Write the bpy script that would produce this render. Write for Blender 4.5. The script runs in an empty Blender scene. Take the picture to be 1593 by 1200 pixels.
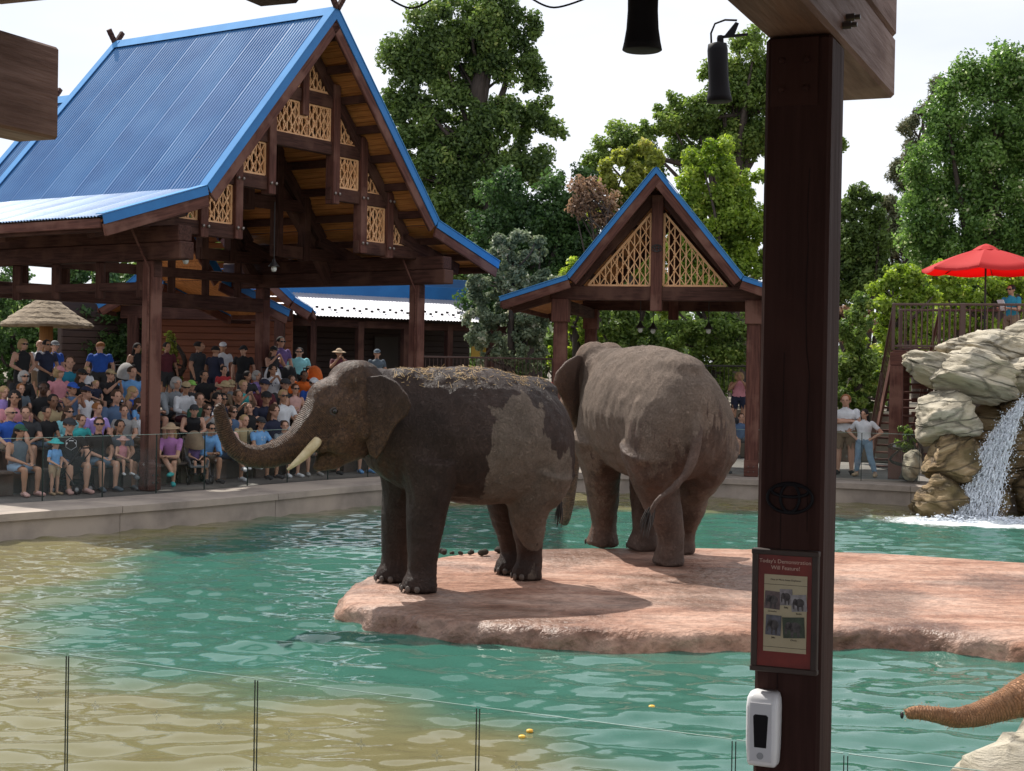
import bpy, bmesh, math, random
import numpy as np
from mathutils import Vector, Matrix, Quaternion, noise as mnoise
R = math.radians
random.seed(7); np.random.seed(7)
scene = bpy.context.scene
COL = scene.collection

# ------------------------------------------------------------------ camera
F_PX, HOR, ROLL, CAM_Z = 2350.0, 574.0, 0.0165, 2.87
PITCH = math.atan((600 - HOR) / F_PX)
cam_d = bpy.data.cameras.new('camera'); cam = bpy.data.objects.new('camera', cam_d); COL.objects.link(cam)
cam_d.sensor_width = 36; cam_d.lens = 36 * F_PX / 1593; cam_d.clip_end = 3000; cam_d.clip_start = 0.1
CAM_M = Matrix.Translation((0, 0, CAM_Z)) @ Matrix.Rotation(R(90) - PITCH, 4, 'X') @ Matrix.Rotation(ROLL, 4, 'Z')
cam.matrix_world = CAM_M
scene.camera = cam
scene.render.resolution_x, scene.render.resolution_y = 1024, 771

# ------------------------------------------------------------------ world, sun, exposure
SUN_EL, SUN_AZ = R(50), R(-32)          # sun stands behind the elephants, to the left
world = bpy.data.worlds.new('World'); scene.world = world; world.use_nodes = True
wn = world.node_tree.nodes; wl = world.node_tree.links
wn.clear()
sky = wn.new('ShaderNodeTexSky'); sky.sky_type = 'NISHITA'; sky.sun_disc = False
sky.sun_elevation = SUN_EL; sky.sun_rotation = SUN_AZ
sky.air_density = 1.0; sky.dust_density = 4.0; sky.ozone_density = 1.0; sky.altitude = 1600
wtc = wn.new('ShaderNodeTexCoord')
wmap = wn.new('ShaderNodeMapping'); wmap.inputs['Scale'].default_value = (1.2, 1.2, 4.5); wmap.inputs['Location'].default_value = (3.1, .4, .2)
wno = wn.new('ShaderNodeTexNoise'); wno.inputs['Scale'].default_value = 2.3; wno.inputs['Detail'].default_value = 5
wra = wn.new('ShaderNodeMapRange'); wra.inputs[1].default_value = .3; wra.inputs[2].default_value = .62; wra.inputs[3].default_value = .62; wra.inputs[4].default_value = .95
wmx = wn.new('ShaderNodeMix'); wmx.data_type = 'RGBA'
wmx.inputs[7].default_value = (9.4, 9.6, 10.15, 1)     # thin bright overcast veil over the blue
bg = wn.new('ShaderNodeBackground'); bg.inputs['Strength'].default_value = 0.1
wo = wn.new('ShaderNodeOutputWorld')
wl.new(wtc.outputs['Generated'], wmap.inputs['Vector']); wl.new(wmap.outputs[0], wno.inputs['Vector'])
wl.new(wno.outputs['Fac'], wra.inputs[0]); wl.new(wra.outputs[0], wmx.inputs[0])
wl.new(sky.outputs[0], wmx.inputs[6]); wl.new(wmx.outputs[2], bg.inputs['Color']); wl.new(bg.outputs[0], wo.inputs[0])
sun_d = bpy.data.lights.new('sun', 'SUN'); sun_d.energy = 5.0; sun_d.angle = R(0.6); sun_d.color = (1, .95, .87)
sun = bpy.data.objects.new('sun', sun_d); COL.objects.link(sun)
sdir = Vector((math.sin(SUN_AZ) * math.cos(SUN_EL), math.cos(SUN_AZ) * math.cos(SUN_EL), math.sin(SUN_EL)))
sun.rotation_euler = sdir.to_track_quat('Z', 'Y').to_euler(); sun.location = sdir * 80
vs = scene.view_settings; vs.view_transform = 'Standard'; vs.look = 'None'; vs.gamma = 1; vs.use_curve_mapping = False
vs.exposure = 0.2
scene.render.engine = 'CYCLES'

# ------------------------------------------------------------------ pixel <-> place
CAM_R = CAM_M.to_3x3()
def ray(px, py):
    d = Vector(((px - 796.5) / F_PX, -(py - 600) / F_PX, -1)); return CAM_R @ d
def P(px, py, Y):
    d = ray(px, py); return Vector((0, 0, CAM_Z)) + d * (Y / d.y)
def G(px, py, z=0.0):
    d = ray(px, py); return Vector((0, 0, CAM_Z)) + d * ((z - CAM_Z) / d.z)
def ppm(Y): return F_PX / Y

# ------------------------------------------------------------------ materials
def C(r, g, b):
    f = lambda v: (v / 255) / 12.92 if v / 255 <= .04045 else ((v / 255 + .055) / 1.055) ** 2.4
    return (f(r), f(g), f(b), 1)
def L(r, g, b): return (r, g, b, 1)
MATS = {}
def mat(name, c1, c2=None, scale=4, stretch=(1, 1, 1), rough=.7, rough2=None, bump=0, bscale=None, metal=0, spec=.5,
        detail=6, lo=.35, hi=.65, c3=None, scale3=1.0, lo3=.5, hi3=.62, coat=0, coord='Object'):
    if name in MATS: return MATS[name]
    m = bpy.data.materials.new(name); m.use_nodes = True; MATS[name] = m
    n = m.node_tree.nodes; l = m.node_tree.links; b = n['Principled BSDF']
    b.inputs['Base Color'].default_value = c1; b.inputs['Roughness'].default_value = rough
    b.inputs['Metallic'].default_value = metal; b.inputs['Specular IOR Level'].default_value = spec
    if coat: b.inputs['Coat Weight'].default_value = coat
    if c2 is None and not bump: return m
    tc = n.new('ShaderNodeTexCoord'); mp = n.new('ShaderNodeMapping'); mp.inputs['Scale'].default_value = stretch
    oi = n.new('ShaderNodeObjectInfo'); va = n.new('ShaderNodeVectorMath'); va.operation = 'ADD'
    mu = n.new('ShaderNodeMath'); mu.operation = 'MULTIPLY'; mu.inputs[1].default_value = 37.0
    l.new(oi.outputs['Random'], mu.inputs[0]); l.new(tc.outputs[coord], va.inputs[0]); l.new(mu.outputs[0], va.inputs[1])
    l.new(va.outputs[0], mp.inputs['Vector'])
    if c2 is not None:
        no = n.new('ShaderNodeTexNoise'); no.inputs['Scale'].default_value = scale; no.inputs['Detail'].default_value = detail
        no.inputs['Roughness'].default_value = .6
        l.new(mp.outputs[0], no.inputs['Vector'])
        mr = n.new('ShaderNodeMapRange'); mr.inputs[1].default_value = lo; mr.inputs[2].default_value = hi
        l.new(no.outputs['Fac'], mr.inputs[0])
        mx = n.new('ShaderNodeMix'); mx.data_type = 'RGBA'; mx.inputs[6].default_value = c1; mx.inputs[7].default_value = c2
        l.new(mr.outputs[0], mx.inputs[0]); out = mx.outputs[2]
        if c3 is not None:
            n3 = n.new('ShaderNodeTexNoise'); n3.inputs['Scale'].default_value = scale3; n3.inputs['Detail'].default_value = 5
            l.new(va.outputs[0], n3.inputs['Vector'])
            m3 = n.new('ShaderNodeMapRange'); m3.inputs[1].default_value = lo3; m3.inputs[2].default_value = hi3
            l.new(n3.outputs['Fac'], m3.inputs[0])
            x3 = n.new('ShaderNodeMix'); x3.data_type = 'RGBA'; x3.inputs[7].default_value = c3
            l.new(out, x3.inputs[6]); l.new(m3.outputs[0], x3.inputs[0]); out = x3.outputs[2]
        l.new(out, b.inputs['Base Color'])
        if rough2 is not None:
            rr = n.new('ShaderNodeMapRange'); rr.inputs[1].default_value = lo; rr.inputs[2].default_value = hi
            rr.inputs[3].default_value = rough; rr.inputs[4].default_value = rough2
            l.new(no.outputs['Fac'], rr.inputs[0]); l.new(rr.outputs[0], b.inputs['Roughness'])
    if bump:
        bn = n.new('ShaderNodeTexNoise'); bn.inputs['Scale'].default_value = bscale or scale * 3; bn.inputs['Detail'].default_value = 6
        l.new(mp.outputs[0], bn.inputs['Vector'])
        bp = n.new('ShaderNodeBump'); bp.inputs['Strength'].default_value = 1; bp.inputs['Distance'].default_value = bump
        l.new(bn.outputs['Fac'], bp.inputs['Height']); l.new(bp.outputs[0], b.inputs['Normal'])
    return m

WOOD = mat('stained_timber', L(.082, .033, .024), L(.036, .015, .0115), 3, (.6, 9, 9), .7, .85, .004, 10, c3=L(.10, .046, .033), scale3=1.3, spec=.22)
WOODR = mat('red_brown_timber', L(.135, .052, .038), L(.068, .027, .021), 3, (.6, 9, 9), .7, .85, .004, 10, c3=L(.17, .08, .06), scale3=1.4, spec=.22)
CEDAR = mat('cedar_boards', L(.62, .25, .07), L(.36, .13, .035), 2.5, (.5, 7, 7), .6, .75, .003, 10)
LATT = mat('lattice_paint', L(.80, .46, .24), L(.68, .34, .15), 3, rough=.6)
BLUE = mat('blue_roof_steel', L(.047, .175, .40), L(.038, .14, .34), 1.2, (1, 1, 1), .42, .55, 0, spec=.5, c3=L(.07, .205, .43), scale3=.5)
BLUET = mat('blue_trim_steel', L(.028, .18, .46), L(.024, .15, .40), 2, rough=.55, spec=.35)
BLUEC = mat('blue_ridge_steel', L(.10, .30, .60), L(.085, .26, .54), 2, rough=.8, spec=.12)
SILVER = mat('galvanised_steel', L(.33, .33, .37), L(.26, .26, .30), 2, rough=.55, metal=.2)
DMETAL = mat('dark_metal', L(.035, .03, .03), rough=.45, metal=.4)
BOLT = mat('bolt_steel', L(.10, .085, .08), rough=.45, metal=.8)
BRONZE = mat('brown_railing_paint', L(.075, .036, .027), rough=.5)
CONC = mat('concrete', L(.34, .28, .235), L(.24, .20, .17), 3, rough=.85, bump=.003, bscale=40, c3=L(.40, .33, .27), scale3=.6)
CONCD = mat('dark_concrete_paving', L(.13, .12, .115), L(.09, .085, .08), 3, rough=.9, bump=.002, bscale=30)
BLACK = mat('black_plastic', L(.009, .008, .010), rough=.6, spec=.15)
WHITE = mat('white_plastic', L(.78, .78, .80), rough=.32)
GREYP = mat('grey_plastic', L(.30, .31, .33), rough=.5)

# ------------------------------------------------------------------ mesh helpers
class MB:
    def __init__(s): s.v = []; s.f = []; s.m = []; s.k = 0
    def add(s, vs, fs):
        o = len(s.v); s.v += [tuple(v) for v in vs]; s.f += [tuple(i + o for i in f) for f in fs]; s.m += [s.k] * len(fs); return s
    def box(s, c, d, rot=None):
        c = Vector(c); x, y, z = d[0] / 2, d[1] / 2, d[2] / 2
        vs = [Vector((a, b, e)) for a in (-x, x) for b in (-y, y) for e in (-z, z)]
        if rot is not None: vs = [rot @ v for v in vs]
        return s.add([v + c for v in vs], [(0, 1, 3, 2), (4, 6, 7, 5), (0, 4, 5, 1), (2, 3, 7, 6), (0, 2, 6, 4), (1, 5, 7, 3)])
    def bar(s, p0, p1, w, h, up=(0, 0, 1)):
        p0, p1 = Vector(p0), Vector(p1); d = p1 - p0
        M = frame(d, up); return s.box((p0 + p1) / 2, (d.length, w, h), M)
    def rings(s, rings, cap=True, closed=True):
        n = len(rings[0]); vs = [v for r in rings for v in r]; fs = []
        for i in range(len(rings) - 1):
            for j in range(n if closed else n - 1):
                a, b = i * n + j, i * n + (j + 1) % n
                fs.append((a, b, b + n, a + n))
        if cap and closed: fs += [tuple(range(n))[::-1], tuple(range((len(rings) - 1) * n, len(rings) * n))]
        return s.add(vs, fs)
    def tube(s, pts, rad, seg=8, cap=True, flat=1.0):
        pts = [Vector(p) for p in pts]; n = len(pts)
        if not hasattr(rad, '__len__'): rad = [rad] * n
        rg = []; t0 = (pts[1] - pts[0]).normalized(); u = t0.orthogonal().normalized()
        for i in range(n):
            t = (pts[min(i + 1, n - 1)] - pts[max(i - 1, 0)]).normalized()
            u = (u - t * u.dot(t)); u = u.normalized() if u.length > 1e-6 else t.orthogonal().normalized()
            w = t.cross(u)
            rg.append([pts[i] + (u * math.cos(a) + w * math.sin(a) * flat) * rad[i] for a in [2 * math.pi * k / seg for k in range(seg)]])
        return s.rings(rg, cap)
    def ell(s, c, r, seg=12, rg=8, rot=None):
        c = Vector(c); R_ = []
        for i in range(rg + 1):
            t = math.pi * (i / rg); t = min(max(t, .05), math.pi - .05)
            row = []
            for k in range(seg):
                a = 2 * math.pi * k / seg
                v = Vector((r[0] * math.sin(t) * math.cos(a), r[1] * math.sin(t) * math.sin(a), -r[2] * math.cos(t)))
                row.append(c + (rot @ v if rot is not None else v))
            R_.append(row)
        return s.rings(R_)
    def lathe(s, prof, c=(0, 0, 0), seg=20, cap=True):
        c = Vector(c)
        return s.rings([[c + Vector((r * math.cos(2 * math.pi * k / seg), r * math.sin(2 * math.pi * k / seg), z)) for k in range(seg)] for r, z in prof], cap)
    def prism(s, poly, axis0, axis1, axis2, o, t):   # polygon (a,b) in plane axis0/axis1 pushed t along axis2
        o, A, B, D = Vector(o), Vector(axis0), Vector(axis1), Vector(axis2)
        n = len(poly); v0 = [o + A * a + B * b for a, b in poly]; v1 = [v + D * t for v in v0]
        return s.add(v0 + v1, [tuple(range(n))[::-1], tuple(range(n, 2 * n))] + [(i, (i + 1) % n, (i + 1) % n + n, i + n) for i in range(n)])
    def mesh(s, name, mats=None, smooth=False, bevel=0, recalc=True):
        me = bpy.data.meshes.new(name); me.from_pydata(s.v, [], s.f)
        for m in (mats or []): me.materials.append(m)
        if mats and len(mats) > 1: me.polygons.foreach_set('material_index', s.m)
        if recalc or bevel:
            b = bmesh.new(); b.from_mesh(me)
            if recalc: bmesh.ops.recalc_face_normals(b, faces=b.faces)
            if bevel: bmesh.ops.bevel(b, geom=list(b.edges), offset=bevel, segments=1, affect='EDGES', profile=.5, clamp_overlap=True)
            b.to_mesh(me); b.free()
        if smooth: me.shade_smooth()
        return me
def frame(d, up=(0, 0, 1)):
    x = Vector(d).normalized(); u = Vector(up)
    if abs(x.dot(u.normalized())) > .999: u = Vector((1, 0, 0)) if abs(x.x) < .9 else Vector((0, 1, 0))
    y = u.cross(x).normalized(); z = x.cross(y)
    return Matrix((x, y, z)).transposed()
WM = {}
def link(o, parent=None, M=None):
    COL.objects.link(o); M = M.copy() if M is not None else Matrix.Identity(4)
    if parent is not None:
        o.parent = parent; o.matrix_parent_inverse = Matrix.Identity(4)
        o.matrix_basis = WM[parent.name].inverted() @ M
    else: o.matrix_basis = M
    WM[o.name] = M
    return o
def tag(o, label=None, cat=None, group=None, kind=None):
    if label: o['label'] = label
    if cat: o['category'] = cat
    if group: o['group'] = group
    if kind: o['kind'] = kind
    return o
def T(x, y=None, z=None): return Matrix.Translation(Vector(x) if y is None else Vector((x, y, z)))
def RZ(a): return Matrix.Rotation(a, 4, 'Z')
def empty(name, M, label=None, cat=None, group=None):
    o = bpy.data.objects.new(name, None); o.empty_display_size = .1
    if not isinstance(M, Matrix): M = T(M)
    return tag(link(o, None, M), label, cat, group)
def obj(name, mb, m, parent=None, M=None, smooth=False, bevel=0, recalc=True):
    me = mb.mesh(name, m if isinstance(m, list) else [m], smooth, bevel, recalc) if isinstance(mb, MB) else mb
    return link(bpy.data.objects.new(name, me), parent, M)
def world_obj(name, mb, m, parent=None, origin=None, smooth=False, bevel=0):
    # vertices are given in world space; the object's origin is put at `origin` (or the centre of the base)
    vs = np.array(mb.v); o = Vector(origin) if origin is not None else Vector(((vs[:, 0].min() + vs[:, 0].max()) / 2, (vs[:, 1].min() + vs[:, 1].max()) / 2, vs[:, 2].min()))
    mb.v = [(v[0] - o.x, v[1] - o.y, v[2] - o.z) for v in mb.v]
    return obj(name, mb, m, parent, T(o), smooth, bevel)
def beam(name, p0, p1, w, h, m, parent=None, up=(0, 0, 1), bevel=.012):
    p0, p1 = Vector(p0), Vector(p1); d = p1 - p0
    mb = MB().box((0, 0, 0), (d.length, w, h))
    return obj(name, mb, m, parent, T((p0 + p1) / 2) @ frame(d, up).to_4x4(), bevel=min(bevel, w * .2, h * .2))
def organic(name, mb, voxel, smooth=4, faces=None, disp=None):
    me = mb.mesh(name + '_src', recalc=True); o = bpy.data.objects.new(name + '_src', me); COL.objects.link(o)
    r = o.modifiers.new('r', 'REMESH'); r.mode = 'VOXEL'; r.voxel_size = voxel
    s = o.modifiers.new('s', 'SMOOTH'); s.iterations = smooth; s.factor = .5
    if faces: d = o.modifiers.new('d', 'DECIMATE'); d.ratio = faces
    dg = bpy.context.evaluated_depsgraph_get(); ev = o.evaluated_get(dg)
    out = bpy.data.meshes.new_from_object(ev); out.name = name
    bpy.data.objects.remove(o); bpy.data.meshes.remove(me)
    out.shade_smooth()
    return out
def smoothpath(pts, n=6):
    # Catmull-Rom through tuples of any length
    A = np.array(pts, float); out = []
    for i in range(len(A) - 1):
        p0, p1, p2, p3 = A[max(i - 1, 0)], A[i], A[i + 1], A[min(i + 2, len(A) - 1)]
        for k in range(n):
            t = k / n
            out.append(.5 * ((2 * p1) + (-p0 + p2) * t + (2 * p0 - 5 * p1 + 4 * p2 - p3) * t * t + (-p0 + 3 * p1 - 3 * p2 + p3) * t ** 3))
    out.append(A[-1]); return np.array(out)
# ================================================================== THE POOL, ITS EDGE, THE DECK AND THE GROUND
DECK_Z, ISL_Z, PLAZA_Z = .45, .22, 1.80
kp = [G(x, y, DECK_Z) for x, y in ((0, 799), (150, 789), (300, 778), (430, 767), (560, 755), (720, 744), (878, 737), (1010, 738), (1150, 745), (1294, 750), (1417, 756))]
kp2 = [(-9.6, 21.2), (-11.5, 17), (-12, 12), (-10.5, 9.2)][::-1] + [(p.x, p.y) for p in kp] + [(11.5, 31.6), (16, 30.5), (22, 29)]
KERB = smoothpath(kp2, 8)
def offset_line(line, d):
    t = np.gradient(line, axis=0); t /= np.linalg.norm(t, axis=1)[:, None]
    nrm = np.stack([-t[:, 1], t[:, 0]], 1)       # left of travel = away from the pool
    return line + nrm * d
def plan_ray(px, py, line):
    d = ray(px, py); d2 = np.array([d.x, d.y]); best = None
    for i in range(len(line) - 1):
        a, b = line[i], line[i + 1]; e = b - a
        den = d2[0] * e[1] - d2[1] * e[0]
        if abs(den) < 1e-9: continue
        s = (a[0] * e[1] - a[1] * e[0]) / den; t = (a[0] * d2[1] - a[1] * d2[0]) / den
        if -.001 <= t <= 1.001 and s > 0 and (best is None or s < best[0]):
            e = e / np.linalg.norm(e); best = (s, a + (b - a) * t, e)
    return best
def ribbon(lo, hi, z0, z1):      # top surface between two plan lines
    mb = MB(); n = len(lo)
    mb.add([(p[0], p[1], z0) for p in lo] + [(p[0], p[1], z1) for p in hi], [(i, i + 1, n + i + 1, n + i) for i in range(n - 1)])
    return mb
def wall_strip(mb, line, z0, z1):
    n = len(line)
    mb.add([(p[0], p[1], z0) for p in line] + [(p[0], p[1], z1) for p in line], [(i, i + 1, n + i + 1, n + i) for i in range(n - 1)])

# kerb: pale coping with a wall down into the water, cast in lengths
KL = len(KERB)
coping = empty('pool_kerb', T(KERB[KL // 2][0], KERB[KL // 2][1], DECK_Z)); tag(coping, kind='structure')
step = 14
in_line, mid_line = offset_line(KERB, .02), offset_line(KERB, 1.42)
for i in range(0, KL - 1, step):
    j = min(i + step, KL - 1)
    a, b = KERB[i:j + 1], mid_line[i:j + 1]
    sh = .006
    def pt(q, z): return [(p[0], p[1], z) for p in q]
    n = len(a)
    e0 = a + (a[::-1] - a) * 0
    prof = []
    out = offset_line(KERB, -.05)[i:j + 1]
    rows = [pt(in_line[i:j + 1], -1.4), pt(in_line[i:j + 1], DECK_Z - .14), pt(out, DECK_Z - .13), pt(out, DECK_Z - .012), pt(a + (b - a) * .03, DECK_Z), pt(b, DECK_Z), pt(b, DECK_Z - .2)]
    # a hair-wide joint between two lengths
    for r_ in rows:
        v0, v1 = Vector(r_[0]), Vector(r_[1]); r_[0] = tuple(v0 + (v1 - v0).normalized() * sh)
        v0, v1 = Vector(r_[-1]), Vector(r_[-2]); r_[-1] = tuple(v0 + (v1 - v0).normalized() * sh)
    mb = MB(); vs = [v for r_ in rows for v in r_]; fs = []
    for k in range(len(rows) - 1):
        for q in range(n - 1): fs.append((k * n + q, k * n + q + 1, (k + 1) * n + q + 1, (k + 1) * n + q))
    fs += [tuple(k * n for k in range(len(rows))), tuple(k * n + n - 1 for k in range(len(rows)))[::-1]]
    mb.add(vs, fs); world_obj('kerb_length', mb, CONC, coping)
# a strip of dark paving, then the ground behind
PAVE = mat('deck_paving', L(.17, .155, .145), L(.12, .11, .10), 2, rough=.9, bump=.002, bscale=40, c3=L(.22, .2, .18), scale3=.4)
dk = ribbon(offset_line(KERB, 1.4), offset_line(KERB, 8.2), DECK_Z - .01, DECK_Z - .01)
tag(world_obj('deck', dk, PAVE), kind='structure')
GRND = mat('ground_earth', L(.20, .17, .13), L(.13, .11, .08), .6, rough=.95, bump=.02, bscale=8)
gl = offset_line(KERB, 6.6)
gi = [(p[0], p[1]) for p in gl]
kA = next(i for i, p in enumerate(gl) if p[0] > 1.0)
gi = [(p[0], p[1] + (0 if i < kA else min(2.5, (i - kA) * .4))) for i, p in enumerate(gi)]
mb = MB(); n = len(gi); vs = [(x, y, DECK_Z - .02) for x, y in gi] + [(x, y + .02, PLAZA_Z) for x, y in gi]
far = []
for i, (x, y) in enumerate(gi):
    a = R(-80) + R(160) * i / (n - 1); far.append((1200 * math.sin(a), 20 + 1200 * math.cos(a), PLAZA_Z))
mb.add(vs + far, [(i, i + 1, n + i + 1, n + i) for i in range(n - 1)] + [(n + i, n + i + 1, 2 * n + i + 1, 2 * n + i) for i in range(n - 1)])
tag(world_obj('ground', mb, GRND), kind='structure')
# ground under everything (pool bed, our own bank, out to the horizon)
mb = MB(); mb.add([(-1500, -1500, -2.2), (1500, -1500, -2.2), (1500, 1500, -2.2), (-1500, 1500, -2.2)], [(0, 1, 2, 3)])
tag(world_obj('terrain', mb, GRND), kind='structure')

# ---- water: shallow sandy shelf along the edges, a deep blue-green basin in the middle
deep_px = [(640, 786), (470, 800), (350, 815), (250, 842), (150, 872), (85, 905), (30, 940), (10, 985), (60, 1035), (200, 1070), (330, 1085), (450, 1100), (560, 1122), (700, 1150), (800, 1185), (900, 1230), (1100, 1290)]
deep = [G(x, y, 0) for x, y in deep_px]
deep = [(p.x, p.y) for p in deep] + [(2.6, 6.9), (6, 6), (12, 8), (17, 18), (16, 26)] + [(G(x, y, 0).x, G(x, y, 0).y) for x, y in ((1700, 812), (1500, 806), (1300, 800), (1100, 795), (960, 790), (800, 783))]
DP = np.array(deep)
def sdist(X, Y):     # signed distance to the deep polygon, positive inside
    d = np.full(X.shape, 1e9); ins = np.zeros(X.shape, bool); n = len(DP)
    for i in range(n):
        a, b = DP[i], DP[(i + 1) % n]; e = b - a
        t = np.clip(((X - a[0]) * e[0] + (Y - a[1]) * e[1]) / (e @ e), 0, 1)
        d = np.minimum(d, np.hypot(X - a[0] - t * e[0], Y - a[1] - t * e[1]))
        c = ((a[1] > Y) != (b[1] > Y)) & (X < (b[0] - a[0]) * (Y - a[1]) / (b[1] - a[1] + 1e-12) + a[0]); ins ^= c
    return np.where(ins, d, -d)
WX, WY = (-12.5, 17.0), (4.0, 37.5)
rng = np.random.RandomState(3)
def wave(X, Y):
    H = np.zeros_like(X)
    for k in range(46):                       # long lazy ripples of many directions, mostly across the view
        lam = .17 * (6.5 ** rng.rand()); th = rng.normal(math.pi / 2 + .12, .55); amp = .0036 * (lam / .5) ** .85
        ph = rng.rand() * 6.28; kx, ky = math.cos(th) * 2 * math.pi / lam, math.sin(th) * 2 * math.pi / lam
        wob = .9 * np.sin(X * .83 * rng.rand() + Y * .6 * rng.rand() + ph)
        mod = .55 + .45 * np.sin(X * (.3 + .5 * rng.rand()) + Y * (.2 + .4 * rng.rand()) + 6.28 * rng.rand())
        H += amp * mod * np.sin(X * kx + Y * ky + ph + wob)
    return H
ny = []                                        # rows get coarser with distance
y = WY[0]
while y < WY[1]: ny.append(y); y += .03 + .0017 * max(0, y - 9)
nx = np.arange(WX[0], WX[1], .075)
X, Y = np.meshgrid(nx, np.array(ny)); H = wave(X, Y)
sd = sdist(X, Y) + .25 * np.sin(X * 1.7 + Y) + .18 * np.sin(X * 3.1 - Y * 2.3)
calm = 1.0
H = H * calm
fall = G(1535, 812, 0)
rr = np.hypot((X - fall.x) * .8, Y - fall.y)
H += .02 * np.exp(-(rr / 1.6) ** 2) * np.sin(rr * 11) + .010 * np.exp(-rr / 4.0) * np.sin(rr * 8.0)
vs = np.stack([X, Y, H], -1).reshape(-1, 3); R_, Cn = X.shape
idx = np.arange(R_ * Cn).reshape(R_, Cn)
fs = np.stack([idx[:-1, :-1], idx[:-1, 1:], idx[1:, 1:], idx[1:, :-1]], -1).reshape(-1, 4)
wm = bpy.data.meshes.new('pool_water'); wm.from_pydata(vs.tolist(), [], fs.tolist()); wm.shade_smooth()
dep = np.clip((sd + .5) / 1.7, 0, 1); dep = dep * dep * (3 - 2 * dep)
at = wm.attributes.new('depth', 'FLOAT', 'POINT'); at.data.foreach_set('value', dep.reshape(-1).astype(np.float32))
foam = np.exp(-(np.hypot((X - fall.x) * .55, (Y - fall.y) * .9) / 1.15) ** 2)
at = wm.attributes.new('foam', 'FLOAT', 'POINT'); at.data.foreach_set('value', foam.reshape(-1).astype(np.float32))
m = bpy.data.materials.new('pool_water'); m.use_nodes = True; n = m.node_tree.nodes; l = m.node_tree.links; b = n['Principled BSDF']
a1 = n.new('ShaderNodeAttribute'); a1.attribute_name = 'depth'; a2 = n.new('ShaderNodeAttribute'); a2.attribute_name = 'foam'
tc = n.new('ShaderNodeTexCoord')
n1 = n.new('ShaderNodeTexNoise'); n1.inputs['Scale'].default_value = .55; n1.inputs['Detail'].default_value = 4; l.new(tc.outputs['Object'], n1.inputs['Vector'])
sand = n.new('ShaderNodeMix'); sand.data_type = 'RGBA'; sand.inputs[6].default_value = L(.20, .18, .085); sand.inputs[7].default_value = L(.27, .235, .12); l.new(n1.outputs['Fac'], sand.inputs[0])
teal = n.new('ShaderNodeMix'); teal.data_type = 'RGBA'; teal.inputs[6].default_value = L(.040, .145, .108); teal.inputs[7].default_value = L(.07, .20, .155); l.new(n1.outputs['Fac'], teal.inputs[0])
mx = n.new('ShaderNodeMix'); mx.data_type = 'RGBA'; l.new(a1.outputs['Fac'], mx.inputs[0]); l.new(sand.outputs[2], mx.inputs[6]); l.new(teal.outputs[2], mx.inputs[7])
fn = n.new('ShaderNodeTexNoise'); fn.inputs['Scale'].default_value = 7; fn.inputs['Detail'].default_value = 8; fn.inputs['Roughness'].default_value = .75; l.new(tc.outputs['Object'], fn.inputs['Vector'])
fm = n.new('ShaderNodeMath'); fm.operation = 'MULTIPLY_ADD'; fm.inputs[1].default_value = 1.5; fm.inputs[2].default_value = -.93
fa = n.new('ShaderNodeMath'); fa.operation = 'ADD'; l.new(a2.outputs['Fac'], fm.inputs[0]); l.new(fm.outputs[0], fa.inputs[0]); l.new(fn.outputs['Fac'], fa.inputs[1])
fr = n.new('ShaderNodeMapRange'); fr.inputs[1].default_value = .05; fr.inputs[2].default_value = .45; l.new(fa.outputs[0], fr.inputs[0])
fx = n.new('ShaderNodeMix'); fx.data_type = 'RGBA'; fx.inputs[7].default_value = L(.85, .9, .92); l.new(mx.outputs[2], fx.inputs[6]); l.new(fr.outputs[0], fx.inputs[0])
l.new(fx.outputs[2], b.inputs['Base Color'])
b.inputs['Roughness'].default_value = .03; b.inputs['IOR'].default_value = 1.333; b.inputs['Specular IOR Level'].default_value = .5
rgh = n.new('ShaderNodeMapRange'); rgh.inputs[3].default_value = .03; rgh.inputs[4].default_value = .6; l.new(fr.outputs[0], rgh.inputs[0]); l.new(rgh.outputs[0], b.inputs['Roughness'])
bn = n.new('ShaderNodeTexNoise'); bn.inputs['Scale'].default_value = 6.5; bn.inputs['Detail'].default_value = 4
bmp = n.new('ShaderNodeMapping'); bmp.inputs['Scale'].default_value = (.55, 1.0, 1); l.new(tc.outputs['Object'], bmp.inputs['Vector']); l.new(bmp.outputs[0], bn.inputs['Vector'])
bp = n.new('ShaderNodeBump'); bp.inputs['Distance'].default_value = .0035; bp.inputs['Strength'].default_value = 1; l.new(bn.outputs['Fac'], bp.inputs['Height']); l.new(bp.outputs[0], b.inputs['Normal'])
df = n.new('ShaderNodeBsdfDiffuse'); l.new(fx.outputs[2], df.inputs['Color']); gs = n.new('ShaderNodeBsdfGlossy'); gs.inputs['Color'].default_value = (1, 1, 1, 1); l.new(rgh.outputs[0], gs.inputs['Roughness']); rgh.inputs[3].default_value = .012; l.new(bp.outputs[0], gs.inputs['Normal']); fz = n.new('ShaderNodeFresnel'); fz.inputs['IOR'].default_value = 1.333; l.new(bp.outputs[0], fz.inputs['Normal'])
tr = n.new('ShaderNodeBsdfTransparent'); tr.inputs['Color'].default_value = (.72, .9, .84, 1)
ms = n.new('ShaderNodeMixShader'); ms.inputs[0].default_value = .26
o_ = n['Material Output']; l.new(df.outputs[0], ms.inputs[1]); l.new(tr.outputs[0], ms.inputs[2]); m5 = n.new('ShaderNodeMixShader'); l.new(fz.outputs[0], m5.inputs[0]); l.new(ms.outputs[0], m5.inputs[1]); l.new(gs.outputs[0], m5.inputs[2]); l.new(m5.outputs[0], o_.inputs['Surface'])
wm.materials.append(m)
water = link(bpy.data.objects.new('water', wm)); tag(water, kind='structure')
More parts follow.
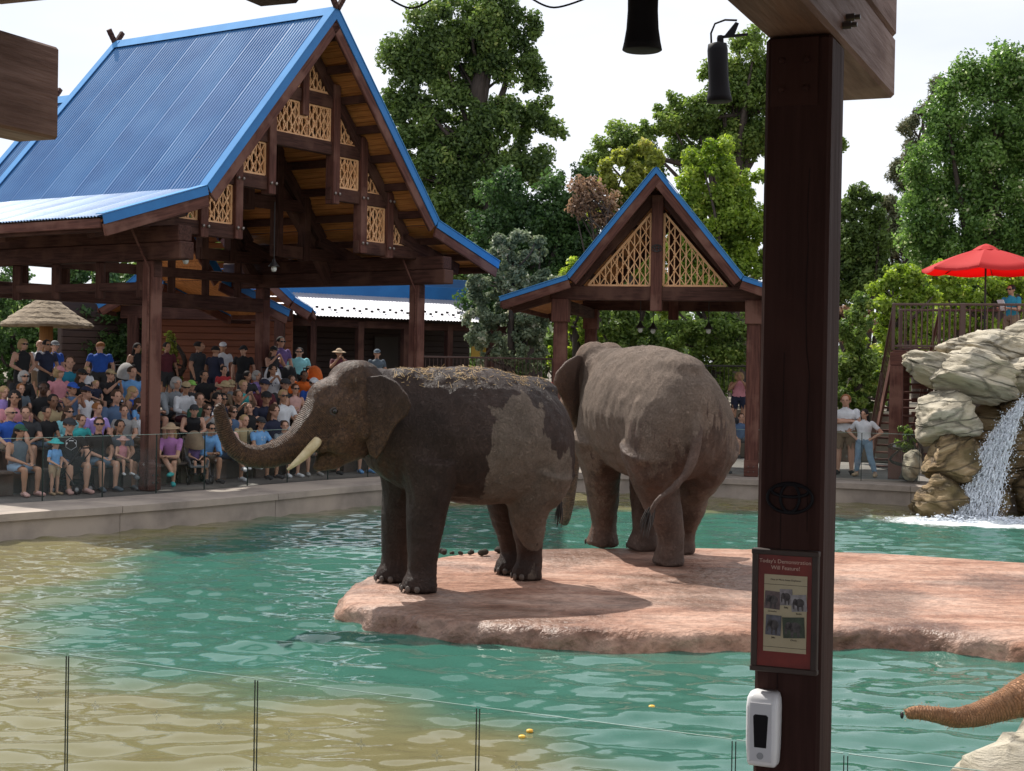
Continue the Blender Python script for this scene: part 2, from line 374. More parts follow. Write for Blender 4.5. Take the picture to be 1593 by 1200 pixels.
# pool bed below it
bx = np.arange(WX[0], WX[1] + .5, .5); by = np.arange(WY[0], WY[1] + .5, .5); BX, BY = np.meshgrid(bx, by)
bd = np.clip((sdist(BX, BY) + .3) / 1.6, 0, 1); BZ = -.28 - 1.25 * bd
mb = MB(); i_ = np.arange(BX.size).reshape(BX.shape)
mb.add(np.stack([BX, BY, BZ], -1).reshape(-1, 3).tolist(), np.stack([i_[:-1, :-1], i_[:-1, 1:], i_[1:, 1:], i_[1:, :-1]], -1).reshape(-1, 4).tolist())
tag(world_obj('pool_bed', mb, mat('pool_sand', L(.36, .31, .19), L(.26, .23, .14), 1.5, rough=.9), smooth=True), kind='structure')

# ---- the island the elephants stand on
isl_px = [(533, 925), (545, 938), (600, 948), (660, 958), (760, 968), (880, 975), (1010, 979), (1175, 981), (1300, 976), (1420, 977), (1520, 987), (1620, 999), (1800, 1010), (2100, 1010), (2300, 960), (2100, 905), (1800, 885), (1593, 874), (1400, 861), (1290, 857), (1170, 853), (1060, 851), (960, 851), (860, 852), (780, 854), (710, 861), (640, 875), (575, 895), (545, 910)]
op = [G(x, y, ISL_Z) for x, y in isl_px]
ol = smoothpath([(p.x, p.y) for p in op] + [(op[0].x, op[0].y)], 7)[:-1]
cx, cy = ol.mean(0)
mb = MB(); N = len(ol)
def nz(x, y, s, k=0): return mnoise.noise(Vector((x * s, y * s, k)))
top = [];
t_ = np.roll(ol, -1, 0) - np.roll(ol, 1, 0); t_ /= np.linalg.norm(t_, axis=1)[:, None]; nr = np.stack([t_[:, 1], -t_[:, 0]], 1)
if ((ol[0] - np.array([cx, cy])) * nr[0]).sum() < 0: nr = -nr
rings_ = []
for off, z, am in ((.22, -.9, .06), (.16, -.25, .09), (.09, -.02, .11), (.055, .06, .11), (.035, .13, .09), (.0, .185, .05), (-.10, .212, .02), (-.45, ISL_Z, .006)):
    rings_.append([(ol[i][0] + nr[i][0] * (off + am * nz(ol[i][0], ol[i][1], 3.1, z * 9) + am * .8 * nz(ol[i][0], ol[i][1], 9, z * 5)),
                    ol[i][1] + nr[i][1] * (off + am * nz(ol[i][0], ol[i][1], 3.1, z * 9) + am * .8 * nz(ol[i][0], ol[i][1], 9, z * 5)),
                    z + am * .35 * nz(ol[i][0], ol[i][1], 5, 3)) for i in range(N)])
for s_ in (.75, .5, .25):
    rings_.append([(cx + (p[0] - cx) * s_, cy + (p[1] - cy) * s_, ISL_Z + .012 * nz(p[0] * s_, p[1] * s_, .9)) for p in rings_[7]])
vs = [v for r_ in rings_ for v in r_] + [(cx, cy, ISL_Z)]; fs = []
for k in range(len(rings_) - 1):
    for i in range(N): fs.append((k * N + i, k * N + (i + 1) % N, (k + 1) * N + (i + 1) % N, (k + 1) * N + i))
k = len(rings_) - 1
for i in range(N): fs.append((k * N + i, k * N + (i + 1) % N, len(vs) - 1))
mb.add(vs, fs)
m = bpy.data.materials.new('red_sandstone_concrete'); m.use_nodes = True; n = m.node_tree.nodes; l = m.node_tree.links; b = n['Principled BSDF']
tc = n.new('ShaderNodeTexCoord'); ge = n.new('ShaderNodeNewGeometry')
n1 = n.new('ShaderNodeTexNoise'); n1.inputs['Scale'].default_value = 1.3; n1.inputs['Detail'].default_value = 7; n1.inputs['Roughness'].default_value = .62
st = n.new('ShaderNodeMapping'); st.inputs['Scale'].default_value = (.6, 1.5, 1); l.new(tc.outputs['Object'], st.inputs['Vector']); l.new(st.outputs[0], n1.inputs['Vector'])
cr = n.new('ShaderNodeValToRGB'); e = cr.color_ramp.elements
e[0].position = .30; e[0].color = L(.19, .09, .058); e[1].position = .72; e[1].color = L(.47, .315, .245)
q = e.new(.42); q.color = L(.29, .15, .10); q = e.new(.56); q.color = L(.40, .245, .18)
l.new(n1.outputs['Fac'], cr.inputs[0])
n2 = n.new('ShaderNodeTexNoise'); n2.inputs['Scale'].default_value = 11; n2.inputs['Detail'].default_value = 8; l.new(tc.outputs['Object'], n2.inputs['Vector'])
m2 = n.new('ShaderNodeMix'); m2.data_type = 'RGBA'; m2.blend_type = 'MULTIPLY'; m2.inputs[0].default_value = .75
g2 = n.new('ShaderNodeMapRange'); g2.inputs[1].default_value = .35; g2.inputs[2].default_value = .58; g2.inputs[3].default_value = .66; g2.inputs[4].default_value = 1.1
l.new(n2.outputs['Fac'], g2.inputs[0]); l.new(cr.outputs[0], m2.inputs[6]); l.new(g2.outputs[0], m2.inputs[7])
n3 = n.new('ShaderNodeTexNoise'); n3.inputs['Scale'].default_value = .5; n3.inputs['Detail'].default_value = 5; l.new(tc.outputs['Object'], n3.inputs['Vector'])
wt = n.new('ShaderNodeMapRange'); wt.inputs[1].default_value = .44; wt.inputs[2].default_value = .53; wt.inputs[3].default_value = .62; wt.inputs[4].default_value = 1.05; l.new(n3.outputs['Fac'], wt.inputs[0]); m4 = n.new('ShaderNodeMix'); m4.data_type = 'RGBA'; m4.blend_type = 'MULTIPLY'; m4.inputs[0].default_value = 1; l.new(m2.outputs[2], m4.inputs[6]); l.new(wt.outputs[0], m4.inputs[7]); l.new(m4.outputs[2], b.inputs['Base Color'])
wr = n.new('ShaderNodeMapRange'); wr.inputs[1].default_value = .42; wr.inputs[2].default_value = .58; wr.inputs[3].default_value = .34; wr.inputs[4].default_value = .9; b.inputs['Specular IOR Level'].default_value = .3
l.new(n3.outputs['Fac'], wr.inputs[0]); l.new(wr.outputs[0], b.inputs['Roughness'])
bp = n.new('ShaderNodeBump'); bp.inputs['Distance'].default_value = .05; bp.inputs['Strength'].default_value = 1; l.new(n2.outputs['Fac'], bp.inputs['Height']); l.new(bp.outputs[0], b.inputs['Normal'])
tag(world_obj('island', mb, m, smooth=True), kind='structure')
# ================================================================== ELEPHANTS  (local: x forward, y left, z up, feet at z = 0)
def in_poly(px, py, poly):
    ins = np.zeros(px.shape, bool); n = len(poly)
    for i in range(n):
        (ax, ay), (bx, by) = poly[i], poly[(i + 1) % n]
        ins ^= ((ay > py) != (by > py)) & (px < (bx - ax) * (py - ay) / (by - ay + 1e-12) + ax)
    return ins
def skin_material(name, dark, dry, pink, pinkamt=.5, tint=None):
    m = bpy.data.materials.new(name); m.use_nodes = True; n = m.node_tree.nodes; l = m.node_tree.links; b = n['Principled BSDF']
    tc = n.new('ShaderNodeTexCoord')
    def attr(a): q = n.new('ShaderNodeAttribute'); q.attribute_name = a; return q.outputs['Fac']
    def noise(s, d=6, r=.6, vec=None):
        q = n.new('ShaderNodeTexNoise'); q.inputs['Scale'].default_value = s; q.inputs['Detail'].default_value = d; q.inputs['Roughness'].default_value = r
        l.new(vec or tc.outputs['Object'], q.inputs['Vector']); return q.outputs['Fac']
    def rng_(v, a, b_, c=0, d=1):
        q = n.new('ShaderNodeMapRange'); q.inputs[1].default_value = a; q.inputs[2].default_value = b_; q.inputs[3].default_value = c; q.inputs[4].default_value = d; l.new(v, q.inputs[0]); return q.outputs[0]
    def mix(f, a, b_, t='MIX'):
        q = n.new('ShaderNodeMix'); q.data_type = 'RGBA'; q.blend_type = t
        for i, v in ((0, f), (6, a), (7, b_)):
            if hasattr(v, 'is_linked'): l.new(v, q.inputs[i])
            else: q.inputs[i].default_value = v
        return q.outputs[2]
    def math_(op, a, b_):
        q = n.new('ShaderNodeMath'); q.operation = op
        for i, v in enumerate((a, b_)):
            if hasattr(v, 'is_linked'): l.new(v, q.inputs[i])
            else: q.inputs[i].default_value = v
        return q.outputs[0]
    stv = n.new('ShaderNodeMapping'); stv.inputs['Scale'].default_value = (1, 1, .16); l.new(tc.outputs['Object'], stv.inputs['Vector'])
    streak = noise(16, 6, .6, stv.outputs[0])
    wet = mix(rng_(noise(2.2), .35, .65), dark, tuple(c * 1.7 for c in dark[:3]) + (1,))
    dryc = mix(rng_(noise(3.2), .3, .7), dry, tuple(c * .62 for c in dry[:3]) + (1,))
    # edge of the dry patch frays downwards like running water
    dm = rng_(math_('ADD', attr('dry'), math_('MULTIPLY', math_('SUBTRACT', streak, .5), 1.1)), .46, .54)
    col = mix(dm, wet, dryc)
    pk = math_('MULTIPLY', attr('pink'), rng_(noise(22, 9, .78), .36, .68))
    col = mix(math_('MULTIPLY', pk, pinkamt), col, pink)
    sp = rng_(noise(48, 5, .65), .36, .62, .80, 1.12)
    q = n.new('ShaderNodeCombineColor')
    for i in range(3): l.new(sp, q.inputs[i])
    col = mix(1.0, col, q.outputs[0], 'MULTIPLY')
    l.new(col, b.inputs['Base Color'])
    l.new(rng_(dm, 0, 1, .50, .85), b.inputs['Roughness'])
    b.inputs['Specular IOR Level'].default_value = .16
    # wrinkles: fine cracked cells, long folds, rings round the trunk
    vo = n.new('ShaderNodeTexVoronoi'); vo.feature = 'DISTANCE_TO_EDGE'; vo.inputs['Scale'].default_value = 24
    wv = n.new('ShaderNodeVectorMath'); wv.operation = 'ADD'; nn = n.new('ShaderNodeTexNoise'); nn.inputs['Scale'].default_value = 5
    l.new(tc.outputs['Object'], nn.inputs['Vector']); l.new(tc.outputs['Object'], wv.inputs[0]); l.new(nn.outputs['Color'], wv.inputs[1]); l.new(wv.outputs[0], vo.inputs['Vector'])
    cell = rng_(vo.outputs['Distance'], 0, .10)
    fold = noise(7, 5, .6, stv.outputs[0])
    ring = math_('MULTIPLY', math_('SINE', math_('MULTIPLY', math_('ADD', attr('along'), math_('MULTIPLY', noise(6, 2), .035)), 270.0), 0.0), rng_(attr('along'), .02, .1, 0, .42))
    h = math_('ADD', math_('ADD', math_('MULTIPLY', cell, .45), math_('MULTIPLY', fold, 1.5)), ring)
    h = math_('ADD', h, math_('MULTIPLY', noise(40, 5, .65), .32))
    bp = n.new('ShaderNodeBump'); bp.inputs['Distance'].default_value = .021; bp.inputs['Strength'].default_value = 1
    l.new(h, bp.inputs['Height']); l.new(bp.outputs[0], b.inputs['Normal'])
    return m
IVORY = mat('ivory', L(.62, .52, .33), L(.40, .30, .15), 6, (1, 1, 1), .4, bump=.002, bscale=30)
NAIL = mat('toenail', L(.085, .064, .05), L(.05, .038, .03), 8, rough=.6)
LID = mat('eyelid_skin', L(.05, .036, .03), L(.03, .02, .017), 20, rough=.7)
EYE = mat('eye_black', L(.012, .008, .006), rough=.08)
HAIR_E = mat('tail_hair', L(.02, .016, .014), rough=.6)
EAR_OUT = [(-.05, .02), (.10, -.10), (.26, -.11), (.42, -.02), (.53, .14), (.56, .27), (.50, .40), (.38, .50), (.30, .64), (.22, .82), (.13, .95), (.05, .88), (-.03, .62), (-.06, .3)]
def elephant(name, M, S, legs, trunk, tail, skin, label, head=(0, 0, 0), ear=(( -.72, .69), .0), dryf=None, tusk=None, belly=1.0, voxel=.023, rear=1.0, group='elephants on the island', eyes=True):
    mb = MB()
    st = [(-1.44, 1.98, 1.62, .20), (-1.36, 2.20, 1.30, .42), (-1.15, 2.40, 1.10, .62), (-.8, 2.54, 1.02, .72), (-.4, 2.63, .98, .78), (0, 2.67, .98, .80), (.4, 2.66, 1.04, .76), (.75, 2.63, 1.12, .64), (1.05, 2.60, 1.26, .52), (1.35, 2.58, 1.45, .42)]
    st = [(s_ if s_ > 0 else s_ * rear, t_, b_, w_) for s_, t_, b_, w_ in st]; sm = smoothpath(st, 3); rg = []
    for s, t, bo, w in sm:
        zc, hh = (t + bo) / 2, (t - bo) / 2; row = []
        for k in range(24):
            a = 2 * math.pi * k / 24; sn, cs = math.sin(a), math.cos(a)
            wy = w * belly * (1 - .16 * max(0, sn)) * (abs(cs) ** .9) * (1 if cs >= 0 else -1)
            row.append(Vector((s, wy, zc + hh * sn)))
        rg.append(row)
    mb.rings(rg)
    # shoulder and haunch masses
    for sd in (1, -1):
        mb.ell((.72, .36 * sd, 1.62), (.40, .26, .62)); mb.ell((-.92 * rear, .36 * sd, 1.55), (.40, .33, .64))
    # hip ridge
    mb.ell((-.85 * rear, 0, 2.36), (.42, .30, .20)); mb.ell((.9, 0, 2.45), (.5, .3, .2))
    for i, (fx, fy) in enumerate(legs):
        sd = 1 if i % 2 == 0 else -1
        if i < 2:
            x0, y0 = .72, .36 * sd
            pts = [(x0, y0, 1.55, .36), (x0 + .25 * (fx - x0), y0 + .3 * (fy - y0), 1.15, .285), (x0 + .55 * (fx - x0), y0 + .6 * (fy - y0), .84, .235), (x0 + .75 * (fx - x0), y0 + .8 * (fy - y0), .60, .205), (x0 + .95 * (fx - x0), fy, .34, .175), (fx, fy, .2, .18), (fx + .02, fy, .1, .215), (fx + .03, fy, .01, .225)]
        else:
            x0, y0 = -.92 * rear, .36 * sd
            pts = [(x0, y0, 1.5, .42), (x0 + .10 + .25 * (fx - x0), y0 + .3 * (fy - y0), 1.12, .33), (x0 + .10 + .5 * (fx - x0), y0 + .55 * (fy - y0), .88, .255), (x0 + .04 + .7 * (fx - x0), y0 + .8 * (fy - y0), .62, .205), (x0 - .01 + .95 * (fx - x0), fy, .38, .168), (fx - .01, fy, .2, .165), (fx + .02, fy, .1, .195), (fx + .03, fy, .01, .20)]
        q = smoothpath(pts, 4); mb.tube([p[:3] for p in q], [p[3] for p in q], 16)
    # head: built about the neck joint, then turned
    hm = MB()
    mb.ell((1.25, 0, 2.28), (.42, .37, .36)); hm.ell((.18, 0, 2.12), (.50, .36, .48)); hm.ell((.02, .13, 2.47), (.30, .23, .26)); hm.ell((.02, -.13, 2.47), (.30, .23, .26))
    hm.ell((.40, 0, 2.28), (.22, .25, .26)); hm.ell((.50, 0, 2.02), (.24, .25, .32)); hm.ell((.16, 0, 1.80), (.34, .27, .27)); hm.ell((.38, 0, 1.60), (.22, .12, .13)); hm.ell((.54, 0, 1.53), (.10, .07, .07))
    for sd in (1, -1):
        hm.ell((.34, .22 * sd, 1.86), (.22, .13, .20)); hm.ell((.42, .20 * sd, 2.25), (.14, .10, .07)); hm.ell((.56, .17 * sd, 1.84), (.15, .10, .15)); hm.ell((.06, .28 * sd, 1.98), (.18, .09, .20))
    hp = Matrix.Translation((1.50, 0, 0)) @ Matrix.Translation((0, 0, 2.1)) @ Matrix.Rotation(head[0], 4, 'Z') @ Matrix.Rotation(head[1], 4, 'Y') @ Matrix.Translation((0, 0, -2.1))
    hm.v = [tuple(hp @ Vector(v)) for v in hm.v]
    # ears
    (ex, ey), curl = ear; earm = []
    for sd in (1, -1):
        u = Vector((ex, ey * sd, 0)).normalized(); nn = Vector((-u.y, u.x, 0)) * sd
        front, back = [], []
        for a, bq in [(q0 * 1.12, q1 * .92) for q0, q1 in EAR_OUT]:
            p = Vector((.06, .29 * sd, 2.44)) + u * a + Vector((0, 0, -bq)) + nn * (-.16 * a * a + curl * bq * .3 + .035 * math.sin(7 * a + 4 * bq)) + Vector((0, .05 * sd * math.sin(bq * 5), 0))
            front.append(p + nn * .022); back.append(p - nn * .022)
        n_ = len(front); cf, cb = sum(front, Vector()) / n_, sum(back, Vector()) / n_
        vs = front + back + [cf + nn * .02 , cb + nn * .02]; f = []
        for i in range(n_):
            j = (i + 1) % n_; f += [(i, j, 2 * n_), (j + n_, i + n_, 2 * n_ + 1), (i, i + n_, j + n_, j)]
        em = MB().add([hp @ v for v in vs], f); earm.append(em); mb.ell(hp @ Vector((.04, .31 * sd, 2.24)), (.10, .07, .26))
    mb.add(hm.v, hm.f)
    tq = smoothpath(trunk, 6); mb.tube([p[:3] for p in tq], [p[3] for p in tq], 16)
    tl = smoothpath(tail, 5); mb.tube([p[:3] for p in tl], [p[3] for p in tl], 10, flat=1)
    me = organic(name + '_body', mb, voxel, 16)
    co = np.empty(len(me.vertices) * 3); me.vertices.foreach_get('co', co); co = co.reshape(-1, 3)
    # soft folds: low-frequency swelling of the hide
    no = np.empty(len(me.vertices) * 3); me.vertices.foreach_get('normal', no); no = no.reshape(-1, 3)
    dsp = np.array([.010 * mnoise.noise(Vector((c[0] * 3, c[1] * 3, c[2] * 2))) + .006 * mnoise.noise(Vector((c[0] * 9, c[1] * 9, c[2] * 3.2))) for c in co])
    # sag of skin behind the elbow, ribs
    rib = .006 * np.sin(co[:, 0] * 22 + co[:, 2] * 2) * np.clip((np.abs(co[:, 1]) - .45) * 4, 0, 1) * np.exp(-((co[:, 0]) / .55) ** 2) * np.exp(-((co[:, 2] - 1.8) / .4) ** 2)
    # deep creases: upright folds on the flanks, level ones round the legs and knees
    def ridge(c, k): return -abs(mnoise.noise(Vector((c[0] * k[0], c[1] * k[1], c[2] * k[2]))))
    legm = np.clip((1.05 - co[:, 2]) / .25, 0, 1)
    crs = np.array([(1 - q) * (.026 * ridge(c, (5.5, 5.5, 1.1)) + .012 * ridge(c, (11, 11, 4))) + q * (.012 * ridge(c, (3, 3, 13)) + .008 * ridge(c, (9, 9, 5))) for c, q in zip(co, legm)])
    crs = (crs + .006) * np.where(co[:, 0] > 1.6, .45, 1)
    co2 = co + no * (dsp + rib + crs)[:, None]; me.vertices.foreach_set('co', co2.reshape(-1))
    tp = tq[:, :3]; seg = np.r_[0, np.cumsum(np.linalg.norm(np.diff(tp, axis=0), axis=1))]
    d2 = ((co[:, None, :] - tp[None]) ** 2).sum(-1); nb = d2.argmin(1); close = np.sqrt(d2.min(1)) < tq[nb, 3] * 1.25 + .02
    along = np.where(close, seg[nb], 0)
    # smooth interpolation along the path so that rings are not stepped
    nb2 = np.clip(nb, 1, len(tp) - 2); tv = tp[nb2 + 1] - tp[nb2 - 1]; tv /= np.linalg.norm(tv, axis=1)[:, None]
    along = np.where(close, seg[nb] + ((co - tp[nb]) * tv).sum(1), 0); along = np.clip(along, 0, None)
    pink = np.clip((co[:, 0] - 1.25) / .35, 0, 1) * np.clip(1.25 - .55 * (co[:, 2] - 1.3), .25, 1)
    pink = np.maximum(pink, .55 * np.clip((co[:, 0] - 1.0) / .3, 0, 1) * np.clip((2.0 - co[:, 2]) / .6, 0, 1))
    dry = dryf(co) if dryf else np.zeros(len(co))
    for an, ar in (('along', along), ('pink', pink), ('dry', dry)):
        a = me.attributes.new(an, 'FLOAT', 'POINT'); a.data.foreach_set('value', ar.astype(np.float32))
    me.materials.append(skin)
    root = empty(name, M @ Matrix.Scale(S, 4), label, 'elephant', group)
    W = M @ Matrix.Scale(S, 4)
    obj('body', me, None, root, W)
    for em in earm:
        e = organic('ear', em, .014, 5); ec = np.empty(len(e.vertices) * 3); e.vertices.foreach_get('co', ec); ec = ec.reshape(-1, 3)
        zt, zb = ec[:, 2].max(), ec[:, 2].min(); back = (ec[:, 0].max() - ec[:, 0]) / (np.ptp(ec[:, 0]) + 1e-6)
        pk = np.clip((zt - ec[:, 2]) / (zt - zb) * 1.1 - .1 + .35 * (back - .5), 0.05, 1)
        for an, ar in (('along', np.zeros(len(ec))), ('pink', pk), ('dry', np.full(len(ec), .30))): a = e.attributes.new(an, 'FLOAT', 'POINT'); a.data.foreach_set('value', ar.astype(np.float32))
        e.materials.append(skin); obj('ear', e, None, root, W)
    if eyes:
        for sd in (1, -1):
            e = MB().ell((0, 0, 0), (.036, .03, .034), 12, 8); obj('eye', e, EYE, root, W @ hp @ T(.40, .295 * sd, 2.17), smooth=True)
            lid = [(.40 + .052 * math.cos(a), (.298 - .016 * abs(math.cos(a))) * sd, 2.17 + .042 * math.sin(a)) for a in np.linspace(0, 2 * math.pi, 15)]
            obj('eyelid', MB().tube(lid, .015, 6, cap=False), LID, root, W @ hp, smooth=True)
    for i, (fx, fy) in enumerate(legs):
        for k, a in enumerate((-52, -20, 12, 44) if i > 1 else (-60, -30, 0, 30, 60)):
            r_ = .195 if i > 1 else .225
            t = MB().ell((0, 0, 0), (.016, .036, .040), 10, 6)
            obj('toenail', t, NAIL, root, W @ T(fx + .025 + r_ * math.cos(R(a)), fy + r_ * math.sin(R(a)), .055) @ Matrix.Rotation(R(a), 4, 'Z'), smooth=True)
    if tusk:
        for sd in tusk[1]:
            q = smoothpath([(p[0], p[1] * sd, p[2], p[3]) for p in tusk[0]], 5)
            obj('tusk', MB().tube([p[:3] for p in q], [p[3] for p in q], 12), IVORY, root, W, smooth=True)
    e = tail[-1]; e0 = tail[-2]; d = (Vector(e[:3]) - Vector(e0[:3])).normalized()
    tb = MB()
    for k in range(26):
        o = Vector((random.gauss(0, .015), random.gauss(0, .02), random.gauss(0, .02)))
        p0 = Vector(e[:3]) - d * random.uniform(.02, .16) + o; p1 = p0 + d * random.uniform(.10, .24) + Vector((0, 0, -.04)) + o * .6
        tb.tube([p0, (p0 + p1) / 2 + o * .2, p1], [.008, .007, .002], 4)
    tag(obj('tail_tuft', tb, HAIR_E, root, W), kind='stuff')
    return root, W, me
def sag(M, S, px, py, y=0.0):      # pixel -> local point in the plane y = const of an animal
    Mi = (M @ Matrix.Scale(S, 4)).inverted(); o = Mi @ Vector((0, 0, CAM_Z)); d = Mi.to_3x3() @ ray(px, py)
    t = (y - o.y) / d.y; p = o + d * t; return (p.x, p.z)

# ---- elephant one: side on, trunk curled up, wet and dark with a dry patch on its flank
H1 = R(180 + 27); C1 = (-.46, 18.45)
M1 = T(C1[0], C1[1], ISL_Z) @ RZ(H1); S1 = 1.0
tp1 = [(512, 640, .235, .03), (492, 662, .225, .0), (468, 686, .185, .0), (440, 702, .155, .0), (410, 711, .127, .0), (383, 708, .112, .0), (362, 694, .10, .0), (350, 672, .088, .0), (344, 650, .075, .0), (341, 637, .062, .0), (347, 629, .05, .0)]
tr1 = []
for x, y, r, yy in tp1:
    a, b = sag(M1, S1, x, y, yy); tr1.append((a, yy, b, r * 1.1))
tail1 = [(-1.18, 0, 2.0, .07), (-1.27, 0, 1.7, .045), (-1.29, -.02, 1.3, .034), (-1.26, -.05, 1.0, .03), (-1.25, -.07, .86, .028)]
t0 = sag(M1, S1, 489, 692, .24); t1 = sag(M1, S1, 470, 712, .27); t2 = sag(M1, S1, 447, 731, .25)
tusk1 = ([(t0[0] - .05, .22, t0[1] + .05, .055), (t0[0], .24, t0[1], .06), (t1[0], .27, t1[1], .05), (t2[0], .25, t2[1], .016)], (1, -1))
pp = [(770, 640), (800, 622), (822, 617), (838, 634), (852, 628), (856, 700), (872, 712), (895, 690), (905, 800), (860, 930), (760, 930), (775, 800), (760, 730), (762, 680)]
pl = [sag(M1, S1, x, y, .72) for x, y in pp]
def dry1(co):
    d = np.zeros(len(co)); ins = in_poly(co[:, 0], co[:, 2], pl) & (co[:, 1] > .02)
    # soft edge
    e = np.full(len(co), 9.0)
    for i in range(len(pl)):
        a, b = np.array(pl[i]), np.array(pl[(i + 1) % len(pl)]); v = b - a
        t = np.clip(((co[:, 0] - a[0]) * v[0] + (co[:, 2] - a[1]) * v[1]) / (v @ v), 0, 1)
        e = np.minimum(e, np.hypot(co[:, 0] - a[0] - t * v[0], co[:, 2] - a[1] - t * v[1]))
    wob = np.array([.10 * mnoise.noise(Vector(c) * 4.0) + .05 * mnoise.noise(Vector(c) * 11) for c in co]); s = np.where(ins, e, -e) + wob; d = np.clip(.5 + s * 5, 0, 1)
    d = np.where((co[:, 0] < -1.2) & (co[:, 2] < 1.45), 0, d); hd = .24 * np.clip((co[:, 0] - 1.2) / .25, 0, 1) + .22 * np.clip((co[:, 2] - 2.3) / .2, 0, 1) * (co[:, 0] < 1.2)
    return np.maximum(d, hd)
SK1 = skin_material('wet_elephant_hide', L(.034, .021, .0165), L(.19, .145, .113), L(.34, .175, .085), .5)
fl = [(-1.05, .0)]
def footloc(M, S, px, py):
    p = (M @ Matrix.Scale(S, 4)).inverted() @ G(px, py, ISL_Z); return (p.x, p.y)
legs1 = [footloc(M1, S1, 655, 921), footloc(M1, S1, 614, 905), footloc(M1, S1, 822, 902), footloc(M1, S1, 796, 893)]
E1, W1, me1 = elephant('elephant', M1, S1, legs1, tr1, tail1, SK1, 'dark wet elephant standing side on with its trunk curled up and straw on its back', dryf=dry1, tusk=tusk1, head=(0, R(6), 0), ear=((-.70, .71), .05), rear=.87)
# straw strewn along its back
me1.calc_loop_triangles()
co = np.empty(len(me1.vertices) * 3); me1.vertices.foreach_get('co', co); co = co.reshape(-1, 3)
no = np.empty(len(me1.vertices) * 3); me1.vertices.foreach_get('normal', no); no = no.reshape(-1, 3)
cand = np.where((co[:, 2] > 2.34) & (co[:, 0] < 1.15) & (co[:, 0] > -1.15) & (no[:, 2] > .2))[0]
mb = MB(); rs = np.random.RandomState(5)
for k in range(2200):
    i = rs.choice(cand)
    if mnoise.noise(Vector(co[i]) * 5) < rs.uniform(-.55, .25): continue
    if rs.rand() > np.clip((co[i][2] - 2.36) / .26, .03, 1) ** 1.3: continue
    nrm = Vector(no[i]); p = Vector(co[i]) + nrm * rs.uniform(.001, .008); a = rs.rand() * 6.28
    t = nrm.orthogonal().normalized(); t = Quaternion(nrm, a) @ t; t = (t + nrm * rs.normal(.02, .10)).normalized()
    ln = .02 + .09 * rs.rand() ** 2; mb.bar(p, p + t * ln, rs.uniform(.0025, .006), .003, nrm)
STRAW = mat('straw', L(.58, .40, .19), L(.34, .21, .09), 30, rough=.7)
tag(obj('straw', mb, STRAW, E1, W1), kind='stuff')

# ---- elephant two: seen from behind, tail swung to the left
H2 = R(90 + 20); C2 = (1.93, 21.35); S2 = 1.13
M2 = T(C2[0], C2[1], ISL_Z) @ RZ(H2)
legs2 = [footloc(M2, S2, 938, 850), footloc(M2, S2, 1003, 856), footloc(M2, S2, 1042, 880), footloc(M2, S2, 1060, 862)]
def tailpt(px, py, back, r):
    Mi = (M2 @ Matrix.Scale(S2, 4)).inverted(); o = Mi @ Vector((0, 0, CAM_Z)); d = Mi.to_3x3() @ ray(px, py); t = (back - o.x) / d.x; p = o + d * t; return (back, p.y, p.z, r)
tail2 = [tailpt(1078, 632, -1.30, .12), tailpt(1084, 672, -1.46, .085), tailpt(1079, 708, -1.52, .07), tailpt(1066, 738, -1.54, .058), tailpt(1045, 762, -1.55, .048), tailpt(1024, 778, -1.55, .038), tailpt(1012, 796, -1.54, .034), tailpt(1008, 810, -1.53, .032)]
tr2 = [(2.02, 0, 2.0, .24), (2.25, 0, 1.75, .21), (2.38, .02, 1.4, .17), (2.42, .05, 1.0, .135), (2.40, .08, .6, .105), (2.42, .1, .3, .085), (2.52, .1, .18, .07)]
def dry2(co):
    st_ = np.array([mnoise.noise(Vector((c[0] * 2.2, c[1] * 2.2, c[2] * .5))) for c in co])
    d = .62 + .3 * st_ + .25 * np.clip((co[:, 2] - 1.6) / .8, -1, 1)
    low = np.clip((1.75 - co[:, 2]) / .5, 0, 1) * np.clip((-.7 - co[:, 0]) / .3, 0, 1) * np.clip(1 - np.abs(co[:, 1] - .05) / .5, 0, 1)
    return np.clip(d - .55 * low, 0, 1)
SK2 = skin_material('dusty_elephant_hide', L(.085, .056, .044), L(.215, .16, .125), L(.44, .22, .12), .55)
E2, W2, me2 = elephant('elephant', M2, S2, legs2, tr2, tail2, SK2, 'dusty brown elephant seen from behind with its tail swung aside', dryf=dry2, head=(R(14), 0, 0), ear=((-.55, .83), -.1), belly=.91, tusk=([(2.0, .22, 1.78, .06), (2.25, .27, 1.5, .05), (2.4, .27, 1.42, .018)], (1, -1)))
# ================================================================== PAVILION OVER THE CROWD (local x across the gable, y back along the ridge, z = height above the water)
TH = R(33.95); PA = (-3.80, 31.5)
PM = Matrix(((math.sin(TH), -math.cos(TH), 0, PA[0]), (math.cos(TH), math.sin(TH), 0, PA[1]), (0, 0, 1, 0), (0, 0, 0, 1)))
def clip_line(p, d, poly):      # part of an infinite line inside a convex polygon
    t0, t1 = -1e9, 1e9; n = len(poly)
    ar = sum(poly[i][0] * poly[(i + 1) % n][1] - poly[(i + 1) % n][0] * poly[i][1] for i in range(n)); sg = 1 if ar > 0 else -1
    for i in range(n):
        a, b = poly[i], poly[(i + 1) % n]; nx_, ny_ = -(b[1] - a[1]) * sg, (b[0] - a[0]) * sg
        den = nx_ * d[0] + ny_ * d[1]; num = nx_ * (p[0] - a[0]) + ny_ * (p[1] - a[1])
        if abs(den) < 1e-9:
            if num < 0: return None
        else:
            t = -num / den
            if den > 0: t0 = max(t0, t)
            else: t1 = min(t1, t)
    return (t0, t1) if t1 - t0 > .03 else None
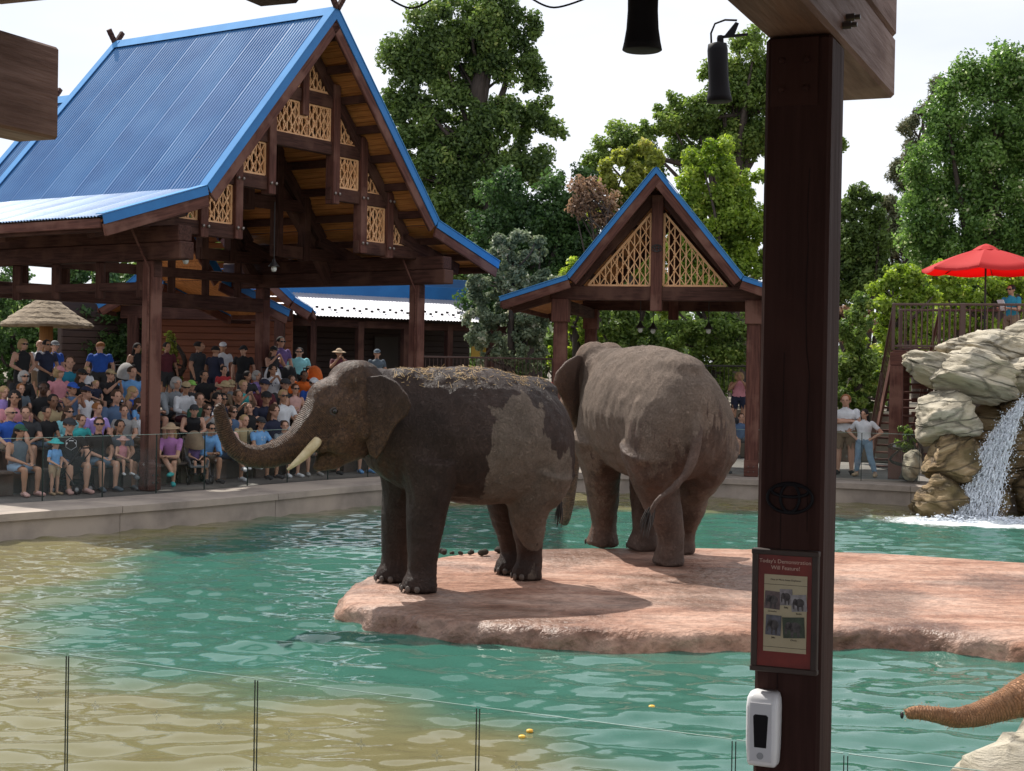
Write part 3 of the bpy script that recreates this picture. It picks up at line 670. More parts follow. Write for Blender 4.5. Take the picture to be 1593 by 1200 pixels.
def lattice(polys, y, parent, M, side=1, pitch=.115, bw=.024, fr=.055):
    mb = MB()
    for poly in polys:
        n = len(poly)
        for i in range(n):
            a, b = poly[i], poly[(i + 1) % n]; mb.bar((a[0], y, a[1]), (b[0], y, b[1]), .05, fr, (0, 1, 0) if False else (0.001, 1, 0.002))
        xs = [p[0] for p in poly]; zs = [p[1] for p in poly]; x0, x1, z0, z1 = min(xs), max(xs), min(zs), max(zs)
        k = math.floor(x0 / pitch)
        while k * pitch < x1:
            r_ = clip_line((k * pitch, 0), (0, 1), poly)
            if r_: mb.box((k * pitch, y, (r_[0] + r_[1]) / 2), (bw, .02, r_[1] - r_[0]))
            k += 1
        for d, q in [(d_, q_) for d_ in ((side * .55, .84), (-side * .55, .84)) for q_ in np.arange(-8, 8, pitch * 1.75)]:
            r_ = clip_line((x0 + q, z0), d, poly)
            if r_:
                p0 = (x0 + q + d[0] * r_[0], z0 + d[1] * r_[0]); p1 = (x0 + q + d[0] * r_[1], z0 + d[1] * r_[1])
                mb.bar((p0[0], y - .012, p0[1]), (p1[0], y - .012, p1[1]), .02, bw * 1.2, (.001, 1, .002))
                # little star knots where a slanted bar crosses an upright one
                for kk in range(math.floor(min(p0[0], p1[0]) / pitch) + 1, math.floor(max(p0[0], p1[0]) / pitch) + 1):
                    if kk % 2 == 0: continue
                    xx = kk * pitch; zz = p0[1] + (xx - p0[0]) / (d[0]) * d[1]
                    mb.box((xx, y - .014, zz), (.05, .028, .05), Matrix.Rotation(R(45), 3, 'Y'))
    return obj('lattice_panel', mb, LATT, parent, M)
def corr_panel(p_top, p_bot, u, w, amp=.014, pitch=.085):
    # corrugated sheet; runs down from p_top to p_bot, w wide along unit vector u
    p_top, p_bot, u = Vector(p_top), Vector(p_bot), Vector(u); nn = (p_bot - p_top).cross(u).normalized()
    if nn.z < 0: nn = -nn
    n = max(6, int(w / pitch * 6)); a, b = [], []
    for i in range(n + 1):
        o = u * (w * i / n) + nn * (amp * math.sin(2 * math.pi * (w * i / n) / pitch)); a.append(p_top + o); b.append(p_bot + o)
    return MB().add(a + b, [(i, i + 1, n + 2 + i, n + 1 + i) for i in range(n)])
def gable_roof(root, M, za, zk, ze, a, b, L0, L1, pw, metal, boards=True, fas=.13, bh=.22):
    sides = (-1, 1)
    for s in sides:
        for (x0, z0, x1, z1) in ((0, za, s * b, zk), (s * b, zk, s * a, ze)):
            n = max(1, round((L1 - L0) / pw)); w = (L1 - L0) / n
            for k in range(n):
                lift = .004 * (k % 2) + .012
                obj('roof_panel', corr_panel((x0, L0 + k * w - .01, z0 + lift), (x1, L0 + k * w - .01, z1 + lift), (0, 1, 0), w + .02), metal, root, M, smooth=True)
            # soffit boards under the steel
            d = Vector((x1 - x0, 0, z1 - z0)); ln = d.length; d /= ln; nb = int(ln / .145); up = Vector((-d.z, 0, d.x)) * (1 if d.x > 0 else -1)
            mbj = MB()
            for k in range(nb):
                c = Vector((x0, (L0 + L1) / 2, z0)) + d * ((k + .5) * ln / nb) - up * .075
                if boards and s == 1:
                    q = MB().box((0, 0, 0), (L1 - L0 - .08, ln / nb - .012, .03)); obj('soffit_board', q, CEDAR, root, M @ T(c) @ frame((0, 1, 0), up).to_4x4())
                else: mbj.box(c, (ln / nb - .01, L1 - L0 - .08, .03), Matrix((d, Vector((0, 1, 0)), up)).transposed())
            if mbj.v: obj('soffit', mbj, CEDAR, root, M)
        for yy, sg in ((L0, -1), (L1, 1)):
            for (x0, z0, x1, z1) in ((0, za, s * b, zk), (s * b, zk, s * a, ze)):
                d = Vector((x1 - x0, 0, z1 - z0)).normalized(); up = Vector((-d.z, 0, d.x)) * (1 if d.x > 0 else -1)
                e = .0 if x0 else 0
                p0, p1 = Vector((x0, yy + sg * .03, z0)), Vector((x1, yy + sg * .03, z1))
                ext = d * .03
                q = MB(); q.prism([(0, 0)] * 0 or [(p0.x, p0.z + .06 / max(.3, up.z) * .6), (p1.x, p1.z + .06 / max(.3, up.z) * .6), (p1.x - up.x * fas, p1.z - up.z * fas + .0), (p0.x - up.x * fas * (0 if x0 == 0 else 1), p0.z - fas / up.z if x0 == 0 else p0.z - up.z * fas)], (1, 0, 0), (0, 0, 1), (0, 1, 0), (0, yy + sg * .03 - .015, 0), .03)
                obj('rake_trim', q, BLUET, root, M)
                q = MB(); q.bar(p0 + up * .055 + Vector((0, -sg * .07, 0)), p1 + up * .055 + Vector((0, -sg * .07, 0)), .2, .014, up); obj('rake_cap', q, BLUEC, root, M)
                off = -up * (fas + bh / 2)
                beam('barge_board', M @ (p0 + off + Vector((0, -sg * .045, 0)) - (d * .0 if x0 else d * -.12)), M @ (p1 + off + Vector((0, -sg * .045, 0))), .07, bh, WOODR, root, up=M.to_3x3() @ up)
        # eave edge
        beam('eave_fascia', M @ Vector((s * (a - .03), L0 + .05, ze - .11)), M @ Vector((s * (a - .03), L1 - .05, ze - .11)), .05, .17, WOODR, root)
    q = MB(); q.add([(-.2, L0 - .04, za - .14), (0, L0 - .04, za + .07), (.2, L0 - .04, za - .14), (-.2, L1 + .04, za - .14), (0, L1 + .04, za + .07), (.2, L1 + .04, za - .14)], [(0, 1, 4, 3), (1, 2, 5, 4)]); obj('ridge_cap', q, BLUEC, root, M)
ZA, ZK, ZE, PA_, PB_, PL = 10.28, 6.18, 5.41, 6.12, 3.63, 6.65
pav = empty('pavilion', PM @ T(0, 3, DECK_Z), 'large timber pavilion with a steep blue metal gable roof over the seated crowd', 'pavilion')
gable_roof(pav, PM, ZA, ZK, ZE, PA_, PB_, 0, PL, .95, BLUE)
def pv(x, y, z): return PM @ Vector((x, y, z))
# little stepped finials at both ends of the ridge
for yy in (-.05, PL + .05):
    for s in (-1, 1):
        q = MB()
        for k in range(3): q.box((s * (.05 + .06 * k), 0, .05 + .085 * k), (.10, .08, .13), Matrix.Rotation(R(32) * s, 3, 'Y'))
        obj('ridge_finial', q, WOOD, pav, PM @ T(0, yy, ZA + .02))
# purlins below the boards
for s in (-1, 1):
    for t in (.06, .2, .34, .48, .62, .76, .9): beam('purlin', pv(s * PB_ * t, .12, ZA - (ZA - ZK) * t - .25), pv(s * PB_ * t, PL - .12, ZA - (ZA - ZK) * t - .25), .12, .17, WOOD, pav)
    for t in (.2, .6, .93):
        x = PB_ + (PA_ - PB_) * t; z = ZK + (ZE - ZK) * t; beam('purlin', pv(s * x, .12, z - .22), pv(s * x, PL - .12, z - .22), .12, .16, WOOD, pav)
TL = (8.57, 7.57, 6.6, 5.52)
BM = mat('carriage_bolt', L(.30, .25, .23), rough=.4, metal=.7)
def boltpair(x, y, z, r=.035):
    for dx in (-.07, .07):
        obj('bolt', MB().lathe([(r, 0), (r, .015), (r * .6, .03), (.002, .034)], seg=8), BM, pav, PM @ T(x + dx, y, z) @ Matrix.Rotation(R(90), 4, 'X'), smooth=True)
def truss(y, full):
    tw = .2
    for s in (-1, 1):
        beam('top_chord', pv(s * .02, y, ZA - .50), pv(s * PB_ * .98, y, ZK - .30), tw, .27, WOOD, pav)
        beam('top_chord', pv(s * PB_ * .93, y, ZK - .33), pv(s * (PA_ - .5), y, ZE - .16), tw, .28, WOOD, pav)
        beam('tie_piece', pv(s * .88, y - .01, TL[2]), pv(s * 3.1, y - .01, TL[2]), tw - .04, .28, WOOD, pav)
        beam('tie_piece', pv(s * 1.83, y - .01, TL[3]), pv(s * 4.45, y - .01, TL[3]), tw - .04, .28, WOOD, pav)
        for x, zt, zb in ((1.0, 8.95, 6.38), (1.95, 7.95, 5.38), (2.9, 6.9, 5.34)):
            beam('pendant_post', pv(s * x, y - .03, zb), pv(s * x, y - .03, zt), .24, .21, WOODR if full else WOOD, pav, up=PM.to_3x3() @ Vector((1, 0, 0)))
            if full:
                boltpair(s * x, y - .175, zb + .22); 
                if x > 1.5: boltpair(s * x, y - .175, TL[1] - .95 if x > 2 else TL[2])
    beam('tie_piece', pv(-1.2, y - .01, TL[0]), pv(1.2, y - .01, TL[0]), tw - .04, .28, WOOD, pav)
    beam('tie_piece', pv(-2.15, y - .01, TL[1]), pv(2.15, y - .01, TL[1]), tw - .04, .28, WOOD, pav)
    beam('king_post', pv(0, y - .03, TL[0] - .42), pv(0, y - .03, ZA - .55), .22, .2, WOODR if full else WOOD, pav, up=PM.to_3x3() @ Vector((1, 0, 0)))
    if full:
        yl = y - .02
        for s in (-1, 1):
            lattice([[(s * .13, 8.74), (s * .90, 8.74), (s * .13, 9.6)]], yl, pav, PM, -s)
            lattice([[(s * .13, 7.72), (s * .88, 7.72), (s * .88, 8.42), (s * .13, 8.42)]], yl, pav, PM, -s)
            lattice([[(s * 1.13, 6.76), (s * 1.82, 6.76), (s * 1.82, 7.42), (s * 1.13, 7.42)]], yl, pav, PM, -s)
            lattice([[(s * 1.13, 7.72), (s * 1.83, 7.72), (s * 1.13, 8.5)]], yl, pav, PM, -s)
            lattice([[(s * 2.08, 5.67), (s * 2.77, 5.67), (s * 2.77, 6.45), (s * 2.08, 6.45)]], yl, pav, PM, -s)
            lattice([[(s * 2.08, 6.75), (s * 2.78, 6.75), (s * 2.08, 7.52)]], yl, pav, PM, -s)
            lattice([[(s * 3.03, 5.67), (s * 3.95, 5.67), (s * 3.03, 6.32)]], yl, pav, PM, -s)
    else:
        for s in (-1, 1):
            q = [pv(s * (4.0 - 2.9 * t), y + .12, 4.9 + 2.6 * math.sin(t * 1.45)) for t in np.linspace(0, 1, 7)]
            for i in range(6): beam('curved_brace', q[i], q[i + 1] + (q[i + 1] - q[i]).normalized() * .06, .18, .26, WOOD, pav)
truss(.9, True); truss(3.4, False); truss(5.8, False)
lattice([[(-.13, 7.72), (.13, 7.72), (.13, 8.12), (-.13, 8.12)]], .88, pav, PM, 1)
for s in (-1, 1):
    beam('eave_beam', pv(s * 4.1, -.02, 4.97), pv(s * 4.1, PL + .4, 4.97), .36, .33, WOOD, pav, bevel=.02)
    beam('eave_beam', pv(s * 4.1, .03, 5.29), pv(s * 4.1, PL + .4, 5.29), .34, .30, WOOD, pav, bevel=.02)
    for y in (.9, 5.8):
        bz = DECK_Z
        beam('post', pv(s * 4.1, y, bz), pv(s * 4.1, y, 4.80), .275, .275, WOODR, pav, up=PM.to_3x3() @ Vector((1, 0, 0)), bevel=.02)
        q = MB().box((0, 0, .28), (.30, .30, .52)); obj('base_plate', q, WOODR, pav, PM @ T(s * 4.1, y, bz), bevel=.01)
        q = MB().box((0, 0, 0), (.18, .30, .34)); obj('connector_plate', q, WOOD, pav, PM @ T(s * 4.1, y, 4.66), bevel=.01)
        for dx in (-.06, .06):
            for dz in (.16, .3): obj('bolt', MB().lathe([(.02, 0), (.02, .02)], seg=6), BOLT, pav, PM @ T(s * 4.1 + dx, y - .151, bz + dz) @ Matrix.Rotation(R(90), 4, 'X'))
    # conduit on the post and hanging bell lamp
    obj('conduit', MB().tube([(0, 0, .05), (0, 0, 4.2), (-.15, .1, 4.6), (-.3, .2, 5.0)], .022, 8), WOODR, pav, PM @ T(s * 4.1 - .17, .82, DECK_Z), smooth=True)
beam('tie_beam', pv(-4.1, 5.8, 4.35), pv(4.1, 5.8, 4.35), .26, .34, WOOD, pav)
for x in (-3.2, -2.1, -1.0, 1.0, 2.1, 3.2): beam('stud', pv(x, 5.8, 4.5), pv(x, 5.8, 5.5), .16, .16, WOOD, pav)
beam('tie_beam', pv(-4.0, 5.75, 5.0), pv(4.0, 5.75, 5.0), .2, .22, WOOD, pav)
for x in (.95, 2.1, 3.4, 4.6, 5.6):      # hanging frame along the far left side
    beam('stud', pv(-4.1, x + .25, 4.1), pv(-4.1, x + .25, 4.8), .16, .16, WOOD, pav)
beam('hanging_rail', pv(-4.1, 1.1, 4.32), pv(-4.1, 5.6, 4.32), .14, .16, WOOD, pav)
LAMPG = mat('lamp_glass', L(.7, .7, .66), rough=.15)
def bell_lamp(root, p, drop):
    p = Vector(p); h = obj('lamp_shade', MB().lathe([(.02, .18), (.035, .14), (.05, .10), (.10, .04), (.13, .0), (.12, .0), (.04, .08)], seg=14), DMETAL, root, T(p), smooth=True)
    obj('bulb', MB().lathe([(.02, .03), (.055, 0), (.065, -.05), (.045, -.1), (.005, -.115)], seg=12), LAMPG, h, T(p), smooth=True)
    obj('lamp_cord', MB().tube([(0, 0, .17), (0, 0, drop)], .012, 6), DMETAL, h, T(p))
for x, y, z in ((-2.2, 2.0, 5.0), (.3, 1.9, 5.0)): bell_lamp(pav, pv(x, y, z), 1.4)
# the lower roof that follows behind it
gable_roof(pav, PM @ T(0, 0, -1.12), ZA, ZK, ZE, PA_, PB_, PL + .12, PL + 2.2, .95, BLUE, boards=False)
for s in (-1, 1):
    q = MB()
    for k in range(3): q.box((s * (.05 + .06 * k), 0, .05 + .085 * k), (.10, .08, .13), Matrix.Rotation(R(32) * s, 3, 'Y'))
    obj('ridge_finial', q, WOOD, pav, PM @ T(0, PL + 2.22, ZA - 1.1))

# ================================================================== SMALL GABLED SHELTER
SA = R(10); sc = P(868, 720, 36.0)
SM = Matrix(((math.cos(SA), math.sin(SA), 0, sc.x), (-math.sin(SA), math.cos(SA), 0, sc.y), (0, 0, 1, 0), (0, 0, 0, 1))) @ T(2.28, 0, 0)
shl = empty('gable_shelter', SM @ T(0, 2, DECK_Z), 'small timber shelter with a blue edged gable and tan lattice triangles', 'shelter')
gable_roof(shl, SM, 7.52, 5.02, 4.5, 3.62, 2.02, -.75, 6.6, .95, BLUE, boards=True, fas=.055, bh=.2)
def sv(x, y, z): return SM @ Vector((x, y, z))
sx = SM.to_3x3() @ Vector((1, 0, 0))
for y in (0, 5.9):
    for s in (-1, 1):
        beam('post', sv(s * 2.27, y, DECK_Z), sv(s * 2.27, y, 4.1), .31, .31, WOODR, shl, up=sx, bevel=.015)
        beam('post_head', sv(s * 2.27, y - .01, 4.0), sv(s * 2.27, y - .01, 4.55), .46, .40, WOODR, shl, up=sx, bevel=.015)
        obj('base_plate', MB().box((0, 0, .2), (.33, .33, .38)), WOODR, shl, SM @ T(s * 2.27, y, DECK_Z), bevel=.008)
        for dx in (-.06, .06):
            for dz in (.12, .24): obj('bolt', MB().lathe([(.018, 0), (.018, .02)], seg=6), BOLT, shl, SM @ T(s * 2.27 + dx, y - .166, DECK_Z + dz) @ Matrix.Rotation(R(90), 4, 'X'))
        beam('top_chord', sv(0, y, 7.1), sv(s * 2.15, y, 4.62), .2, .26, WOOD, shl)
        beam('rafter_tail', sv(s * 1.9, y, 4.78), sv(s * 3.45, y, 4.30), .18, .22, WOOD, shl)
    beam('tie_beam', sv(-2.5, y - .02, 4.69), sv(2.5, y - .02, 4.69), .24, .33, WOOD, shl)
    beam('king_post', sv(0, y - .06, 4.28), sv(0, y - .06, 7.0), .28, .27, WOODR, shl, up=sx)
for s in (-1, 1):
    beam('eave_beam', sv(s * 2.27, .2, 4.42), sv(s * 2.27, 6.2, 4.42), .24, .26, WOOD, shl)
    beam('knee_brace', sv(s * 2.27, .1, 3.5), sv(s * 2.27, 1.0, 4.3), .14, .16, WOOD, shl)
    lattice([[(s * .16, 4.88), (s * 1.62, 4.88), (s * .16, 6.58)]], -.02, shl, SM, -s, pitch=.135, bw=.028)
    for t in (.1, .35, .6, .85): beam('purlin', sv(s * 2.02 * t, -.6, 7.52 - 2.5 * t - .22), sv(s * 2.02 * t, 6.4, 7.52 - 2.5 * t - .22), .1, .14, WOOD, shl)
for x, y in ((-.6, 2.5), (-.35, 3.4), (1.1, 2.8)): bell_lamp(shl, sv(x, y, 3.95), .9)
# emblem of three ovals on the king post
def ovals(root, M, w, m, t=.008):
    e = MB()
    for rx, ry, cy in ((w, w * .66, 0), (w * .42, w * .62, .0), (w * .82, w * .27, w * .32)):
        pts = [(rx * math.cos(a), 0, cy + ry * math.sin(a)) for a in np.linspace(0, 2 * math.pi, 33)]
        e.tube(pts, t, 6, cap=False)
    return obj('emblem', e, m, root, M)
ovals(shl, SM @ T(0, -.215, 5.75), .12, DMETAL, .012)

# ================================================================== BUILDING BEHIND
p0, p1 = P(405, 520, 46.0), P(800, 520, 52.0); bd = Vector((p1.x - p0.x, p1.y - p0.y, 0)); bl = bd.length; bd.normalize()
BMx = Matrix(((bd.x, -bd.y, 0, p0.x), (bd.y, bd.x, 0, p0.y), (0, 0, 1, 0), (0, 0, 0, 1)))
bld = empty('wooden_building', BMx @ T(0, 3, PLAZA_Z), 'long brown wooden building with a silver porch roof under a blue roof', 'building')
SIDING = mat('dark_siding', L(.055, .028, .020), L(.035, .018, .014), 2, (.5, 6, 6), .7)
TERRA = mat('terracotta_siding', L(.26, .085, .040), L(.20, .065, .03), 2, (.5, 6, 6), .7)
def bv(x, y, z): return BMx @ Vector((x, y, z))
for k in range(13):
    z = PLAZA_Z + .1 + .2 * k
    beam('siding_board', bv(-5.2, 2.6, z), bv(bl, 2.6, z), .05, .185, SIDING, bld)
beam('wall_core', bv(-5.2, 2.8, PLAZA_Z + 1.5), bv(bl, 2.8, PLAZA_Z + 1.5), .3, 3, SIDING, bld)
for x in np.arange(.2, bl, 1.75): beam('porch_post', bv(x, .25, PLAZA_Z), bv(x, .25, 4.3), .22, .22, WOOD, bld, up=bd)
beam('porch_beam', bv(-1, .25, 4.22), bv(bl + .5, .25, 4.22), .2, .24, WOOD, bld)
for x in np.arange(-1, bl + .6, .92): obj('porch_roof_panel', corr_panel((x, 3.0, 5.28), (x, -.35, 4.42), (1, 0, 0), .94, .016, .12), SILVER, bld, BMx, smooth=True)
for k in range(28):
    for j in range(2): obj('snow_guard', MB().box((0, 0, .04), (.10, .03, .07)), DMETAL, bld, BMx @ T(-.9 + k * .46, .25 + .35 * j, 4.60 + .09 * j))
beam('blue_wall_flashing', bv(.2, 3.05, 5.48), bv(bl + .5, 3.05, 5.48), .1, .5, BLUET, bld)
beam('blue_wall_flashing', bv(.2, 3.1, 5.86), bv(bl + .5, 3.1, 5.86), .1, .34, BLUE, bld)
obj('yellow_notice', MB().box((0, 0, 0), (.75, .03, .5)), mat('yellow_sign', L(.45, .27, .03), rough=.5), bld, BMx @ T(bl - 1.2, .35, 3.5))
for x in (.9, 6.2):
    d = obj('door', MB().box((0, 0, 1.05), (.95, .06, 2.1)), mat('door_brown', L(.045, .03, .022), rough=.5), bld, BMx @ T(x, 2.54, PLAZA_Z), bevel=.01)
    obj('handle', MB().box((.36, -.05, 1.0), (.03, .04, .16)), BOLT, d, BMx @ T(x, 2.54, PLAZA_Z))
# cross gable at its near end
gc = P(322, 500, 43.0); GM = T(gc.x, gc.y, 0) @ RZ(R(6))
gab = empty('entry_gable', GM @ T(0, 1.5, PLAZA_Z), 'brown porch gable with blue roof edges in front of the wooden building', 'porch')
gable_roof(gab, GM, 7.1, 4.75, 4.45, 3.0, 2.5, -.4, 3.2, .95, BLUE, boards=False, fas=.1)
for s in (-1, 1):
    beam('post', GM @ Vector((s * 2.05, 0, PLAZA_Z)), GM @ Vector((s * 2.05, 0, 4.2)), .28, .28, WOOD, gab, up=(1, 0, 0))
beam('tie_beam', GM @ Vector((-2.4, 0, 4.3)), GM @ Vector((2.4, 0, 4.3)), .24, .36, WOOD, gab)
for k in range(14): beam('siding_board', GM @ Vector((-2.2, 2.9, PLAZA_Z + .1 + .2 * k)), GM @ Vector((2.3, 2.9, PLAZA_Z + .1 + .2 * k)), .05, .185, TERRA if k > -1 else SIDING, gab)
beam('wall_core', GM @ Vector((-2.2, 3.05, 3.2)), GM @ Vector((2.3, 3.05, 3.2)), .2, 2.8, TERRA, gab)
for k in range(11): beam('gable_board', GM @ Vector((-2.2 + k * .21, 2.9, 4.66 + 2.0 * (k * .21) / 2.3 * .0)), GM @ Vector((2.2 - k * .21, 2.9, 4.66)), .05, .16, CEDAR, gab) if k == 0 else beam('gable_board', GM @ Vector((-(2.25 - k * .2), 2.9, 4.66 + k * .2)), GM @ Vector((2.25 - k * .2, 2.9, 4.66 + k * .2)), .05, .17, CEDAR, gab)

# ---- thatched parasol on the far left
tc_ = P(72, 505, 41.0); tz = PLAZA_Z
th = empty('thatched_parasol', T(tc_.x, tc_.y, tz), 'round thatched parasol in straw tiers on a wooden pole', 'parasol')
THATCH = mat('thatch', L(.32, .25, .17), L(.16, .12, .08), 5, (1, 1, 5), .95, bump=.03, bscale=14)
pole = mat('tan_pole', L(.36, .17, .05), L(.24, .11, .035), 3, (8, 8, .5), .7)
obj('pole', MB().lathe([(.2, 0), (.18, 2.3)], seg=14), pole, th, T(tc_.x, tc_.y, tz), smooth=True)
top_z = P(72, 459, 41).z; eav = P(72, 505, 41).z
for k in range(6):
    r1 = 1.17 * (k + 1) / 6 + .05; z1 = top_z - (top_z - eav) * ((k + 1) / 6) ** 1.0; z0 = z1 + (top_z - eav) / 6 + .02
    q = MB(); sg = 44; rr = []
    for rad, z in ((max(.02, r1 - .23), z0), (r1 - .05, z1 + .05), (r1, z1 - .02), (r1 - .04, z1 - .07), (max(.02, r1 - .22), z1 - .02)):
        rr.append([(rad * (1 + .035 * math.sin(j * 7.3 + k) + random.uniform(-.02, .02)) * math.cos(2 * math.pi * j / sg), rad * (1 + .03 * math.sin(j * 5.1 + k)) * math.sin(2 * math.pi * j / sg), z - tz + random.uniform(-.012, .012)) for j in range(sg)])
    obj('thatch_tier', q.rings(rr), THATCH, th, T(tc_.x, tc_.y, tz))

# ================================================================== RAILINGS BEHIND
def railing(pts, h, label, post_gap=2.0, bar=.12, m=DMETAL, name='metal_railing', group=None, rail_m=None, base=None):
    pts = [Vector(p) for p in pts]; root = empty(name, T(pts[0]), label, 'railing', group)
    for i in range(len(pts) - 1):
        a, b = pts[i], pts[i + 1]; d = b - a; up = Vector((0, 0, 1)); ln = d.length
        beam('top_rail', a + up * h, b + up * h, .06, .05, rail_m or m, root, bevel=.005); beam('bottom_rail', a + up * .1, b + up * .1, .04, .04, m, root, bevel=.004)
        n = max(1, round(ln / post_gap))
        for k in range(n + 1 if i == len(pts) - 2 else n): q = a + d * (k / n); beam('post', q, q + up * (h + .02), .055, .055, m, root, up=d, bevel=.004)
        nb = int(ln / bar); bmh = MB().box((0, 0, 0), (.016, .016, h - .14)).mesh('baluster', [m])
        for k in range(1, nb):
            q = a + d * (k / nb) + up * (h / 2 + .05); link(bpy.data.objects.new('baluster', bmh), root, T(q))
    return root
z = PLAZA_Z
r0, r1, r2 = P(650, 560, 42.5), P(860, 560, 43.5), P(1200, 560, 43.0)
railing([(r0.x, r0.y, z + .25), (r1.x, r1.y, z + .25)], 1.12, 'dark railing in front of the wooden building beside the flowering tree', bar=.11, m=BRONZE)
railing([(r1.x + .1, r1.y, z + .1), (r2.x, r2.y, z + .1)], 1.15, 'black metal railing behind the small gabled shelter', bar=.12)
# ================================================================== TREES AND SHRUBS
def leaf_mat(name, c1, c2, c3=None, trans=.35, rough=.55):
    m = bpy.data.materials.new(name); m.use_nodes = True; n = m.node_tree.nodes; l = m.node_tree.links; b = n['Principled BSDF']
    a = n.new('ShaderNodeAttribute'); a.attribute_name = 'tint'
    cr = n.new('ShaderNodeValToRGB'); e = cr.color_ramp.elements; e[0].color = c1; e[1].color = c2; e[0].position = .1; e[1].position = .85
    if c3: q = e.new(.97); q.color = c3
    l.new(a.outputs['Fac'], cr.inputs[0]); l.new(cr.outputs[0], b.inputs['Base Color']); b.inputs['Roughness'].default_value = rough; b.inputs['Specular IOR Level'].default_value = .4
    t = n.new('ShaderNodeBsdfTranslucent'); ms = n.new('ShaderNodeMixShader'); ms.inputs[0].default_value = trans
    hs = n.new('ShaderNodeHueSaturation'); hs.inputs['Value'].default_value = 1.7; hs.inputs['Saturation'].default_value = 1.1; l.new(cr.outputs[0], hs.inputs['Color']); l.new(hs.outputs[0], t.inputs['Color'])
    l.new(b.outputs[0], ms.inputs[1]); l.new(t.outputs[0], ms.inputs[2]); l.new(ms.outputs[0], n['Material Output'].inputs['Surface'])
    return m
BARK = mat('bark', L(.085, .062, .05), L(.04, .03, .025), 4, (6, 6, 1), .9, bump=.02, bscale=12)
def crown_mesh(name, cents, rads, n, size, m, rs, flat=.35, aspect=.6, tilt=.6):
    k = len(cents); w = rads ** 2; w = w / w.sum(); ci = rs.choice(k, n, p=w)
    d = rs.normal(size=(n, 3)); d /= np.linalg.norm(d, axis=1)[:, None]
    rr = rads[ci] * (rs.rand(n) ** .6); pos = cents[ci] + d * rr[:, None]
    # leaf frame: normal leaning outwards and up
    nn = d * .5 + np.array([0, 0, flat]) + rs.normal(size=(n, 3)) * tilt; nn /= np.linalg.norm(nn, axis=1)[:, None]
    t = np.cross(nn, rs.normal(size=(n, 3))); t /= np.linalg.norm(t, axis=1)[:, None] + 1e-9; s = np.cross(nn, t)
    sz = size * (.6 + .8 * rs.rand(n))[:, None]
    a = pos - t * sz * .5; b = pos + s * sz * aspect * .5 + nn * sz * .08; c = pos + t * sz * .5; e = pos - s * sz * aspect * .5 + nn * sz * .08
    v = np.stack([a, b, c, e], 1).reshape(-1, 3); f = np.arange(4 * n).reshape(-1, 4)
    me = bpy.data.meshes.new(name); me.vertices.add(4 * n); me.vertices.foreach_set('co', v.reshape(-1).astype(np.float32))
    me.loops.add(4 * n); me.loops.foreach_set('vertex_index', f.reshape(-1).astype(np.int32)); me.polygons.add(n)
    me.polygons.foreach_set('loop_start', np.arange(0, 4 * n, 4, dtype=np.int32)); me.polygons.foreach_set('loop_total', np.full(n, 4, np.int32)); me.update()
    ct = rs.rand(k); tint = np.clip(.55 * rs.rand(n) + .45 * ct[ci], 0, 1)
    at = me.attributes.new('tint', 'FLOAT', 'POINT'); at.data.foreach_set('value', np.repeat(tint, 4).astype(np.float32))
    me.materials.append(m); return me
def tree(name, label, depth, lobes, n, size, m, trunk=None, base_z=PLAZA_Z, seed=1, clump=.42, cl_per=26, cat='tree', group=None, limbs=14, bark=None, thick=.8, aspect=.6, shell=.35, tilt=.6):
    rs = np.random.RandomState(seed); C_, Rr = [], []
    for lb in lobes:
        px, py, r = lb[:3]; dz = lb[3] if len(lb) > 3 else 0
        c = P(px, py, depth + dz); rad = r / ppm(depth); k = max(6, int(1.9 * cl_per * (rad / 1.3) ** 1.5))
        for _ in range(k):
            d = rs.normal(size=3); d /= np.linalg.norm(d); q = rad * (shell + (1.12 - shell) * rs.rand() ** .8)
            p = np.array(c) + d * q * np.array([1, thick, 1])
            if p[2] < base_z + .1: p[2] = base_z + .1 + .3 * rs.rand()
            C_.append(p); Rr.append(clump * (.35 + .75 * rs.rand()) * (1 if rad > .8 else .7))
    C_, Rr = np.array(C_), np.array(Rr)
    if trunk is None:
        c = C_.mean(0); lo = P(lobes[0][0], 600, depth); trunk = [(c[0], c[1], base_z, .22), (c[0] + .1, c[1], base_z + .5 * (c[2] - base_z), .16), (c[0], c[1], c[2], .08)]
    else: trunk = [tuple(P(x, y, depth)) + (r,) for x, y, r in trunk]; trunk = [(trunk[0][0], trunk[0][1], base_z - .2, trunk[0][3] * 1.25)] + trunk
    ox, oy = trunk[0][0], trunk[0][1]; O = np.array([ox, oy, base_z])
    root = empty(name, T(ox, oy, base_z), label, cat, group)
    tq = smoothpath(trunk, 5); mb = MB().tube(tq[:, :3], tq[:, 3], 10)
    ids = rs.choice(len(C_), min(limbs, len(C_)), replace=False)
    for i in ids:
        e = C_[i]; j = max(1, min(len(tq) - 2, int(len(tq) * rs.uniform(.35, .95)))); s = tq[j, :3]
        if s[2] > e[2] + .5: j = max(1, j // 2); s = tq[j, :3]
        mid = (s + e) / 2 + np.array([rs.normal() * .25, rs.normal() * .25, -.15 + .25 * rs.rand()])
        q = smoothpath([tuple(s), tuple(mid), tuple(e)], 4); r0 = min(tq[j, 3] * .55, .03 + .03 * np.linalg.norm(e - s)); mb.tube(q, np.linspace(r0, .015, len(q)), 6)
    mb.v = [(v[0] - ox, v[1] - oy, v[2] - base_z) for v in mb.v]
    obj('trunk', mb, bark or BARK, root, T(ox, oy, base_z), smooth=True)
    me = crown_mesh('crown', C_ - O, Rr, n, size, m, rs, aspect=aspect, tilt=tilt)
    link(bpy.data.objects.new('crown', me), root, T(ox, oy, base_z))
    return root
LF_DARK = leaf_mat('leaf_dark_green', L(0.04869, 0.08729, 0.02751), L(0.1825, 0.2642, 0.06601), L(0.3956, 0.4364, 0.1375))
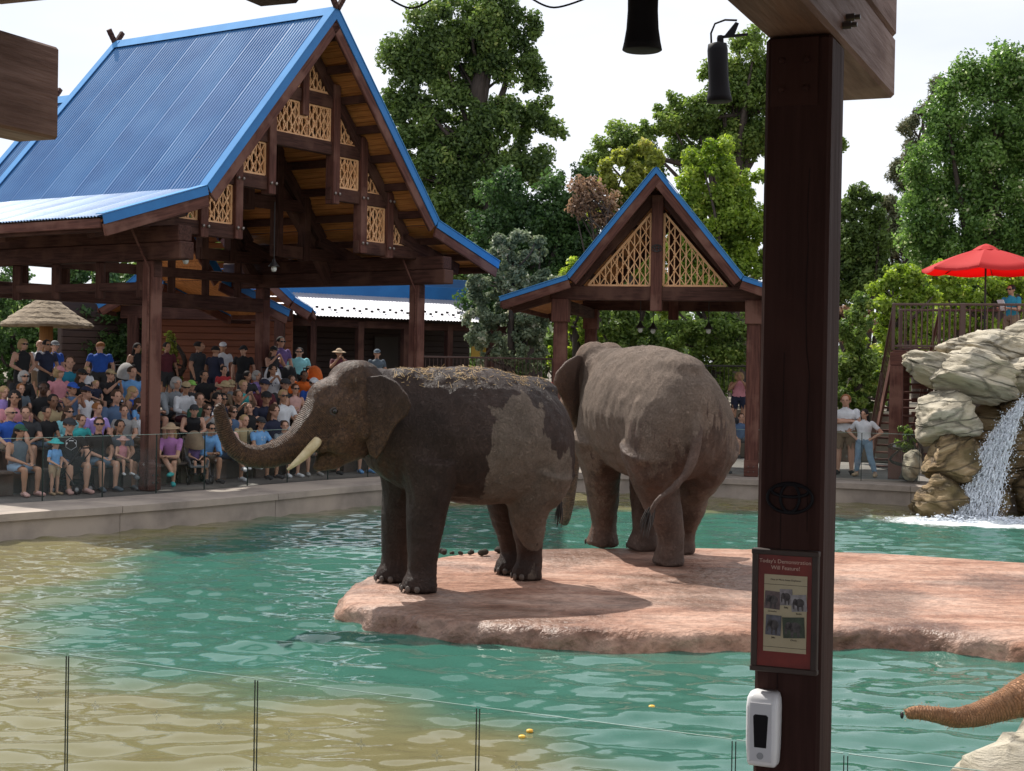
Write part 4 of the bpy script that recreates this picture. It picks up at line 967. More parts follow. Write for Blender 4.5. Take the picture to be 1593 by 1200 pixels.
LF_DEEP = leaf_mat('leaf_deep_green', L(0.03044, 0.06432, 0.02475), L(0.1096, 0.1954, 0.05502))
LF_MID = leaf_mat('leaf_mid_green', L(0.05852, 0.1096, 0.02539), L(0.2341, 0.3181, 0.07405), L(0.398, 0.4417, 0.1269), .4)
LF_BRIGHT = leaf_mat('leaf_bright_green', L(0.09145, 0.162, 0.01953), L(0.3475, 0.4417, 0.07324), L(0.5487, 0.5301, 0.1465), .45)
LF_YEL = leaf_mat('leaf_yellow_green', L(.13, .17, .03), L(.36, .38, .08), L(.46, .40, .14), .45)
LF_POP = leaf_mat('leaf_poplar', L(0.04214, 0.09719, 0.02539), L(0.2225, 0.3534, 0.08887), L(0.9833, 0.8834, 0.6982), .38, .4)
LF_PALE = leaf_mat('leaf_pale_flower', L(.09, .13, .07), L(.27, .31, .19), L(.62, .56, .43), .3)
LF_DEAD = leaf_mat('leaf_dead', L(.16, .095, .06), L(.34, .22, .14), None, .3)
LF_PINE = leaf_mat('pine_needles', L(0.05478, 0.08269, 0.04401), L(0.1979, 0.1954, 0.09627), L(0.3652, 0.2527, 0.1375), .2)
tree('big_tree', 'tall dark leafy tree with bare limbs rising beside the large blue roof', 58, [(690, 45, 51), (755, 25, 53), (815, 50, 29), (640, 95, 36), (625, 150, 25), (700, 120, 44), (770, 100, 36), (820, 105, 24), (650, 190, 39), (720, 200, 51), (790, 190, 34), (835, 185, 30), (862, 205, 18), (670, 260, 47), (745, 275, 51), (815, 255, 41), (700, 330, 51), (770, 345, 47), (640, 230, 29), (655, 300, 30), (720, 395, 47), (830, 130, 17)], 120000, .165, LF_DARK,
     [(772, 430, .62), (768, 330, .52), (757, 230, .42), (742, 165, .34), (752, 100, .24), (768, 55, .14)], seed=3, clump=.62, cl_per=15, limbs=34)
tree('dense_tree', 'dense deep green tree between the large blue roof and the small shelter', 52, [(790, 330, 48), (845, 320, 48), (890, 300, 36), (915, 285, 26), (775, 390, 52), (840, 385, 55), (895, 365, 42), (800, 450, 55), (860, 445, 50), (770, 480, 45), (905, 420, 40)], 50000, .14, LF_DEEP, [(830, 560, .3), (832, 450, .24), (835, 340, .1)], seed=5, clump=.5, cl_per=20)
tree('flowering_tree', 'pale grey green tree with creamy tufts growing beside the wooden building', 44.5, [(800, 395, 24), (828, 390, 18), (775, 400, 18), (758, 445, 30), (800, 440, 34), (838, 445, 26), (745, 500, 32), (790, 500, 40), (835, 505, 32), (850, 480, 20), (765, 540, 34), (815, 545, 36), (772, 375, 10), (842, 375, 9), (805, 366, 10)], 26000, .12, LF_PALE, [(795, 590, .12), (795, 500, .09), (800, 410, .05)], seed=8, clump=.27, cl_per=42, limbs=22)
tree('yellow_tree', 'yellow green tree standing behind the small gabled shelter', 50, [(975, 265, 32), (1000, 250, 26), (955, 300, 26), (1010, 290, 28), (985, 330, 30), (940, 340, 22)], 20000, .14, LF_YEL, [(990, 600, .2), (985, 400, .15), (985, 280, .06)], seed=11, clump=.42, cl_per=20)
tree('bright_tree', 'bright lime green tree leaning over the small shelter roof', 49, [(1110, 270, 36), (1080, 300, 34), (1140, 310, 40), (1105, 345, 45), (1160, 360, 40), (1060, 340, 30), (1130, 400, 46), (1170, 420, 36), (1085, 250, 18), (1120, 240, 18), (1160, 280, 26), (1060, 395, 40), (1015, 400, 36), (1095, 440, 42), (1030, 450, 36)], 56000, .14, LF_BRIGHT, [(1120, 600, .22), (1118, 420, .16), (1115, 290, .06)], seed=13, clump=.45, cl_per=20)
tree('open_tree', 'open crowned tree with thin grey limbs standing behind the lime green tree', 66, [(1165, 95, 34), (1190, 130, 40), (1140, 150, 34), (1095, 170, 34), (1045, 165, 26), (1020, 195, 24), (1070, 210, 44), (1130, 215, 44), (1180, 210, 44), (985, 215, 30), (950, 235, 26), (1000, 245, 34), (1240, 160, 40), (1270, 210, 38), (1300, 230, 14), (930, 265, 24), (1110, 110, 16)], 75000, .17, LF_MID, [(1150, 600, .5), (1140, 330, .4), (1150, 220, .28), (1165, 130, .12)], seed=17, clump=.62, cl_per=13, limbs=40)
tree('dead_branch_tree', 'tree of dry reddish brown leaves beside the yellow tree', 48.5, [(910, 300, 22), (935, 320, 20), (900, 325, 14), (950, 345, 16)], 2600, .13, LF_DEAD, [(960, 600, .09), (962, 400, .07), (935, 325, .03)], seed=19, clump=.5, cl_per=24, limbs=26)
tree('poplar_tree', 'huge shimmering green poplar standing above the red parasol', 54, [(1545, 115, 48), (1500, 135, 38), (1590, 110, 50), (1480, 190, 46), (1540, 190, 60), (1610, 190, 70), (1450, 260, 44), (1510, 270, 66), (1590, 280, 74), (1445, 330, 44), (1500, 350, 60), (1575, 360, 70), (1460, 400, 44), (1530, 420, 56), (1600, 430, 60), (1440, 360, 40), (1660, 260, 80), (1660, 380, 80)], 110000, .14, LF_POP, [(1540, 620, .6), (1540, 400, .45), (1545, 200, .2)], seed=23, clump=.55, cl_per=24, limbs=16)
tree('pine_tree', 'shaggy dark pine behind the poplar', 64, [(1462, 140, 15), (1448, 165, 15), (1425, 185, 13), (1412, 200, 12), (1430, 225, 20), (1410, 250, 15), (1395, 270, 14), (1420, 285, 24), (1385, 310, 16), (1410, 330, 28), (1395, 365, 30), (1425, 380, 34), (1380, 400, 26)], 26000, .26, LF_PINE, [(1430, 620, .35), (1432, 300, .22), (1450, 160, .06)], seed=29, clump=.5, cl_per=20, limbs=24, aspect=.16)
tree('round_tree', 'round dark green tree right behind the thick timber post', 60, [(1330, 320, 28), (1355, 330, 28), (1310, 345, 28), (1340, 370, 40), (1370, 390, 26), (1310, 400, 36), (1350, 425, 38), (1300, 440, 36), (1380, 440, 30)], 38000, .15, LF_DARK, [(1340, 620, .28), (1340, 350, .12)], seed=31, clump=.5, cl_per=22)
sh = [('leafy_shrub', 'tall green shrub between the timber post and the stairs', 42, [(1330, 520, 34), (1350, 570, 36), (1310, 580, 34), (1355, 620, 34), (1320, 640, 34), (1340, 480, 22)], 12000, LF_MID, 41),
      ('leafy_shrub', 'bright green shrub rising above the stair railing', 44, [(1400, 430, 26), (1380, 470, 30), (1430, 460, 30), (1370, 520, 30), (1410, 510, 34), (1360, 570, 28)], 13000, LF_BRIGHT, 43),
      ('leafy_shrub', 'broad bright shrub behind the red parasol and the raised deck', 46, [(1470, 440, 32), (1520, 445, 34), (1570, 440, 34), (1610, 450, 36), (1500, 490, 36), (1560, 490, 36), (1450, 500, 34)], 16000, LF_BRIGHT, 47),
      ('rust_shrub', 'rusty leaved shrub between the round dark tree and the raised deck', 48, [(1305, 500, 18), (1325, 490, 18), (1345, 500, 16), (1330, 515, 18)], 3500, LF_DEAD, 51),
      ('leafy_shrub', 'green shrub seen below the left half of the shelter roof', 46, [(955, 510, 34), (990, 530, 38), (950, 560, 34), (1000, 575, 36), (970, 490, 20)], 12000, LF_MID, 53),
      ('leafy_shrub', 'dark leafy shrub seen below the right half of the shelter roof', 47, [(1050, 510, 40), (1100, 520, 42), (1150, 530, 42), (1060, 570, 40), (1120, 580, 42), (1185, 560, 40)], 15000, LF_MID, 57),
      ('leafy_shrub', 'light green bush beside the left post of the small shelter', 46.5, [(905, 440, 20), (890, 480, 26), (905, 520, 30), (880, 560, 30), (890, 420, 14)], 7000, LF_BRIGHT, 59),
      ('dark_hedge', 'dark hedge behind the thatched parasol', 47, [(30, 470, 40), (70, 500, 42), (20, 530, 42), (90, 540, 42), (50, 560, 40), (10, 430, 34), (-30, 480, 50), (0, 585, 36), (60, 592, 36), (-50, 560, 50)], 16000, LF_DEEP, 61),
      ('dark_hedge', 'tall dark bush between the thatched parasol and the porch gable', 46, [(140, 440, 38), (180, 450, 36), (120, 490, 40), (170, 510, 42), (140, 550, 42), (200, 560, 38), (215, 500, 30), (110, 430, 26)], 17000, LF_DEEP, 63),
      ('garden_shrub', 'small yellow green shrub glowing beside the pavilion post', 36.8, [(266, 545, 11), (262, 570, 14), (268, 590, 14), (262, 525, 8)], 2600, LF_YEL, 67),
      ('garden_shrub', 'low shrub beside the boulder under the raised deck', 34.5, [(1408, 690, 14), (1420, 705, 14), (1412, 672, 10)], 1500, LF_MID, 71)]
for nm, lab, dp, lb, n_, m_, sd_ in sh:
    tree(nm, lab, dp, lb, n_, .13 if dp > 40 else .08, m_, seed=sd_, clump=.36 if dp > 40 else .13, cl_per=30 if dp > 40 else 120, cat='shrub', limbs=8, base_z=PLAZA_Z if dp > 36 else DECK_Z)
# the wooded skyline far behind
rs = np.random.RandomState(77); C_, Rr = [], []
for k in range(420):
    a = R(rs.uniform(-30, 30)); d = rs.uniform(78, 100); h = rs.rand() ** .8 * (5.0 + 2.5 * math.sin(a * 23) + 1.5 * math.sin(a * 51))
    C_.append((d * math.sin(a), d * math.cos(a), PLAZA_Z + .5 + h)); Rr.append(rs.uniform(1.0, 1.8))
me = crown_mesh('far_woods', np.array(C_), np.array(Rr), 52000, .75, LF_DARK, rs)
tag(link(bpy.data.objects.new('far_woods', me)), 'far belt of dark trees closing off the view', 'trees', kind='stuff')
# ================================================================== BENCHES, GLASS AND THE CROWD
iA = next(i for i, p in enumerate(KERB) if p[1] > 20.2 and p[0] < -8); iB = next(i for i, p in enumerate(KERB) if i > iA and p[0] > .2)
KB = KERB[iA:iB + 1]
FLOOR = {1: DECK_Z, 2: .80, 3: 1.15, 4: 1.50, 5: PLAZA_Z}
OFFS = {1: 2.85, 2: 3.75, 3: 4.6, 4: 5.45, 5: 6.9}
BENCH = mat('bench_boards', L(.115, .085, .07), L(.07, .05, .042), 3, (1, 1, 1), .75)
TIER = mat('tier_concrete', L(.12, .105, .095), L(.085, .075, .07), 2, rough=.9)
def slab(lo, hi, z0, z1):
    a, b = offset_line(KERB, lo)[iA:iB + 1], offset_line(KERB, hi)[iA:iB + 1]; n = len(a); mb = MB()
    rows = [[(p[0], p[1], z0) for p in a], [(p[0], p[1], z1) for p in a], [(p[0], p[1], z1) for p in b], [(p[0], p[1], z0) for p in b]]
    vs = [v for r_ in rows for v in r_]; fs = []
    for k in range(4):
        for i in range(n - 1): fs.append((k * n + i, k * n + i + 1, ((k + 1) % 4) * n + i + 1, ((k + 1) % 4) * n + i))
    fs += [(0, n, 2 * n, 3 * n), (n - 1, 4 * n - 1, 3 * n - 1, 2 * n - 1)]
    return mb.add(vs, fs)
for k, (lo, hi) in {2: (3.25, 4.14), 3: (4.12, 4.98), 4: (4.96, 6.02), 5: (6.0, 6.7)}.items():
    tag(world_obj('seating_step', slab(lo, hi, DECK_Z - .05, FLOOR[k] - (.004 if k == 5 else 0)), TIER), kind='structure')
ords = {1: 'front row', 2: 'second row', 3: 'third row', 4: 'topmost row'}
for k in (1, 2, 3, 4):
    r_ = empty('long_bench', T(*KB[len(KB) // 2], FLOOR[k]), 'long curved wooden bench under the pavilion, ' + ords[k] + ' of the seating', 'bench')
    for j in range(3): world_obj('seat_board', slab(OFFS[k] - .2 + .15 * j, OFFS[k] - .065 + .15 * j, FLOOR[k] + .40, FLOOR[k] + .44), BENCH, r_)
    for i in range(0, len(KB), 3):
        p = offset_line(KERB, OFFS[k])[iA + i]; q = MB().box((0, 0, .2), (.1, .32, .4)); obj('leg', q, BENCH, r_, T(p[0], p[1], FLOOR[k]) @ RZ(R(-40)))
# ---- glass balustrade
def glass_mat(name, tint, refl=1.0, haze=.0):
    m = bpy.data.materials.new(name); m.use_nodes = True; n = m.node_tree.nodes; l = m.node_tree.links; n.remove(n['Principled BSDF'])
    t = n.new('ShaderNodeBsdfTransparent'); t.inputs['Color'].default_value = tint; g = n.new('ShaderNodeBsdfGlossy'); g.inputs['Roughness'].default_value = .02
    fr = n.new('ShaderNodeFresnel'); fr.inputs['IOR'].default_value = 1.45; mu = n.new('ShaderNodeMath'); mu.operation = 'MULTIPLY'; mu.inputs[1].default_value = refl; l.new(fr.outputs[0], mu.inputs[0])
    ms = n.new('ShaderNodeMixShader'); l.new(mu.outputs[0], ms.inputs[0]); l.new(t.outputs[0], ms.inputs[1]); l.new(g.outputs[0], ms.inputs[2]); out = ms.outputs[0]
    if haze:
        d = n.new('ShaderNodeBsdfDiffuse'); d.inputs['Color'].default_value = (.6, .65, .62, 1); m2 = n.new('ShaderNodeMixShader'); m2.inputs[0].default_value = haze; l.new(out, m2.inputs[1]); l.new(d.outputs[0], m2.inputs[2]); out = m2.outputs[0]
    l.new(out, n['Material Output'].inputs['Surface']); return m
GLASS = glass_mat('barrier_glass', (.92, .95, .93, 1), .8, .008)
GLEDGE = mat('glass_edge', L(.35, .48, .42), rough=.2)
GLEDGED = mat('glass_edge_dark', L(.02, .035, .03), rough=.2)
FROST = glass_mat('frosted_mark', (.9, .92, .9, 1), .4, .4)
def flower(sz):
    mb = MB()
    for k in range(4):
        a = math.pi / 2 * k; ca, sa = math.cos(a), math.sin(a); pts = [(.12, 0), (.45, .24), (1, 0), (.45, -.24)]; inn = [(.34, 0), (.52, .10), (.76, 0), (.52, -.10)]
        f = lambda p: ((p[0] * ca - p[1] * sa) * sz, 0, (p[0] * sa + p[1] * ca) * sz)
        for i in range(4): mb.add([f(pts[i]), f(pts[(i + 1) % 4]), f(inn[(i + 1) % 4]), f(inn[i])], [(0, 1, 2, 3)])
    return mb.mesh('frosted_mark', [FROST], recalc=False)
FLW = flower(.032)
def glass_panel(a, b, z0, z1, label, group, edge=GLEDGE, marks=2, mz=.5, th=.014, joint=GLEDGED, pane=None, sw=.007, fm=None):
    a, b = Vector((a[0], a[1], z0)), Vector((b[0], b[1], z0)); d = (b - a); ln = d.length; ang = math.atan2(d.y, d.x); M = T(a) @ RZ(ang)
    r_ = empty('glass_panel', M, label, 'glass panel', group)
    g = MB(); g.add([(.008, 0, 0), (ln - .008, 0, 0), (ln - .008, 0, z1 - z0), (.008, 0, z1 - z0)], [(0, 1, 2, 3)]); obj('pane', g, pane or GLASS, r_, M)
    obj('top_edge', MB().box((ln / 2, 0, z1 - z0 - sw * .43), (ln - .02, th, sw * .86)), edge, r_, M)
    for x in (.007, ln - .007): obj('side_edge', MB().box((x, 0, (z1 - z0) / 2 - .004), (sw, th, z1 - z0 - .009)), joint, r_, M)
    for k in range(marks): link(bpy.data.objects.new('frosted_mark', fm or FLW), r_, M @ T(ln * (k + .5) / marks, -.009, (z1 - z0) * mz))
    return r_
GOFF = 1.5
def run_glass(i0, i1, lab, grp, n):
    L_ = offset_line(KERB, GOFF)[i0:i1 + 1]; s = np.r_[0, np.cumsum(np.linalg.norm(np.diff(L_, axis=0), axis=1))]; k = max(1, round(s[-1] / n)); t = np.linspace(0, s[-1], k + 1)
    X_, Y_ = np.interp(t, s, L_[:, 0]), np.interp(t, s, L_[:, 1])
    for j in range(k): glass_panel((X_[j], Y_[j]), (X_[j + 1], Y_[j + 1]), DECK_Z, DECK_Z + 1.1, lab, grp)
    mb = MB(); mb.add([(x, y, 0) for x, y in zip(X_, Y_)], [])
run_glass(iA, iB, 'clear glass barrier panel on the kerb in front of the seated crowd', 'glass panels before the crowd', 1.2)
iC = next(i for i, p in enumerate(KERB) if i > iB and p[0] > 8.6)
GOFF = .75
run_glass(iB + 2, iC, 'clear glass barrier panel on the kerb by the shelter and stairs', 'glass panels by the shelter', 1.25)

# ---- people: local +y forward, +x to their right, z up
def person_mesh(kind, arms, head_k=1.0, yaw=0, wide=1.0):
    sit = kind.startswith('sit'); B = []       # bones: region, p0, p1, r0, r1
    if sit:
        ln = .16 if kind == 'sit_lean' else .0
        pel, che, nck, hed = Vector((0, 0, .56)), Vector((0, .03 + ln, .93)), Vector((0, .04 + ln * 1.3, 1.08)), Vector((0, .08 + ln * 1.6, 1.265 - ln * .3))
        legs = [[(.09 * s, .02, .54), (.14 * s * wide, .45, .53), (.13 * s * wide, .42, .09)] for s in (-1, 1)]
        if kind == 'sit_cross': legs[1] = [(.09, .02, .56), (.05, .46, .64), (-.12, .55, .32)]
        shz = 1.02
    else:
        pel, che, nck, hed = Vector((0, 0, .95)), Vector((0, .01, 1.30)), Vector((0, .01, 1.47)), Vector((0, .035, 1.635)); legs = [[(.09 * s, 0, .92), (.11 * s * wide, .02, .50), (.12 * s * wide, 0, .09)] for s in (-1, 1)]; shz = 1.41; ln = 0
        if kind == 'stand_wide': legs = [[(-.09, 0, .92), (-.17, .05, .5), (-.30, .06, .09)], [(.09, 0, .92), (.13, .03, .5), (.16, .0, .09)]]
    sh = [Vector((.185 * s, che.y - .0, shz)) for s in (-1, 1)]
    A = {'lap': lambda s: ((.25 * s, .09 + ln, .76), (.09 * s, .33, .66)), 'phone': lambda s: ((.21 * s, .22, .84), (.06 * s, .36, 1.06)), 'lean': lambda s: ((.19 * s, .36, .66), (.04 * s, .52, .68)),
         'knees': lambda s: ((.26 * s, .16, .77), (.17 * s, .40, .60)), 'down': lambda s: ((.27 * s, -.01, 1.14), (.28 * s, .07, .88)), 'clasp': lambda s: ((.27 * s, .02, 1.13), (.06 * s, .20, .96)),
         'cross': lambda s: ((.27 * s, .07, 1.15), (-.09 * s, .21 + .04 * s, 1.20 - .02 * s)), 'hips': lambda s: ((.40 * s, -.06, 1.17), (.19 * s, .04, 1.00)), 'raise': lambda s: ((.25 * s, .16, 1.20), (.07 * s, .30, 1.47)), 'paper': lambda s: ((.25 * s, .1, 1.12), (.12 * s, .36, 1.15))}[arms]
    tmb = MB()
    q = smoothpath([(pel.x, pel.y, pel.z - .10, .13, .10), (pel.x, pel.y, pel.z, .165, .125), (*((pel * .5 + che * .5)), .145, .112), (che.x, che.y, che.z, .185, .125), (che.x, che.y, che.z + .08, .188, .108), (nck.x, nck.y, nck.z - .02, .075, .07)], 4)
    tmb.rings([[Vector((p[0] + p[3] * math.cos(a), p[1] + p[4] * math.sin(a), p[2])) for a in np.linspace(0, 2 * math.pi, 17)[:-1]] for p in q])
    B.append(('torso', pel + Vector((0, 0, -.08)), nck + Vector((0, 0, -.045)), .15, .12)); B.append(('pelvis', pel + Vector((-.09, 0, -.06)), pel + Vector((.09, 0, -.06)), .13, .13))
    for i, s in enumerate((-1, 1)):
        e, w = [Vector(v) for v in A(s)]; h, k, a = [Vector(v) for v in legs[i]]
        for rg, p0, p1, r0, r1 in (('uarm', sh[i], e, .052, .042), ('farm', e, w, .043, .028), ('thigh', h, k, .088, .056), ('shin', k, a, .055, .036)):
            mid = (p0 + p1) / 2; rm = (r0 + r1) / 2 * (1.06 if rg in ('shin', 'farm') else 1.0)
            tmb.tube([p0, p0 * .65 + p1 * .35, mid, p1], [r0, (r0 * 1.08 if rg in ('shin', 'farm') else r0 * .97), rm, r1], 10); tmb.ell(p1, (r1, r1, r1), 10, 6); tmb.ell(p0, (r0, r0, r0), 10, 6); B.append((rg, p0, p1, r0, r1))
        ft = Vector((a.x + .03 * s, a.y + .15, .035 + (a.z - .09))); tmb.tube([a + Vector((0, -.05, -.045)), a + Vector((0, .03, -.03)), ft], [.04, .045, .038], 10, flat=.75); tmb.ell(ft, (.042, .05, .03), 10, 6); B.append(('foot', a + Vector((0, -.05, -.04)), ft, .045, .045))
        d = (w - e).normalized(); pc = w + d * .045; side = d.cross(Vector((0, 0, 1))); side = side.normalized() if side.length > .1 else Vector((1, 0, 0)); up = side.cross(d)
        tmb.tube([w, pc, pc + d * .035], [.027, .036, .033], 10, flat=.6); B.append(('hand', w, pc + d * .1, .03, .03))
        for f in range(4):
            o = side * (.024 - .016 * f); l_ = (.062, .072, .068, .052)[f]; b0 = pc + d * .03 + o; tmb.tube([b0, b0 + d * l_ * .55 - up * .006, b0 + d * l_ - up * .022], [.0095, .009, .007], 6)
        tb = w + d * .03 + side * .028 * (1 if s < 0 else 1); tmb.tube([tb, tb + d * .03 + side * .02, tb + d * .055 + side * .022], [.012, .011, .008], 6)
    hk = head_k
    tmb.tube([nck + Vector((0, 0, -.06)), hed + Vector((0, -.015, -.07 * hk))], [.06, .055], 10); B.append(('neck', nck, hed + Vector((0, 0, -.1 * hk)), .06, .05))
    hc = hed + Vector((0, 0, .01 * hk)); HY = Matrix.Rotation(R(yaw), 3, 'Z') @ Matrix.Rotation(R(-6), 3, 'X')
    for c, r_ in (((0, -.005, .02), (.076, .096, .098)), ((0, .022, -.045), (.058, .068, .068)), ((0, .055, -.085), (.03, .03, .026)), ((0, .096, -.012), (.013, .022, .028)), ((0, .082, .035), (.05, .018, .014)), ((0, .083, -.052), (.024, .014, .011)), ((-.079, -.005, -.012), (.012, .02, .03)), ((.079, -.005, -.012), (.012, .02, .03))):
        tmb.ell(hc + HY @ Vector(c) * hk, tuple(v * hk for v in r_), 14, 10, HY)
    B.append(('head', hc + Vector((0, 0, -.06 * hk)), hc + Vector((0, 0, .06 * hk)), .09 * hk, .09 * hk))
    me = organic('person_body', tmb, .0135, 2, .30)
    co = np.empty(len(me.vertices) * 3); me.vertices.foreach_get('co', co); co = co.reshape(-1, 3); no = np.empty_like(co).reshape(-1); me.vertices.foreach_get('normal', no); no = no.reshape(-1, 3)
    best = np.full(len(co), 9.0); reg = np.zeros(len(co), int); tt = np.zeros(len(co)); names = []
    for i, (rg, p0, p1, r0, r1) in enumerate(B):
        names.append(rg); p0, p1 = np.array(p0), np.array(p1); v = p1 - p0; t = np.clip(((co - p0) @ v) / (v @ v), 0, 1); d = np.linalg.norm(co - p0 - t[:, None] * v, axis=1) - (r0 + (r1 - r0) * t); m_ = d < best; best[m_] = d[m_]; reg[m_] = i; tt[m_] = t[m_]
    names = np.array(names); R2 = names[reg]
    tri = [tuple(p.vertices) for p in me.polygons]
    def cloth(sel, off, nm):
        keep = [f for f in tri if all(sel[i] for i in f)]; ids = sorted({i for f in keep for i in f}); mp = {j: k for k, j in enumerate(ids)}
        vs = [tuple(co[j] + no[j] * (off + .006 * mnoise.noise(Vector(co[j]) * 22))) for j in ids]; m_ = bpy.data.meshes.new(nm); m_.from_pydata(vs, [], [tuple(mp[i] for i in f) for f in keep]); m_.shade_smooth(); m_.materials.append(None); return m_
    tor = (R2 == 'torso') | (R2 == 'pelvis'); ua = R2 == 'uarm'; fa = R2 == 'farm'; thg = R2 == 'thigh'; shn = R2 == 'shin'
    zt = che.z + .05
    out = {'body': me, 'tee': cloth((tor | (ua & (tt < .68))), .010, 'shirt'), 'tank': cloth(tor & ~((np.abs(co[:, 0]) > .145) & (co[:, 2] > zt - .05)) | (ua & (tt < .02) & (np.abs(co[:, 0]) < .13)), .012, 'tank_top'),
           'long': cloth(tor | ua | (fa & (tt < .55)), .015, 'shirt'), 'shorts': cloth((R2 == 'pelvis') | (tor & (co[:, 2] < pel.z + .04)) | (thg & (tt < .88)), .022, 'shorts'),
           'pants': cloth((R2 == 'pelvis') | (tor & (co[:, 2] < pel.z + .04)) | thg | (shn & (tt < .93)), .02, 'trousers'), 'shoes': cloth(R2 == 'foot', .012, 'shoes')}
    me.materials.append(None)
    return dict(m=out, head=hc, hk=hk, hl=hed.z, HY=HY.to_4x4())
SKN = [mat('skin_fair', L(.52, .29, .20), rough=.55), mat('skin_tan', L(.40, .21, .13), rough=.55), mat('skin_brown', L(.22, .11, .065), rough=.5), mat('skin_dark', L(.075, .036, .022), rough=.5)]
CLO = {}
def cl(c, sc=1):
    k = tuple(c)
    if k not in CLO: CLO[k] = mat('cloth_%d_%d_%d' % tuple(int(v * 255) for v in c), L(*c), L(*[v * .8 for v in c]), 9, rough=.88)
    return CLO[k]
PAL = dict(black=(.014, .014, .016), charcoal=(.035, .037, .042), navy=(.018, .022, .05), royal=(.02, .09, .42), sky=(.16, .38, .72), aqua=(.28, .66, .72), white=(.72, .73, .76), grey=(.24, .26, .28), slate=(.10, .13, .16), pink=(.62, .26, .30), purple=(.16, .10, .28), lilac=(.36, .26, .62), red=(.45, .035, .04), maroon=(.11, .02, .03), teal=(.02, .24, .36), turq=(.05, .45, .45), tan=(.45, .32, .2), khaki=(.24, .17, .11), denim=(.09, .15, .26), jean=(.22, .33, .45), green=(.03, .10, .06), lime=(.25, .5, .1), blush=(.66, .40, .36), mauve=(.40, .16, .40), straw=(.42, .32, .18), orange=(.8, .16, .02), stone=(.34, .33, .32))
HAIRC = dict(blond=(.40, .27, .13), brown=(.07, .035, .018), dark=(.014, .010, .009), ginger=(.26, .10, .03), grey=(.38, .36, .34))
def hairmesh(kind):
    mb = MB()
    def shell(c, r, z0, seg=16, rg=9, ja=.005):
        rows = []
        for i in range(rg + 1):
            t = z0 * i / rg; t = max(t, .06); rows.append([Vector((c[0] + (r[0] * math.sin(t) + random.uniform(-ja, ja)) * math.cos(a), c[1] + (r[1] * math.sin(t) + random.uniform(-ja, ja)) * math.sin(a), c[2] + r[2] * math.cos(t))) for a in np.linspace(0, 2 * math.pi, seg + 1)[:-1]])
        mb.rings(rows)
    if kind == 'short': shell((0, -.022, .022), (.088, .100, .108), 1.72)
    elif kind == 'long':
        shell((0, -.020, .022), (.093, .103, .110), 1.75)
        mb.rings([[Vector((w * math.cos(a), -.045 + d * math.sin(a) - (.035 if z < -.1 else 0), z)) for a in np.linspace(0, 2 * math.pi, 13)[:-1]] for z, w, d in ((.03, .092, .065), (-.05, .099, .062), (-.12, .102, .055), (-.19, .098, .048), (-.26, .072, .035), (-.29, .03, .02))])
    elif kind == 'bob':
        shell((0, -.018, .022), (.102, .106, .114), 1.7)
        mb.rings([[Vector((w * math.cos(a), -.03 + d * math.sin(a), z)) for a in np.linspace(0, 2 * math.pi, 13)[:-1]] for z, w, d in ((.04, .108, .075), (-.04, .115, .075), (-.10, .105, .065), (-.125, .07, .05))])
    elif kind == 'cap':
        shell((0, -.008, .030), (.092, .105, .100), 1.45, ja=0); v = [Vector((.075 * math.cos(a), .085 + .085 * math.sin(a), .036 - .012 * math.sin(a))) for a in np.linspace(0, math.pi, 9)]
        v = [Vector((-.085, .02, .045)), *v[::-1], Vector((.085, .02, .045))]; mb.add(v + [p + Vector((0, 0, .009)) for p in v], [tuple(range(11))[::-1], tuple(range(11, 22))] + [(i, (i + 1) % 11, (i + 1) % 11 + 11, i + 11) for i in range(11)])
    elif kind == 'hat':
        shell((0, -.008, .035), (.094, .106, .105), 1.5, ja=0); mb.lathe([(.085, .045), (.14, .034), (.185, .018), (.19, .022), (.14, .044), (.085, .056)], (0, -.005, 0), 22, cap=False)
    return mb.mesh(kind + '_hair', [None], True)
HM = {k: hairmesh(k) for k in ('short', 'long', 'bob', 'cap', 'hat')}
gm = MB()
for s in (-1, 1): gm.ell((.033 * s, .098, .022), (.031, .012, .022), 10, 6)
gm.box((0, .108, .026), (.03, .008, .008))
for s in (-1, 1): gm.bar((.062 * s, .095, .028), (.082 * s, -.005, .02), .006, .008)
GLM = gm.mesh('sunglasses', [mat('sunglass_lens', L(.008, .008, .01), rough=.12)], True)
em = MB()
for s in (-1, 1): em.ell((.031 * s, .086, .018), (.012, .008, .007), 8, 6)
EYM = em.mesh('eyes', [mat('eye_dark', L(.03, .02, .015), rough=.2)], True)
PM_ = {}
def pose(kind, arms, hk=1.0, yaw=0):
    k = (kind, arms, hk, yaw)
    if k not in PM_: PM_[k] = person_mesh(kind, arms, hk, yaw)
    return PM_[k]
def setm(o, m): o.material_slots[0].link = 'OBJECT'; o.material_slots[0].material = m
NP = [0]
